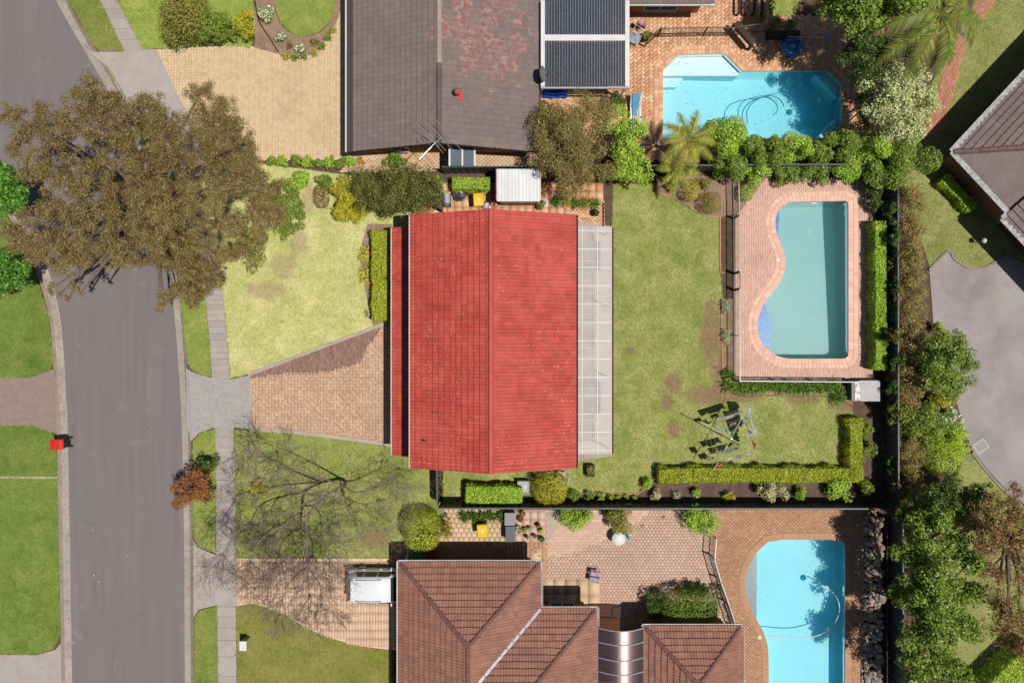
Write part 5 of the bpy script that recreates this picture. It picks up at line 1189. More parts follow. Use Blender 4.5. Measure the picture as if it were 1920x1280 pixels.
# ---- hedges at the right
hedge('bright hedge between the pool deck and the side fence', [(1651,415),(1652,692)], 0.6, 1.1, 'bright', 800, 0.1)
shrub('leafy shrub in the upper corner of the pool deck', 1645,365,18,34,1.4,'dark',430,0.11)
hedge('long horizontal clipped hedge along the bottom of the back lawn', [(1236,893),(1300,890),(1420,890),(1593,891)], 0.78, 0.85, 'clip', 1150, jit=0.05)
hedge('clipped hedge return at the end of the back lawn', [(1605,784),(1606,903)], 0.72, 0.9, 'clip', 1150, jit=0.05)
for i in range(13):
    y_ = 350+i*47; shrub(ORD[i]+' dark shrub from the top along the foot of the brown hedge', 1686+random.uniform(-4,5),y_,13+random.uniform(-3,4),26,2.3+random.uniform(-0.5,0.5),'dark' if i%3 else 'darkolive',420,0.1,group='dark shrubs at the foot of the brown hedge')
def loose_hedge(label, pts, r, h, mat, dens=520, size=0.085):
    q = smooth([W(p[0],p[1],h*0.8).to_tuple() for p in pts], 3); c = sum((Vector(p) for p in q), Vector())/len(q); e = empty('hedge', (c.x,c.y,0), label, 'hedge'); bl = []; n = 0
    L = 0; m = MB()
    for a, b in zip(q[:-1], q[1:]):
        a = Vector(a); b = Vector(b); k = max(1, round((b-a).length/0.55))
        for i in range(k):
            p = a.lerp(b, (i+0.5)/k); R = r*random.uniform(0.85,1.15); hh = h*random.uniform(0.88,1.06); bl.append((p.x+random.uniform(-0.12,0.12), p.y, hh*0.55, R, R, hh*0.45)); n += int(dens*4*R*R*0.8); m.tube([(p.x,p.y,0),(p.x,p.y,h*0.6)],[0.03,0.012],5)
    P, N = clump_points(bl, n, 10, 0.36, 0.5); np_mesh('foliage', leaf_quads(P,N,size,0.55),4,M[mat],e); m.build('stems', M['bark_dark'], e); return e
loose_hedge('tall brown green hedge along the lawn of the mauve house', [(1717,345),(1720,470),(1722,600)], 0.82, 2.8, 'brownhedge')
loose_hedge('lower stretch of the tall brown green hedge', [(1718,600),(1712,700),(1716,800)], 0.78, 2.6, 'brownhedge'); loose_hedge('brown hedge above the big green tree', [(1718,830),(1718,960)], 0.78, 2.5, 'brownhedge')
for i,(px,py,rx,ry,h,mt) in enumerate(((1628,806,12,18,1.0,'mid'),(1632,845,14,22,1.0,'mid'),(1628,912,18,20,1.3,'mid'))): shrub(('small leafy shrub behind the hedge return','leafy shrub beside the lower hedge return','leafy bush in the bottom corner of the back yard')[i],px,py,rx,ry,h,mt,440,0.1)
shrub('large leafy shrub with pale flowers by the bottom corner', 1580,917,30,24,1.4,'white_fl' if False else 'bright',440,0.12,K=16)
shrub('large cream variegated shrub behind the clipped hedge', 1452,922,36,20,1.3,'cream',480,0.1,K=18); shrub('small cream shrub at the start of the clipped hedge', 1230,926,13,13,0.8,'cream',560,0.08)
shrub('green bush at the corner of the curved edging', 1214,906,12,13,0.8,'bright',480,0.09); shrub('grey leaved plant on the dark soil', 1268,929,9,9,0.5,'silver',460,0.08,cat='plant',name='plant'); shrub('small green shrub alone on the dark soil', 1307,924,11,11,0.7,'bright',480,0.09); shrub('yellow green shrub on the dark soil', 1367,931,13,11,0.7,'yellow',480,0.09); shrub('round green shrub next to the large cream one', 1505,923,13,15,1.0,'bright',520,0.09)
hedge('bright clipped hedge along the back fence', [(874,928),(978,930)], 1.0, 1.1, 'bright', 800, 0.1)
shrub('golden rounded bush by the folding chair', 1032,917,32,30,1.7,'yellow',620,0.08,'shell'); shrub('dark shrub behind the golden bush', 1014,905,12,18,1.2,'dark',460,0.09)
for i,(px,r) in enumerate(((1078,17),(1106,13),(1128,11),(1146,9),(1160,6),(1175,6),(1190,6))): shrub(ORD[i]+' small shrub from the golden bush along the back fence edging', px,932,r,r*0.8,0.3+r*0.03,'mid' if i < 2 else 'bright',460,0.08,group='small shrubs along the back fence edging')
# ---- below the boundary
shrub('big clipped ball bush beside the green bin', 790,997,36,36,2.2,'clip',760,0.07,'shell'); shrub('narrow clipped bush beside the big ball', 836,992,11,26,1.6,'clip_o',620,0.08)
shrub('bright rounded shrub on the paver patio edge', 1083,972,34,28,1.4,'bright',520,0.1,K=18); shrub('brownish rounded shrub above the white patio table', 1160,968,35,34,1.5,'olive',520,0.1,K=18); shrub('bright rounded shrub by the lower pool fence', 1321,978,34,38,1.7,'bright',520,0.1,K=18)
shrub('large clipped dome bush above the brown hip roof', 1296,1142,54,33,1.9,'mid',760,0.075,'shell'); shrub('dark glossy bush behind the clipped dome', 1232,1135,24,42,1.3,'dark',460,0.1); shrub('leafy bush at the back of the clipped dome', 1310,1108,50,14,1.0,'dark',440,0.1,K=18)
# ---- right side trees
tree('dense round green tree overhanging the concrete drive', (1730,672), [(1760,640,30,2.6),(1795,650,30,2.6),(1775,675,38,3.2),(1810,680,22,2.4),(1760,705,32,2.8),(1795,715,30,2.6),(1745,665,26,2.6),(1780,735,24,2.2)], 'mid', 520, 0.13, 0.9, 0.1, 'bark_dark', K=16)
shrub('lime shrub above the round green tree', 1763,612,14,12,1.2,'lime',480,0.09); shrub('small dark shrub left of the round green tree', 1730,690,12,14,1.6,'mid',440,0.1)
shrub('yellow flowering shrub below the round green tree', 1770,752,32,20,1.3,'yellow',480,0.1); shrub('white flowering shrub beside the concrete drive', 1784,786,26,24,1.3,'white_fl',500,0.1); shrub('yellow green shrub above the drain grate', 1792,822,34,42,1.4,'lime',480,0.1,K=18)
shrub('lime clipped ball shrub by the drain grate', 1775,858,31,37,1.7,'lime',640,0.08,'shell'); shrub('feathery green shrub left of the lime ball', 1738,802,52,46,2.6,'mid',440,0.12,K=20)
tree('pale silvery green tree beside the red brick path', (1650,205), [(1660,130,32,3.6),(1695,140,34,3.8),(1640,165,32,3.6),(1680,170,40,4.4),(1720,170,32,3.6),(1735,195,26,3),(1650,205,34,3.8),(1690,212,38,4),(1725,228,26,3.2),(1665,238,28,3.2),(1700,246,26,3)], 'pale', 480, 0.14, 1.2, 0.12, 'bark', K=15)
tree('tall dark tree shading the end of the blue pool', (1590,95), [(1580,-10,40,6),(1620,5,44,6.6),(1565,20,28,5.6),(1610,35,40,6.4),(1640,20,40,6),(1540,-20,40,5.4),(1690,-20,50,7),(1600,-45,50,7)], 'mid', 420, 0.16, 2.2, 0.22, 'bark_dark', K=14)
tree('dark shrub tree under the tall palm', (1660,110), [(1660,100,34,4.6),(1690,80,32,4.4),(1620,75,38,5.2),(1600,105,30,4.2),(1635,120,34,4.4),(1620,150,28,3.4),(1625,190,24,2.6),(1618,225,20,2.2)], 'dark', 420, 0.13, 0.8, 0.1, 'bark_dark')
tree('big leafy green tree along the lower right fence', (1690,1120), [(x,y,r*0.86,h+random.uniform(-1.2,0.5)) for x,y,r,h in [(1720,985,34,4),(1760,975,36,4.6),(1700,1030,36,4.2),(1745,1030,46,5.4),(1790,1020,40,5),(1815,1055,36,4.6),(1720,1080,46,5.6),(1770,1085,50,6),(1810,1110,40,5),(1700,1120,36,4.4),(1745,1130,50,5.8),(1790,1150,44,5.2),(1720,1180,46,5.4),(1765,1195,46,5.2),(1815,1180,34,4.4),(1720,1235,46,5),(1770,1245,46,5),(1800,1270,36,4.4),(1710,1290,46,5),(1760,1300,50,5)]], 'mid', 400, 0.16, 1.8, 0.2, 'bark_dark', K=14)
tree('rusty brown tree at the lower right edge', (1845,985), [(1850,955,34,4.6),(1890,945,30,5),(1830,985,34,4.4),(1880,990,40,5.6),(1920,980,36,5.6),(1860,1030,40,5.4),(1905,1035,36,5.8),(1850,1070,34,5),(1925,1080,40,6),(1870,1120,36,5),(1910,1150,40,5.6),(1870,1170,30,4.6),(1900,1200,34,5),(1940,1200,50,5.6),(1900,915,18,4.4)], 'brown', 330, 0.13, 1.6, 0.2, 'bark', K=11, shell=0.75, asp=0.35)
tree('dark leafy tree in front of the lime ball', (1770,925), [(1775,920,34,2.8),(1810,930,30,3.2),(1740,940,36,3.2),(1790,955,36,3.6),(1840,925,24,3.2),(1700,960,30,3)], 'dark', 420, 0.13, 1.0, 0.1, 'bark_dark')
hedge('lime clipped hedge in the bottom right corner', [(1862,1325),(1960,1232)], 2.2, 1.5, 'lime', 620, 0.1)
hedge('clipped hedge with red flowers beside the mauve house', [(1771,334),(1826,390)], 0.55, 0.8, 'lime', 800, 0.09)
# ---- reddish street shrub
tree('reddish street shrub overhanging the kerb', (372,900), [(345,905,20,1.9),(365,890,20,2.1),(385,905,18,1.8),(350,930,22,1.9),(335,940,16,1.6),(372,925,22,2),(390,930,14,1.6),(330,915,12,1.6)], 'red', 480, 0.11, 0.6, 0.06, 'bark_dark')
shrub('dark green street shrub above the reddish one', 383,878,24,20,1.6,'dark',480,0.1)
shrub('yellow green bush under the bare tree', 484,915,18,26,0.9,'yellow',360,0.09)
# ---- palms
def palm(label, px, py, r, h, n, mat='palm', trunk_base=None, lf=0.055, droop=0.7, dens=26):
    c = W(px,py,h); b = W(*(trunk_base or (960+(px-960)*(H-h)/H, 640+(py-640)*(H-h)/H))); e = empty('palm_tree', (b.x,b.y,0), label, 'palm'); R = r*(H-h)/H/S
    t = MB(); t.tube([(b.x,b.y,-0.02),((b.x+c.x)/2+0.05,(b.y+c.y)/2,h*0.5),(c.x,c.y,h)],[0.19,0.14,0.11],9); t.build('trunk', M['bark'], e, True)
    for i in range(n):
        a = 2*math.pi*(i+random.uniform(-0.3,0.3))/n*1.0 + (i%3)*0.2; L = R*random.uniform(0.8,1.12); d = Vector((math.cos(a),math.sin(a),0)); s = Vector((-d.y,d.x,0)); rise = random.uniform(0.15,0.6)*R*0.5
        P = []
        for k in range(9):
            u = k/8; P.append(c + d*L*(u*(1-0.12*u*u)) + Vector((0,0,rise*math.sin(u*2.4) - droop*L*0.55*u**2.2)) + s*random.uniform(-0.02,0.02)*L)
        m = MB(); m.tube(P, [0.03*(1-0.8*k/8) for k in range(9)], 4)
        for k in range(dens):
            u = 0.12+0.88*k/dens; f = u*8; i0 = min(7,int(f)); p = P[i0].lerp(P[i0+1], f-i0); tg = (P[i0+1]-P[i0]).normalized(); ll = L*0.25*math.sin(math.pi*min(1,0.18+0.82*u))**0.7
            for sg in (-1,1):
                q = p + (s*sg*0.82 + tg*0.5 + Vector((0,0,-0.35))).normalized()*ll*random.uniform(0.8,1.1); w = tg*lf*0.5
                m.add([p-w, p+w, q], [(0,1,2)])
        m.build('frond', M[mat], e)
palm('feathery palm leaning over the edge of the blue pool', 1292,262,68,3.4,15,'palm',dens=30)
palm('lower palm with fronds hanging over the mulch bed', 1268,318,52,2.2,12,'palm',dens=26)
palm('tall drooping palm above the red brick path', 1762,28,120,6.4,20,'palm_green',(1700,85),0.1,0.95,40)
palm('drooping palm at the top edge beside the tall dark tree', 1690,5,80,6.0,14,'palm_green',None,0.09,0.95,34)
for i,(px,py) in enumerate(((1425,38),(1453,42),(1480,48))): strap(ORD[i]+' yellow spiky clump from the timber beams above the top pool fence', px,py,12,0.5,'palm',70,'spiky clumps above the top pool fence')
# ---- bare tree over the lower front lawn
def bare_tree():
    b = W(648,905); e = empty('bare_tree', (b.x,b.y,0), 'leafless grey tree spreading over the front lawn and footpath', 'tree'); seg = []; tips = []
    def grow(p, d, L, r, lev):
        n = 4; pts = [p]; rs = [r]
        for i in range(n):
            d = (d + Vector((random.gauss(0,0.2),random.gauss(0,0.2),random.gauss(0,0.12)))).normalized()
            p = p + d*L/n; pts.append(p); rs.append(r*(1-0.5*(i+1)/n))
        seg.append((lev, pts, rs))
        if lev >= 6: return
        k = 3
        for i in range(k):
            j = random.choice((2,3,4)) if lev else random.choice((3,4))
            ax = rand_dir(1)[0]; nd = (d + Vector(ax)*random.uniform(0.55,0.95)); nd.z = nd.z*0.75 + (0.12 if lev < 3 else 0.02)
            grow(pts[j], nd.normalized(), L*random.uniform(0.55,0.82), rs[j]*random.uniform(0.5,0.72), lev+1)
    LIMBS = [((648,905,0),(642,909,1.2),(610,930,2.4),(578,965,3.6),(575,1020,4.6),(575,1062,5.2),(580,1112,5.7)),
        ((578,965,3.6),(530,985,4.4),(515,1020,5.0),(520,1055,5.4)), ((576,1000,4.2),(598,1008,4.6),(614,1028,5.0),(618,1052,5.3)),
        ((610,930,2.4),(540,955,4.0),(475,982,5.0),(440,1002,5.5),(420,1038,5.7)), ((642,909,1.2),(600,893,2.2),(556,880,3.0),(505,868,3.6)),
        ((642,909,1.2),(668,922,2.0),(702,915,2.6),(738,905,3.0)), ((610,930,2.4),(560,922,3.4),(520,905,4.0),(478,900,4.4)),
        ((642,909,1.2),(652,955,2.4),(668,975,3.0),(700,985,3.2)), ((575,1062,5.2),(545,1090,5.6),(530,1120,5.8)), ((575,1062,5.2),(598,1095,5.6),(602,1130,5.8)), ((575,1020,4.6),(548,1040,5.0),(500,1075,5.4)), ((530,985,4.4),(490,1010,4.9),(470,1050,5.2))]
    for li, pl in enumerate(LIMBS):
        pts = [W(*p) for p in pl]; n = len(pts); r0 = 0.105 if li == 0 else 0.05
        pts = [Vector(p) + Vector((random.uniform(-0.06,0.06),random.uniform(-0.06,0.06),0)) if 0 < i < n-1 else Vector(p) for i, p in enumerate(pts)]
        P = [Vector(p) for p in smooth([tuple(p) for p in pts], 3)]; seg.append((1, P, [r0*(1-0.82*i/(len(P)-1)) for i in range(len(P))]))
        for i in range(2, len(P)):
            d = (P[i]-P[i-1]).normalized()
            for k in range(2 if i < len(P)-1 else (9 if pl[-1][1] > 1025 else 5)):
                nd = d + Vector(rand_dir(1)[0])*0.85; nd.z = nd.z*0.6+0.1
                if P[i].z > 1.6: grow(P[i], nd.normalized(), random.uniform(0.7,1.3), r0*0.22, 3)
    thick = MB(); thin = MB()
    for lev, pts, rs in seg: (thick if lev <= 2 else thin).tube(pts, [max(x,0.0055) for x in rs], 6 if lev <= 1 else (4 if lev == 2 else 3), False)
    thick.build('trunk', M['twig'], e); o = thin.build('twigs', M['twig'], e)
    # last brown leaves at the low tips
    T = np.array([list(s[1][-1]) for s in seg if s[0] >= 5 and s[1][-1].y < -10.5]); T = T[rng.choice(len(T), min(len(T),2600), replace=False)] + rng.normal(0,0.06,(min(len(T),2600),3))
    np_mesh('dry_leaves', leaf_quads(T, rand_dir(len(T)), 0.075), 4, M['brown'], e)
bare_tree()
# ---- grass blades over the lawns
for poly, mat, dens, z, skips, ob, blade in LAWNS:
    xs = [p.x for p in poly]; ys = [p.y for p in poly]
    x0,x1,y0,y1 = max(min(xs),-32),min(max(xs),32),max(min(ys),-22),min(max(ys),22); n = int((x1-x0)*(y1-y0)*dens)
    if n <= 0: continue
    P = np.stack([rng.uniform(x0,x1,n), rng.uniform(y0,y1,n)],1); P = P[inside(P, poly)]; n = len(P)
    if not n: continue
    a = rng.uniform(0,6.283,n); hh = rng.uniform(*blade,n); lean = rng.uniform(0.3,1.0,n)*hh; w = 0.016
    V = np.zeros((n,3,3)); ca, sa = np.cos(a), np.sin(a)
    V[:,0,0] = P[:,0]-sa*w; V[:,0,1] = P[:,1]+ca*w; V[:,1,0] = P[:,0]+sa*w; V[:,1,1] = P[:,1]-ca*w; V[:,:2,2] = z
    b = rng.uniform(0,6.283,n); V[:,2,0] = P[:,0]+np.cos(b)*lean; V[:,2,1] = P[:,1]+np.sin(b)*lean; V[:,2,2] = z+hh*0.6
    per = [(poly[i], poly[(i+1)%len(poly)]) for i in range(len(poly))]; E = []
    for p, q in per:
        L = (q-p).length; k = int(min(L,70)*26)
        if k: t = rng.random(k); E.append(np.stack([p.x+(q.x-p.x)*t+rng.normal(0,0.035,k), p.y+(q.y-p.y)*t+rng.normal(0,0.035,k)],1))
    E = np.concatenate(E); E = E[(np.abs(E[:,0])<32)&(np.abs(E[:,1])<22)]; k = len(E); VE = np.zeros((k,3,3)); a = rng.uniform(0,6.283,k); ca, sa = np.cos(a)*0.022, np.sin(a)*0.022
    VE[:,0,0] = E[:,0]-sa; VE[:,0,1] = E[:,1]+ca; VE[:,1,0] = E[:,0]+sa; VE[:,1,1] = E[:,1]-ca; VE[:,:2,2] = z; b = rng.uniform(0,6.283,k); ln = rng.uniform(0.05,0.16,k); VE[:,2,0] = E[:,0]+np.cos(b)*ln; VE[:,2,1] = E[:,1]+np.sin(b)*ln; VE[:,2,2] = z+0.03
    V = np.concatenate([V, VE]); o = np_mesh('grass', V, 3, mat); o['kind'] = 'stuff'; o['label'] = 'short grass of the ' + ob['label']; o.parent = ob
# ------------------------------------------------------------------ fences
def picket_fence(label, pts, h, mat, top_mat=None, sp=0.115, pw=0.02, z0=0.03, post_every=2.3, name='pool_fence'):
    q = [W(p[0],p[1],0) for p in pts]; c = sum(q, Vector())/len(q); e = empty(name, (c.x,c.y,z0), label, 'fence')
    pm = MB(); pm.box((-pw/2,-pw/2,0.06),(pw/2,pw/2,h-0.03)); pme = pm.mesh('picket', mat); wl = wloc(e)
    po = MB(); po.box((-0.032,-0.032,0),(0.032,0.032,h+0.04)); pom = po.mesh('post', top_mat or mat)
    for a, b in zip(q[:-1], q[1:]):
        d = b-a; L = d.length; rz = math.atan2(d.y,d.x); n = int(L/sp)
        MB().bar(a+Vector((0,0,z0+h)),b+Vector((0,0,z0+h)),0.05,0.035).build('rail', top_mat or mat, e); MB().bar(a+Vector((0,0,z0+0.09)),b+Vector((0,0,z0+0.09)),0.045,0.035).build('rail', mat, e)
        for i in range(n):
            p = a+d*((i+0.5)/n); o = bpy.data.objects.new('picket', pme); o.location = (p.x-wl.x,p.y-wl.y,0); o.rotation_euler.z = rz; link(o, e)
        k = max(1, round(L/post_every))
        for i in range(k+1):
            p = a+d*(i/k); o = bpy.data.objects.new('post', pom); o.location = (p.x-wl.x,p.y-wl.y,0); o.rotation_euler.z = rz; link(o, e)
    return e
picket_fence('long dark picket fence between back lawn and pink pool deck', [(1373,333),(1375,410),(1375.5,512)], 1.2, M['bronze'], M['pale_metal'])
picket_fence('narrow picket gate in the fence of the pink pool deck', [(1375.5,514),(1375.5,543)], 1.22, M['bronze'], M['bronze'], name='pool_gate')
picket_fence('lower picket fence of the pink pool deck down to the corner', [(1375.5,545),(1376,713)], 1.2, M['bronze'], M['pale_metal'])
picket_fence('picket fence along the bottom of the pink pool deck', [(1377,712),(1594,714)], 1.2, M['dark_metal'], M['pale_metal'], sp=0.115)
picket_fence('dark picket fence above the bright blue pool', [(1233,70),(1317,68),(1370,68),(1400,63),(1440,60)], 1.2, M['bronze'])
picket_fence('open picket gate beside the potted plant', [(1209,88),(1232,68)], 1.2, M['bronze'], name='pool_gate')
picket_fence('curving picket fence between the paver patio and the lower pool', [(1333,1000),(1330,1038),(1342,1080),(1358,1125),(1372,1170),(1378,1178)], 1.2, M['bronze'], M['pale_metal'])
picket_fence('picket fence beside the lower eastern roof', [(1380,1182),(1380,1300)], 1.2, M['bronze'], M['pale_metal'])
def steel_fence(label, a, b, h=1.8, n=None):
    a, b = W(*a), W(*b); d = b-a; L = d.length; n = n or max(1, round(L/2.4)); c = (a+b)/2; e = empty('boundary_fence', (c.x,c.y,0), label, 'fence'); dd = d/L; r = Vector((dd.y,-dd.x,0))
    for i in range(n):
        p, q = a+d*(i/n), a+d*((i+1)/n); m = MB(); k = 24
        for j in range(k+1):
            s = p.lerp(q, j/k) + r*(0.018 if (j//2) % 2 else -0.018); m.v += [(s.x,s.y,0.02),(s.x,s.y,h)]
        m.f = [(2*j,2*j+2,2*j+3,2*j+1) for j in range(k)]; m.build('fence_panel', M['steel_fence'], e); 
        MB().bar((p.x,p.y,h),(q.x,q.y,h),0.07,0.05).build('rail', M['steel_fence'], e)
        MB().box((p.x-0.035,p.y-0.035,0),(p.x+0.035,p.y+0.035,h+0.02)).build('post', M['steel_fence'], e)
steel_fence('dark steel boundary fence above the red roofed house', (835,326), (1655,321)); steel_fence('dark steel boundary fence below the red roofed house', (828,940), (1655,941)); steel_fence('dark steel boundary fence behind the pink pool deck', (1655,322), (1656,941))
steel_fence('dark steel fence beside the rock wall', (1664,968), (1664,1300))
steel_fence('short grey steel fence from the red roofed house to the boundary', (824,872), (825,938), 1.7, 1)
def side_gate(a, b, label):
    a, b = W(*a), W(*b); c = (a+b)/2; e = empty('side_gate', (c.x,c.y,0.02), label, 'gate'); MB().bar((a.x,a.y,0.9),(b.x,b.y,0.9),0.05,1.7).build('gate_panel', M['grey'], e)
    for p in (a,b): MB().box((p.x-0.05,p.y-0.05,0),(p.x+0.05,p.y+0.05,1.85)).build('post', M['pale_metal'], e)
side_gate((831,355),(831,398),'grey metal side gate above the red roof corner')

# ------------------------------------------------------------------ wheelie bins
def tapered(m, c, x0, y0, x1, y1, z0, z1):
    m.add([(c.x-x0,c.y-y0,z0),(c.x+x0,c.y-y0,z0),(c.x+x0,c.y+y0,z0),(c.x-x0,c.y+y0,z0),(c.x-x1,c.y-y1,z1),(c.x+x1,c.y-y1,z1),(c.x+x1,c.y+y1,z1),(c.x-x1,c.y+y1,z1)],[(0,3,2,1),(4,5,6,7),(0,1,5,4),(1,2,6,5),(2,3,7,6),(3,0,4,7)])
def bin_(label, px, py, lid, rz=0.0, body='black', badge=True, z=0.03):
    c = W(px,py,1.0); e = empty('wheelie_bin', (c.x,c.y,z), label, 'bin'); e.rotation_euler.z = rz
    o = Vector((0,0,0))
    def part(m, nm, mt, sm=False): me = m.mesh(nm, mt, sm); ob = bpy.data.objects.new(nm, me); return link(ob, e)
    m = MB(); tapered(m,o,0.21,0.24,0.27,0.33,0.06,0.92); tapered(m,o,0.29,0.35,0.29,0.35,0.90,0.94); part(m,'body',M[body])
    m = MB(); pr = [(-0.38,0.96),(-0.36,1.0),(-0.1,1.045),(0.2,1.055),(0.33,1.03),(0.38,0.97)]
    n = len(pr)
    for x in (-0.29,-0.25,0.25,0.29): m.v += [(x,y,z if abs(x) < 0.28 else z-0.03) for y,z in pr]
    for k in range(3): m.f += [(k*n+i,(k+1)*n+i,(k+1)*n+i+1,k*n+i+1) for i in range(n-1)]
    m.f += [tuple(range(n))[::-1], tuple(range(3*n,4*n))]
    lo = part(m,'lid',lid)
    if badge: b = MB(); b.box((-0.06,-0.08,1.058),(0.06,0.06,1.063)); link(bpy.data.objects.new('sticker', b.mesh('sticker', M['white'])), lo)
    m = MB(); m.tube([(-0.2,0.42,0.98),(0.2,0.42,0.98)],0.018,8); m.tube([(-0.2,0.33,0.95),(-0.2,0.42,0.98)],0.015,6); m.tube([(0.2,0.33,0.95),(0.2,0.42,0.98)],0.015,6); part(m,'handle',M[body])
    for s in (-1,1):
        m = MB(); m.tube([(s*0.22,0.3,0.11),(s*0.28,0.3,0.11)],0.11,14); part(m,'wheel',M['black'])
    return e
yl = basic('yellow_lid', C(248,206,20), rough=0.4, fine=0.04); rl = basic('red_lid', C(226,52,40), rough=0.4, fine=0.04); gl = basic('green_lid', C(30,140,80), rough=0.4, fine=0.04)
bin_('yellow lidded bin beside the rubbish bags', 897,374,yl,0.05); bin_('yellow lidded bin on the sandstone paving', 904,995,yl,0.05)
bin_('red lidded bin standing at the kerb', 106,833,rl,math.radians(-88),badge=False,z=0.03); bin_('green lidded bin under the clipped ball bush', 783,1036,gl,0.1,badge=False); bin_('dark red lidded bin in the shade next to the green one', 808,1038,basic('dark_red_lid', C(150,40,44), rough=0.4),0.0,badge=False)
# ------------------------------------------------------------------ side passage clutter
def bag(label, px, py, r, cols, h=0.4):
    c = W(px,py,0.1); m = MB(); n = 14; prof = [(0.55,0.0),(0.95,0.12),(1.0,0.3),(0.8,0.6),(0.45,0.85),(0.16,1.0)]; ph = random.uniform(0,6)
    for k,(rr,zz) in enumerate(prof):
        for i in range(n):
            a = 2*math.pi*i/n; q = r*rr*(1+0.14*math.sin(3*a+ph+k)+random.uniform(-0.07,0.07)); m.v.append((c.x+q*math.cos(a),c.y+q*math.sin(a),0.03+h*zz*(1+random.uniform(-0.05,0.05))))
    for k in range(len(prof)-1):
        for i in range(n): m.f.append((k*n+i,k*n+(i+1)%n,(k+1)*n+(i+1)%n,(k+1)*n+i))
    m.f.append(tuple((len(prof)-1)*n+i for i in range(n)))
    e = empty('rubbish_bag', (c.x,c.y,0.03), label, 'bag')
    t = NT('bag_'+str(px)); t_ = t.mix(t.math('GREATER_THAN', t.noise(5,1,0.4), 0.52), cols[0], cols[1]); mt = t.done(t_, 0.35, 0.5)
    m.build('sack', mt, e, True); MB().tube([(c.x,c.y,0.03+h*0.95),(c.x+0.02,c.y,0.03+h*1.12)],[0.035,0.06],8).build('knot', mt, e)
bag('white and purple plastic bag beside the yellow lidded bin', 911,386,0.24,(C(225,215,225),C(150,90,150))); bag('orange and white plastic bag by the red roof ridge', 918,390,0.22,(C(220,214,214),C(220,150,110))); bag('red and white plastic bag beside the shed wall', 927,380,0.25,(C(206,60,70),C(230,214,214))); bag('pale plastic bag behind the yellow lidded bin', 905,359,0.26,(C(210,200,205),C(170,140,150)))
bag('large black rubbish bag below the short hedge', 862,360,0.52,(C(70,70,72),C(120,120,118)),0.5)
def barbecue(px, py, label):
    c = W(px,py,0.6); e = empty('barbecue', (c.x,c.y,0.03), label, 'barbecue'); X, Y = 0.2, 0.36
    m = MB(); m.box((c.x-X,c.y-Y,0.03),(c.x+X,c.y+Y,0.5)); m.build('cabinet', M['black'], e)
    m = MB(); pr = [(-0.19,0.5),(-0.17,0.62),(-0.06,0.7),(0.08,0.69),(0.18,0.6),(0.19,0.5)]; n = len(pr)
    for y in (-0.22,0.34): m.v += [(c.x+x,c.y+y,z) for x,z in pr]
    m.f = [(i,i+1,n+i+1,n+i) for i in range(n-1)]+[tuple(range(n))[::-1],tuple(range(n,2*n))]; m.build('hood', M['pale_metal'], e)
    MB().tube([(c.x-0.2,c.y-0.1,0.56),(c.x-0.2,c.y+0.25,0.56)],0.014,6).build('handle', M['black'], e); MB().lathe([(0.11,0),(0.11,0.015),(0.08,0.03)],(c.x,c.y-0.28,0.5),14).build('side_burner', M['grey'], e)
barbecue(838,374,'small grey barbecue by the side gate')
def shed():
    z0, z1 = 2.05, 1.9; a, b = W(932,318,z1), W(1012,376,z1); e = empty('garden_shed', ((a.x+b.x)/2,(a.y+b.y)/2,0), 'white roofed garden shed overhung by the bottlebrush', 'shed')
    t = NT('shed_roof'); c = t.mix(t.rng(t.noise(0.9,4),0.35,0.65), C(238,240,242), C(222,226,228)); c = t.mix(t.rng(t.noise(7,5,0.7),0.6,0.75,0,0.4), c, C(150,148,140)); mt = t.done(c,0.45,0.4)
    n = 4
    for i in range(n):
        x0 = a.x+(b.x-a.x)*i/n; x1 = a.x+(b.x-a.x)*(i+1)/n-0.008; y0 = b.y; y1 = a.y
        m = MB(); k = 6
        for j in range(k+1): zz = 0.005 if j % 2 else 0.0; x = x0+(x1-x0)*j/k; m.v += [(x,y0,z1+zz),(x,y1,z0+zz)]
        m.f = [(2*j,2*j+2,2*j+3,2*j+1) for j in range(k)]; m.build('roof_sheet', mt, e)
    w = MB(); w.box((a.x+0.08,b.y+0.05,0.02),(b.x-0.08,a.y-0.05,z1-0.06)); w.build('wall', M['timber'], e)
    MB().bar((a.x-0.03,b.y,z1-0.02),(a.x-0.03,a.y,z0-0.02),0.05,0.1).build('fascia', basic('rusty_edge', C(160,80,70), C(210,200,196), 3), e)
    MB().bar((a.x,b.y-0.03,z1-0.02),(b.x,b.y-0.03,z1-0.02),0.05,0.1).build('fascia', M['white'], e); MB().bar((b.x+0.03,b.y,z1-0.02),(b.x+0.03,a.y,z0-0.02),0.05,0.1).build('fascia', M['white'], e)
    gp = basic('window_sheet', C(170,168,172), C(140,138,142), 4, rough=0.3)
    for i in range(6):
        x = a.x+0.2+(b.x-a.x-0.4)*i/6; p = MB(); p.box((x,b.y+0.0,1.0),(x+0.3,b.y+0.045,1.75)); p.build('window', gp, e)
shed()
def pot(label, px, py, r, h, mat, plant='mid', pr=None, z=0.03, cat='potted plant', ph=0.4, n=60, name='potted_plant'):
    c = W(px,py,h); e = empty(name, (c.x,c.y,z), label, cat); MB().lathe([(r*0.72,0),(r*0.95,h*0.9),(r*1.05,h*0.9),(r*1.05,h),(r*0.9,h),(r*0.88,h*0.88)],(c.x,c.y,z),18).build('pot', mat, e, True)
    R = pr or r; P, N = clump_points([(c.x,c.y,z+h+ph*0.4,R,R,ph*0.6)], int(900*R*R*4)+40, 8, zmin=z); np_mesh('leaves', leaf_quads(P,N,0.08,0.45),4,M[plant],e); return e
terra = basic('terracotta', C(178,104,76), C(160,92,68), 4, fine=0.1); dkpot = basic('dark_pot', C(70,60,58), fine=0.1)
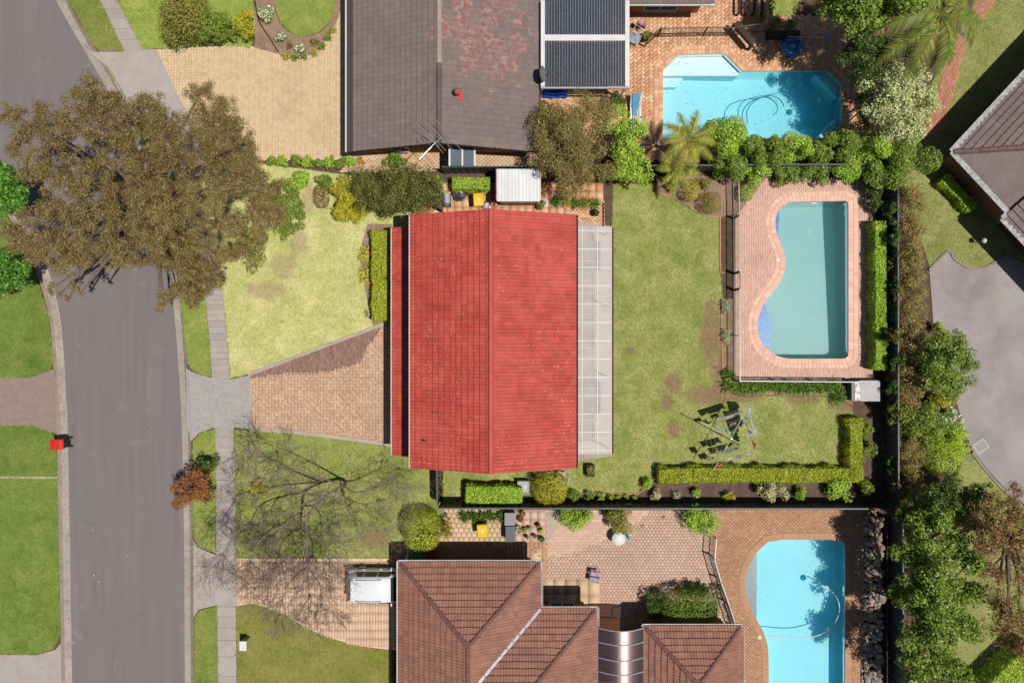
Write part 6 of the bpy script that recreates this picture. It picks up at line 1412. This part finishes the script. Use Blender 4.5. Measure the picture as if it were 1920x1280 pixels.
pot('dark pot with a plant at the end of the strappy row', 1117,399,0.2,0.4,dkpot,'dark',0.18); pot('red pot by the shed corner', 1013,387,0.2,0.35,terra,'mid',0.2); bag('turquoise bag on top of the pots by the shed corner',1019,381,0.16,(C(90,190,205),C(60,160,180)),0.5)
def planter_box(px,py):
    c = W(px,py,0.4); e = empty('planter_box', (c.x,c.y,0.03), 'square timber planter on the lawn below the pergola', 'planter'); r = 0.24
    m = MB(); m.box((c.x-r,c.y-0.34,0.03),(c.x+r,c.y+0.34,0.5)); m.build('box', M['dark_timber'], e)
    P,N = clump_points([(c.x,c.y,0.58,0.22,0.32,0.14)],500,10,zmin=0.4); np_mesh('leaves', leaf_quads(P,N,0.09),4,M['olive'],e)
planter_box(1107,882)
def folding_chair(px,py,label):
    c = W(px,py,0.45); e = empty('folding_chair', (c.x,c.y,0.03), label, 'chair'); rz = math.radians(-14); R = Matrix.Rotation(rz,4,'Z'); T = Matrix.Translation(c.xy.to_3d())@R
    P = lambda x,y,z: T@Vector((x,y,z))
    m = MB(); m.box((-0.27,-0.26,0.42),(0.2,0.26,0.46),T); m.build('seat', M['cream'], e)
    for y in (-0.26,0.26):
        MB().tube([P(-0.27,y,0.03),P(0.2,y,0.45),P(0.42,y*1.05,0.95)],0.02,8).build('frame', M['white'], e); MB().tube([P(0.25,y,0.03),P(-0.22,y,0.44)],0.018,8).build('leg', M['white'], e)
    for k in range(5):
        x, z = 0.26+0.04*k, 0.58+0.09*k; MB().tube([P(x,-0.27,z),P(x,0.27,z)],0.016,6).build('slat', M['white'], e)
folding_chair(1052,893,'cream folding chair beside the red roof and the golden bush')
def ac_unit(px,py):
    c = W(px,py,0.7); e = empty('air_conditioner', (c.x,c.y,0.03), 'square grey air conditioner unit beside the clipped back fence hedge', 'air conditioner')
    m = MB(); tapered(m,c,0.34,0.34,0.34,0.34,0.03,0.62); m.build('casing', M['grey'], e); m = MB(); tapered(m,c,0.36,0.36,0.33,0.33,0.6,0.68); m.build('lid', basic('lid_grey', C(176,184,180), C(160,168,166), 2, rough=0.4), e)
    m = MB(); m.lathe([(0.2,0.0),(0.22,0.025),(0.02,0.03)],(c.x,c.y,0.68),20); m.build('fan_guard', M['pale_metal'], e)
ac_unit(981,913)
def equipment_box():
    z = 0.85; a, b = W(1597,713,z), W(1650,752,z); e = empty('pool_equipment_box', ((a.x+b.x)/2,(a.y+b.y)/2,0.03), 'grey lidded pool equipment box with a rust stained panel', 'equipment box')
    m = MB(); m.box((a.x+0.03,b.y+0.03,0.03),(b.x-0.03,a.y-0.03,z-0.05)); m.build('cabinet', M['grey'], e)
    q = W(1613,0,z).x; m = MB(); m.box((q,b.y,z-0.05),(b.x,a.y,z)); m.build('lid', basic('lid_steel', C(176,174,176), C(158,156,160), 2, rough=0.45), e); m = MB(); m.box((a.x,b.y,z-0.05),(q-0.32,a.y,z-0.01)); m.build('lid', M['grey'], e)
    t = NT('rusty_panel'); c = t.mix(t.rng(t.noise(4.5,5,0.65),0.5,0.6), C(225,225,228), C(176,80,40)); m = MB(); m.box((q-0.31,b.y+0.03,z-0.05),(q-0.01,a.y-0.03,z+0.012)); m.build('panel', t.done(c,0.5,0.4), e)
equipment_box()
# ------------------------------------------------------------------ rotary clothesline and washing
def clothesline():
    h = 1.95; hub = W(1371,822,h); e = empty('rotary_clothesline', (hub.x,hub.y,0.025), 'rotary clothesline hung with washing on the back lawn', 'clothesline')
    MB().tube([(hub.x,hub.y,0.0),(hub.x,hub.y,h+0.1)],0.03,10).build('pole', M['alu'], e)
    tips = [W(1312,790,h+0.12),W(1401,762,h+0.12),W(1431,854,h+0.12),W(1338,881,h+0.12)]; mt = basic('pale_tube', C(206,216,176), C(196,204,170), 3, rough=0.4)
    for t in tips:
        MB().tube([hub, t],0.022,8).build('arm', mt, e); MB().tube([Vector((hub.x,hub.y,h-0.55)), hub.lerp(t,0.42)],0.012,6).build('strut', mt, e)
    for f in (0.45,0.62,0.8,0.97):
        m = MB()
        for i in range(4): m.tube([hub.lerp(tips[i],f), hub.lerp(tips[(i+1)%4],f)],0.004,4)
        m.build('line', mt, e)
clothesline()
def washing(label, a, b, drop, cols, cat='towel', name='towel', fringe=0.06):
    z = 1.98; A, B = W(a[0],a[1],z), W(b[0],b[1],z); d = (B-A); L = d.length; d /= L; r = Vector((d.y,-d.x,0)); m = MB(); n = 14; k = 6; ph = random.uniform(0,6); sg = 1 if r.x*0.335 - r.y*0.15 > 0 else -1
    dr = [drop*(1+random.uniform(-0.25,0.25)) for _ in range(n+1)]
    for j in range(k+1):
        for i in range(n+1):
            u = i/n; v = j/k; off = 0.42*drop*v*sg + 0.05*v*math.sin(u*9+ph)+0.03*v*math.sin(u*21+ph*2)
            p = A+d*L*u+r*off+Vector((0,0,-dr[i]*v)); m.v.append(tuple(p))
    m.f = [(j*(n+1)+i,j*(n+1)+i+1,(j+1)*(n+1)+i+1,(j+1)*(n+1)+i) for j in range(k) for i in range(n)]
    t = NT('cloth'); w = t.scalevec(3,3,3); c = t.mix(t.math('GREATER_THAN',t.noise(2.5,2,0.5),0.54),cols[0],cols[1]); c = t.gain(c,2.0); df = t.n('BsdfDiffuse'); t.set(df.inputs[0],c); tl = t.n('BsdfTranslucent'); t.set(tl.inputs[0],c); mx = t.n('MixShader'); mx.inputs[0].default_value = 0.5; t.t.links.new(df.outputs[0],mx.inputs[1]); t.t.links.new(tl.outputs[0],mx.inputs[2]); t.t.links.new(mx.outputs[0],t.out.inputs[0]); o = m.build(name, t.m, None, True)
    return tag(o,label,cat)
washing('grey washing on the upper side of the clothesline', (1344,785),(1392,770),0.62,(C(160,158,170),C(186,184,194)))
washing('long pale blue sheet on the outer side of the clothesline', (1402,766),(1415,816),0.8,(C(206,214,228),C(150,172,206)),'sheet','sheet')
washing('blue grey jeans on the inner line of the clothesline', (1394,786),(1408,826),0.75,(C(122,140,164),C(158,172,192)),'jeans','jeans')
washing('red shirt at the end of the clothesline', (1410,828),(1416,845),0.55,(C(176,40,56),C(150,30,50)),'shirt','shirt')
washing('dark blue trousers on the lower inner line', (1348,846),(1386,837),0.6,(C(88,106,138),C(120,136,164)),'trousers','trousers')
washing('pale pink shirt on the outer lower line', (1364,859),(1378,856),0.55,(C(232,214,220),C(220,196,206)),'shirt','shirt')
washing('grey patterned shirt beside the pale pink one', (1379,855),(1396,851),0.55,(C(140,146,170),C(190,194,206)),'shirt','shirt')
washing('white cloth at the end of the outer lower line', (1397,851),(1413,847),0.3,(C(214,214,206),C(200,200,196)),'cloth','cloth')
washing('navy trousers near the lower arm tip', (1327,857),(1340,855),0.6,(C(70,96,130),C(170,180,200)),'trousers','trousers')
washing('orange shirt at the lower arm tip', (1345,872),(1359,867),0.5,(C(236,150,112),C(226,136,100)),'shirt','shirt')
washing('small pale towel near the middle of the clothesline', (1337,801),(1350,799),0.35,(C(200,206,220),C(176,184,204)))
washing('light blue socks bunched near the hub', (1354,806),(1366,812),0.4,(C(176,200,212),C(130,170,190)),'socks','socks')
washing('small pink and blue cloth above the hub', (1369,795),(1382,790),0.35,(C(150,176,200),C(226,160,150)),'cloth','cloth')
# ------------------------------------------------------------------ white wagon in the peach driveway
def wagon():
    L, Wd = 4.6, 1.86; hub_px = W(672,1101,1.0); x0 = W(649,0,0.9).x; yc = W(0,1107,1.7).y
    e = empty('parked_car', (x0+L/2,yc,0.02), 'white wagon parked nose first under the brown eave', 'car'); wp = basic('car_white', C(238,242,246,1.6), rough=0.25, spec=0.5, fine=0)
    def loft(secs, mat, nm, sm=True, close=True):
        m = MB(); n = len(secs[0])
        for s in secs: m.v += [tuple(p) for p in s]
        for i in range(len(secs)-1):
            for k in range(n-1): m.f.append((i*n+k,i*n+k+1,(i+1)*n+k+1,(i+1)*n+k))
        if close: m.f += [tuple(range(n))[::-1], tuple((len(secs)-1)*n+k for k in range(n))]
        return m.build(nm, mat, e, sm)
    def sec(x, w, zb, zt, r=0.12):
        pr = [(-w*0.93,zb),(-w,zb+0.15),(-w*1.0,zb+(zt-zb)*0.6),(-w*0.97,zt-0.06),(-w*0.9,zt),(0,zt+0.02),(w*0.9,zt),(w*0.97,zt-0.06),(w*1.0,zb+(zt-zb)*0.6),(w,zb+0.15),(w*0.93,zb)]
        return [(x0+x,yc+y,z) for y,z in pr]
    w = Wd/2
    loft([sec(0.0,w*0.86,0.42,0.82),sec(0.06,w*0.94,0.32,0.92),sec(0.3,w,0.26,1.0),sec(1.2,w,0.24,1.02),sec(2.6,w,0.24,1.02),sec(3.3,w,0.26,1.0),sec(4.1,w*0.97,0.3,0.9),sec(4.5,w*0.88,0.36,0.78),sec(4.6,w*0.75,0.45,0.66)], wp, 'body')
    def cab(x, wb, wt, zt):
        pr = [(-wb,0.98),(-wb+(wb-wt)*0.5,0.98+(zt-0.98)*0.55),(-wt,zt-0.05),(-wt*0.9,zt),(0,zt+0.025),(wt*0.9,zt),(wt,zt-0.05),(wb-(wb-wt)*0.5,0.98+(zt-0.98)*0.55),(wb,0.98)]
        return [(x0+x,yc+y,z) for y,z in pr]
    loft([cab(0.1,w*0.82,w*0.7,1.06),cab(0.3,w*0.9,w*0.7,1.45),cab(0.46,w*0.93,w*0.71,1.64),cab(0.6,w*0.93,w*0.74,1.70),cab(1.6,w*0.94,w*0.76,1.73),cab(2.35,w*0.94,w*0.75,1.68),cab(2.6,w*0.94,w*0.74,1.6),cab(3.3,w*0.92,w*0.8,1.02)], wp, 'cabin')
    g = M['glass_dark']
    for s in (-1,1):
        for i,(xa,xb) in enumerate(((0.62,1.08),(1.14,1.85),(1.92,2.55))):
            m = MB(); zz = 1.58; of = 0.012
            m.add([(x0+xa,yc+s*(w*0.925+of),1.04),(x0+xb+(0.35 if i==2 else 0),yc+s*(w*0.925+of),1.04),(x0+xb,yc+s*(w*0.80+of),zz),(x0+xa+(0.15 if i==0 else 0),yc+s*(w*0.80+of),zz)],[(0,1,2,3)]); m.build('window', g, e)
        for xx in (1.0,2.0): MB().bar((x0+xx-0.1,yc+s*(w+0.02),0.86),(x0+xx+0.1,yc+s*(w+0.02),0.86),0.03,0.03).build('door_handle', wp, e)
        mm = MB(); mm.bar((x0+2.62,yc+s*(w+0.02),1.03),(x0+2.64,yc+s*(w+0.17),1.08),0.09,0.13); mm.build('mirror', wp, e)
        MB().bar((x0+0.7,yc+s*w*0.64,1.77),(x0+2.15,yc+s*w*0.66,1.76),0.04,0.04).build('roof_rail', M['pale_metal'], e)
        for xx in (0.85,3.75):
            wh = MB(); wh.tube([(x0+xx,yc+s*(w-0.2),0.35),(x0+xx,yc+s*(w+0.01),0.35)],0.34,20); wo_ = wh.build('wheel', M['black'], e)
            rm = MB(); rm.tube([(x0+xx,yc+s*(w+0.005),0.35),(x0+xx,yc+s*(w+0.025),0.35)],0.21,16); rm.build('rim', M['alu'], wo_)
        t = MB(); t.box((x0-0.0+0.02,yc+s*w*0.8-0.09,0.72),(x0+0.14,yc+s*w*0.8+0.09,1.0)); t.build('tail_light', basic('tail_red', C(150,30,30), rough=0.2), e)
    m = MB(); m.add([(x0+2.66,yc-w*0.70,1.60),(x0+2.66,yc+w*0.70,1.60),(x0+3.27,yc+w*0.80,1.08),(x0+3.27,yc-w*0.80,1.08)],[(0,3,2,1)]); m.v = [(a+0.02,b,c+0.03) for a,b,c in m.v]; m.build('windscreen', g, e)
    m = MB(); m.add([(x0+0.09,yc-w*0.66,1.12),(x0+0.09,yc+w*0.66,1.12),(x0+0.38,yc+w*0.62,1.6),(x0+0.38,yc-w*0.62,1.6)],[(0,1,2,3)]); m.build('rear_window', g, e)
    MB().bar((x0+0.02,yc-w*0.7,0.55),(x0+0.02,yc+w*0.7,0.55),0.12,0.18).build('bumper', wp, e)
    MB().bar((x0+0.5,yc-w*0.62,1.7),(x0+0.5,yc+w*0.62,1.7),0.16,0.03).build('spoiler', wp, e)
wagon()
# ------------------------------------------------------------------ things round the other houses
def letterbox(px,py):
    c = W(px,py,0.9); e = empty('letterbox', (c.x,c.y,0.03), 'white brick letterbox on the lawn by the footpath', 'letterbox')
    m = MB(); m.box((c.x-0.16,c.y-0.22,0.03),(c.x+0.16,c.y+0.22,0.8)); m.build('pillar', M['cream'], e); m = MB(); m.box((c.x-0.2,c.y-0.27,0.8),(c.x+0.2,c.y+0.27,0.86)); m.build('cap', M['white'], e); m = MB(); m.box((c.x-0.17,c.y-0.12,0.55),(c.x-0.155,c.y+0.12,0.62)); m.build('slot', M['black'], e)
letterbox(455,1211)
def grate():
    c = W(1838,836); e = empty('drain_grate', (c.x,c.y,0.03), 'steel drain grate on the concrete drive', 'grate'); T = Matrix.Translation((c.x,c.y,0.036))@Matrix.Rotation(math.radians(35),4,'Z')
    m = MB()
    for s in (-1,1): m.box((-0.36,s*0.3-0.02,0),(0.36,s*0.3+0.02,0.02),T); m.box((s*0.36-0.02,-0.28,0),(s*0.36+0.02,0.28,0.02),T)
    m.build('frame', M['pale_metal'], e); d = MB(); d.box((-0.34,-0.28,-0.004),(0.34,0.28,0.004),T); d.build('pit', M['black'], e)
    for i in range(8): b = MB(); b.box((-0.3+i*0.085-0.014,-0.28,0.004),(-0.3+i*0.085+0.014,0.28,0.018),T); b.build('bar', M['pale_metal'], e)
grate()
def garden_light():
    c = W(1841,452,0.6); e = empty('garden_light', (c.x,c.y,0.03), 'small round garden light on the lawn of the mauve house', 'lamp'); MB().tube([(c.x,c.y,0.03),(c.x,c.y,0.7)],0.025,8).build('post', M['grey'], e); MB().lathe([(0.05,0.68),(0.14,0.76),(0.15,0.84),(0.09,0.93),(0.02,0.97)],(c.x,c.y,0),16).build('globe', M['white'], e, True)
garden_light()
def rock_wall():
    c = W(1636,1120); e = empty('rock_wall', (c.x,c.y,0), 'dry rock retaining wall beside the lower pool', 'wall'); ms = []
    rk = paver_mat('rocks', [C(150,140,128), C(176,164,150), C(130,112,98), C(190,140,100), C(168,160,160)], None, 0.2)
    for k in range(7):
        bm = bmesh.new(); bmesh.ops.create_icosphere(bm, subdivisions=2, radius=1.0)
        for v in bm.verts: v.co *= 1+random.uniform(-0.17,0.17); v.co.z *= 0.7
        me = bpy.data.meshes.new('rock'); bm.to_mesh(me); bm.free(); me.materials.append(rk); ms.append(me)
    wl = wloc(e); y = 972
    while y < 1310:
        x = 1622 + random.uniform(-2,2)
        while x < 1651:
            r = random.uniform(3.6,6.6); p = W(x+r*0.6,y+random.uniform(-3,3),0.25+ (x-1620)*0.012); o = bpy.data.objects.new('rock', random.choice(ms)); o.location = p-wl; s = r/S; o.scale = (s*random.uniform(0.9,1.25),s*random.uniform(0.9,1.25),s); o.rotation_euler = (0,0,random.uniform(0,6)); link(o,e); x += r*1.75
        y += 9.5
    m = MB(); a, b = W(1618,968), W(1652,1320); m.box((a.x,b.y,-0.02),(b.x,a.y,0.16)); m.build('fill', M['soil'], e)
    m = MB(); a, b = W(1614,966), W(1618,1320); m.box((a.x,b.y,-0.02),(b.x,a.y,0.12)); m.build('kerb_edge', M['edging'], e)
rock_wall()
# lower patio: white round table with a turquoise chair, airer, step stone, boxes, succulents
def round_table():
    c = W(1160,1010,0.72); e = empty('patio_table', (c.x,c.y,0.03), 'small white round table on the paver patio', 'table'); MB().lathe([(0.38,0.66),(0.4,0.7),(0.39,0.73),(0.05,0.735)],(c.x,c.y,0),24).build('table_top', M['white'], e, True); MB().tube([(c.x,c.y,0.03),(c.x,c.y,0.68)],0.04,8).build('leg', M['white'], e); MB().lathe([(0.26,0.03),(0.2,0.06),(0.05,0.1)],(c.x,c.y,0),18).build('base', M['white'], e)
round_table()
tq = basic('turquoise', C(110,196,206), C(90,176,190), 3)
def small_chair(px,py,label,mt,rz):
    c = W(px,py,0.3); e = empty('chair', (c.x,c.y,0.03), label, 'chair'); T = Matrix.Translation((c.x,c.y,0))@Matrix.Rotation(rz,4,'Z')
    m = MB(); m.box((-0.19,-0.19,0.38),(0.19,0.19,0.42),T); m.build('seat', mt, e); m = MB(); m.box((0.17,-0.19,0.42),(0.21,0.19,0.8),T); m.build('backrest', mt, e)
    for x in (-0.16,0.16):
        for y in (-0.16,0.16): m = MB(); m.box((x-0.02,y-0.02,0.03),(x+0.02,y+0.02,0.38),T); m.build('leg', mt, e)
small_chair(1172,1006,'turquoise chair tucked against the white round table',tq,0.5)
def airer(label, px, py, rz, lx, ly, cols, h=0.9):
    c = W(px,py,h); e = empty('clothes_airer', (c.x,c.y,0.03), label, 'airer'); T = Matrix.Translation((c.x,c.y,0))@Matrix.Rotation(rz,4,'Z'); P = lambda x,y,z: T@Vector((x,y,z))
    for s in (-1,1): MB().tube([P(-lx/2,s*ly/2,0.03),P(lx/2,s*ly/2,h)],0.014,6).build('leg', M['white'], e); MB().tube([P(lx/2,s*ly/2,0.03),P(-lx/2,s*ly/2,h)],0.014,6).build('leg', M['white'], e)
    n = 8
    for i in range(n): x = -lx/2+lx*i/(n-1); MB().tube([P(x,-ly/2,h),P(x,ly/2,h)],0.01,6).build('rail', M['white'], e)
    for i,(a,b,cc) in enumerate(cols):
        m = MB(); z = h+0.02
        for j in range(7):
            y = -ly*0.46+ly*0.92*j/6; m.v += [tuple(P(lx*a,y,z-0.3)),tuple(P(lx*a,y,z)),tuple(P(lx*b,y,z+random.uniform(-0.01,0.01))),tuple(P(lx*b,y,z-0.25))]
        m.f = [(4*j+k,4*j+k+1,4*j+k+5,4*j+k+4) for j in range(6) for k in range(3)]
        o = m.build('towel', basic('airer_cloth', cc[0], cc[1], 4, fine=0.1)); so_ = o.modifiers.new('thickness','SOLIDIFY'); so_.thickness = 0.012; tag(o, cc[2], 'towel')
airer('clothes airer with striped towels beside the white pergola', 1196,60,math.radians(62),1.4,0.6,[(-0.5,-0.1,(C(190,194,206),C(100,104,130),'grey striped towel on the airer by the white pergola')),(0.3,0.5,(C(210,180,190),C(150,60,80),'red striped towel on the airer by the white pergola'))])
airer('small clothes airer with pink and grey washing on the paver patio', 1116,1081,math.radians(80),0.75,0.6,[(-0.45,-0.05,(C(180,180,190),C(130,130,144),'grey cloth on the small patio airer')),(0.05,0.4,(C(214,190,206),C(176,90,140),'pink cloth on the small patio airer'))],0.6)
def lounger():
    c = W(1192,210,0.35); e = empty('sun_lounger', (c.x,c.y,0.03), 'white slatted sun lounger beside the blue pool', 'sun lounger'); X, Y = 0.3, 0.98
    for s in (-1,1): MB().bar((c.x+s*X,c.y-Y,0.33),(c.x+s*X,c.y+0.3,0.33),0.06,0.06).build('side_rail', M['white'], e); MB().bar((c.x+s*X,c.y+0.3,0.33),(c.x+s*X,c.y+Y,0.7),0.06,0.06).build('back_rail', M['white'], e)
    for i in range(5): x = c.x-X+0.12*(i+0.5)-0.0; MB().bar((x,c.y-Y,0.35),(x,c.y+0.28,0.35),0.07,0.025).build('slat', M['white'], e)
    for i in range(7): y = c.y+0.36+i*0.09; z = 0.36+i*0.055; MB().bar((c.x-X,y,z),(c.x+X,y,z),0.06,0.025).build('slat', M['white'], e)
    for sx in (-1,1):
        for y in (-Y+0.15,Y-0.5): MB().box((c.x+sx*X-0.03,c.y+y-0.03,0.03),(c.x+sx*X+0.03,c.y+y+0.03,0.31)).build('leg', M['white'], e)
    m = MB(); n = 8
    for j in range(n+1):
        v = j/n; y = c.y+Y-0.02-v*1.15; z = max(0.385, 0.74-v*0.62); wd = 0.27-0.14*v
        for i in range(5): m.v.append((c.x-0.02-0.05*v+wd*(i/2-1), y, z+random.uniform(0,0.02)))
    m.f = [(j*5+i,j*5+i+1,(j+1)*5+i+1,(j+1)*5+i) for j in range(n) for i in range(4)]
    o = m.build('towel', basic('blue_towel', C(60,140,190), C(110,176,204), 2, fine=0.1), None, True); so_ = o.modifiers.new('thickness','SOLIDIFY'); so_.thickness = 0.012; tag(o,'blue towel spread over the white sun lounger','towel')
lounger()
def bucket():
    c = W(1205,244,0.3); e = empty('bucket', (c.x,c.y,0.03), 'turquoise bucket below the sun lounger', 'bucket'); MB().lathe([(0.13,0.0),(0.17,0.3),(0.18,0.3),(0.18,0.27)],(c.x,c.y,0.03),18,False).build('pail', tq, e, True); MB().lathe([(0.13,0.0),(0.165,0.25),(0.001,0.26)],(c.x,c.y,0.032),18).build('contents', tq, e); MB().tube([(c.x-0.18,c.y,0.3),(c.x-0.1,c.y+0.15,0.34),(c.x+0.1,c.y+0.15,0.34),(c.x+0.18,c.y,0.3)],0.008,5).build('handle', M['white'], e)
bucket()
pot('potted spiky plant beside the open picket gate', 1211,68,0.25,0.45,dkpot,'palm',0.32)
def float_ring():
    c = W(1486,86,0.2); e = empty('pool_float', (c.x,c.y,0.03), 'blue inflatable chair lying beside the blue pool', 'pool float'); fm = basic('float_blue', C(40,120,196), C(70,150,214), 3, rough=0.2, spec=0.6)
    m = MB(); n = 26; k = 10; R = 0.42
    pts = []
    for i in range(n):
        a = math.pi*0.12 - i/(n-1)*math.pi*1.24; pts.append((c.x+0.5*math.cos(a), c.y-0.02+0.52*math.sin(a), 0.2))
    m.tube(pts,[0.16+0.02*math.sin(i) for i in range(n)],10); m.build('ring', fm, e, True)
    m = MB(); m.lathe([(0.42,0.08),(0.44,0.13),(0.36,0.17),(0.05,0.16)],(c.x,c.y-0.04,0),20); m.build('seat', fm, e, True)
    m = MB(); m.tube([(c.x-0.45,c.y+0.3,0.22),(c.x,c.y+0.34,0.25),(c.x+0.45,c.y+0.3,0.22)],0.13,10); m.build('headrest', fm, e, True)
float_ring()
def pole(label, pts, r, mt, name, cat): o = MB().tube([W(*p) for p in pts], r, 8).build(name, mt, None, True); return tag(o,label,cat)
def skimmer_net():
    e = empty('leaf_scoop', W(1490,70,0.9), 'pool scoop with a long pale handle and blue head', 'pool scoop'); MB().tube([W(1478,69,0.5),W(1546,71,0.9)],0.02,8).build('handle', M['white'], e); c = W(1551,71,0.92)
    m = MB(); m.box((c.x-0.16,c.y-0.18,c.z-0.02),(c.x+0.2,c.y+0.18,c.z+0.02)); m.build('head', basic('scoop_blue', C(140,170,206), rough=0.4), e)
    MB().tube([(c.x-1.2,c.y,0.03),(c.x-1.2,c.y,0.75)],0.02,6).build('rest', M['grey'], e)
skimmer_net()
pole('pale green pool noodle leaning under the inflatable chair', [(1454,72,0.08),(1464,88,0.2),(1475,112,0.06)], 0.05, basic('noodle', C(196,206,110)), 'pool_noodle', 'pool noodle')
pole('long thin pool pole lying across the blue pool corner', [(1514,30,1.2),(1502,75,0.6),(1490,118,0.06)], 0.018, M['pale_metal'], 'pool_pole', 'pole')
# timber steps above the blue pool, and a dark bar for a log's shadow
for i,x in enumerate((1386,1400,1415,1430)):
    a, b = W(x,-30,0.55), W(x,24,0.55); o = MB().bar((a.x,a.y,0.5),(b.x,b.y,0.5),0.12,0.12); o.box((b.x-0.05,b.y,0.02),(b.x+0.05,b.y+0.1,0.46)); tag(o.build('timber_beam', M['dark_timber']), ORD[i]+' dark timber beam from the house above the pool fence','beam','timber beams above the pool fence')
a, b = W(1388,30,1.9), W(1422,70,1.9)
o = MB().bar((a.x,a.y,0.9),(b.x,b.y,0.9),0.34,0.3); o.box((a.x-0.06,a.y-0.06,0.02),(a.x+0.06,a.y+0.06,0.8)); o.box((b.x-0.06,b.y-0.06,0.02),(b.x+0.06,b.y+0.06,0.8)); tag(o.build('timber_sleeper', M['dark_timber']),'dark diagonal bar standing in for a log shadow across the top pool fence','timber')  # cast shadow of a log built as a solid dark bar
m = MB(); a, b = W(1440,62,0.5), W(1500,66,0.5); m.box((a.x,b.y-0.1,0.02),(b.x,a.y+0.15,0.5)); tag(m.build('timber_planter', M['dark_timber']),'low dark retaining sleeper behind the inflatable chair','timber')
# lower side passage: dark storage boxes, succulents, step stone
def storage(label, px, py, x, y, h, mt, lid):
    c = W(px,py,h); e = empty('storage_box', (c.x,c.y,0.03), label, 'storage box'); m = MB(); m.box((c.x-x,c.y-y,0.03),(c.x+x,c.y+y,h-0.05)); m.build('box', mt, e); m = MB(); m.box((c.x-x-0.02,c.y-y-0.02,h-0.05),(c.x+x+0.02,c.y+y+0.02,h)); m.build('lid', lid, e)
storage('tall grey storage box above the dark one', 956,973,0.28,0.34,0.9,M['grey'],basic('box_lid', C(150,146,150), rough=0.5)); storage('dark slate storage box beside the sandstone paving', 957,1001,0.26,0.42,0.85,M['grey'],basic('slate_lid', C(92,98,110), C(80,86,98), 3, rough=0.4))
for i,(px,py,r,mt) in enumerate(((975,972,0.2,'brown'),(972,992,0.26,'silver'),(984,993,0.16,'yellow'),(993,990,0.14,'silver'),(1009,984,0.17,'red'),(1015,994,0.17,'lime'),(988,1006,0.13,'strap'),(1003,1004,0.13,'brown'),(1016,1010,0.19,'deep'),(980,962,0.2,'olive'))):
    pot(('brown leaved','large silvery','yellow','small silvery','reddish','lime green','small green','small brown','dark green','olive')[i]+' potted succulent on the pink slabs', px,py,r*0.8,0.22,terra if i%2 else dkpot,mt,r,ph=0.25)
m = MB(); c = W(1163,1148,0.08); m.prism(ccw([(c.x-0.42,c.y+0.3),(c.x-0.5,c.y-0.2),(c.x-0.3,c.y-0.34),(c.x+0.4,c.y-0.32),(c.x+0.52,c.y-0.05),(c.x+0.4,c.y+0.33)]),0.02,0.1); tag(m.build('step_stone', M['slab']),'rough stone step before the arched canopy','stone')
for i,(px,py) in enumerate(((1206,986),(1246,970))):
    m = MB(); c = W(px,py,0.1); T = Matrix.Translation((c.x,c.y,0.025))@Matrix.Rotation(0.3+i*0.4,4,'Z'); m.box((-0.11,-0.07,0),(0.11,0.07,0.09),T); tag(m.build('loose_brick', brk), ('loose brick near the white round table','loose brick higher on the paver patio')[i],'brick')
# window-side boiler and blue tarp beside the white pergola
m = MB(); c = W(1040,170,0.5); n = 8
for j in range(n+1):
    for i in range(n+1): m.v.append((c.x+(i/n-0.5)*1.5, c.y+(j/n-0.5)*0.7, 0.35+0.12*math.sin(i*1.3)+0.08*math.sin(j*2.1)+random.uniform(-0.03,0.03)))
m.f = [(j*(n+1)+i,j*(n+1)+i+1,(j+1)*(n+1)+i+1,(j+1)*(n+1)+i) for j in range(n) for i in range(n)]
for k in range(0): pass
o = m.build('tarpaulin', basic('tarp_blue', C(20,84,196), C(30,100,210), 2, rough=0.4)); so_ = o.modifiers.new('thickness','SOLIDIFY'); so_.thickness = 0.33; so_.offset = -1; tag(o,'crumpled blue tarpaulin below the white pergola','tarpaulin')
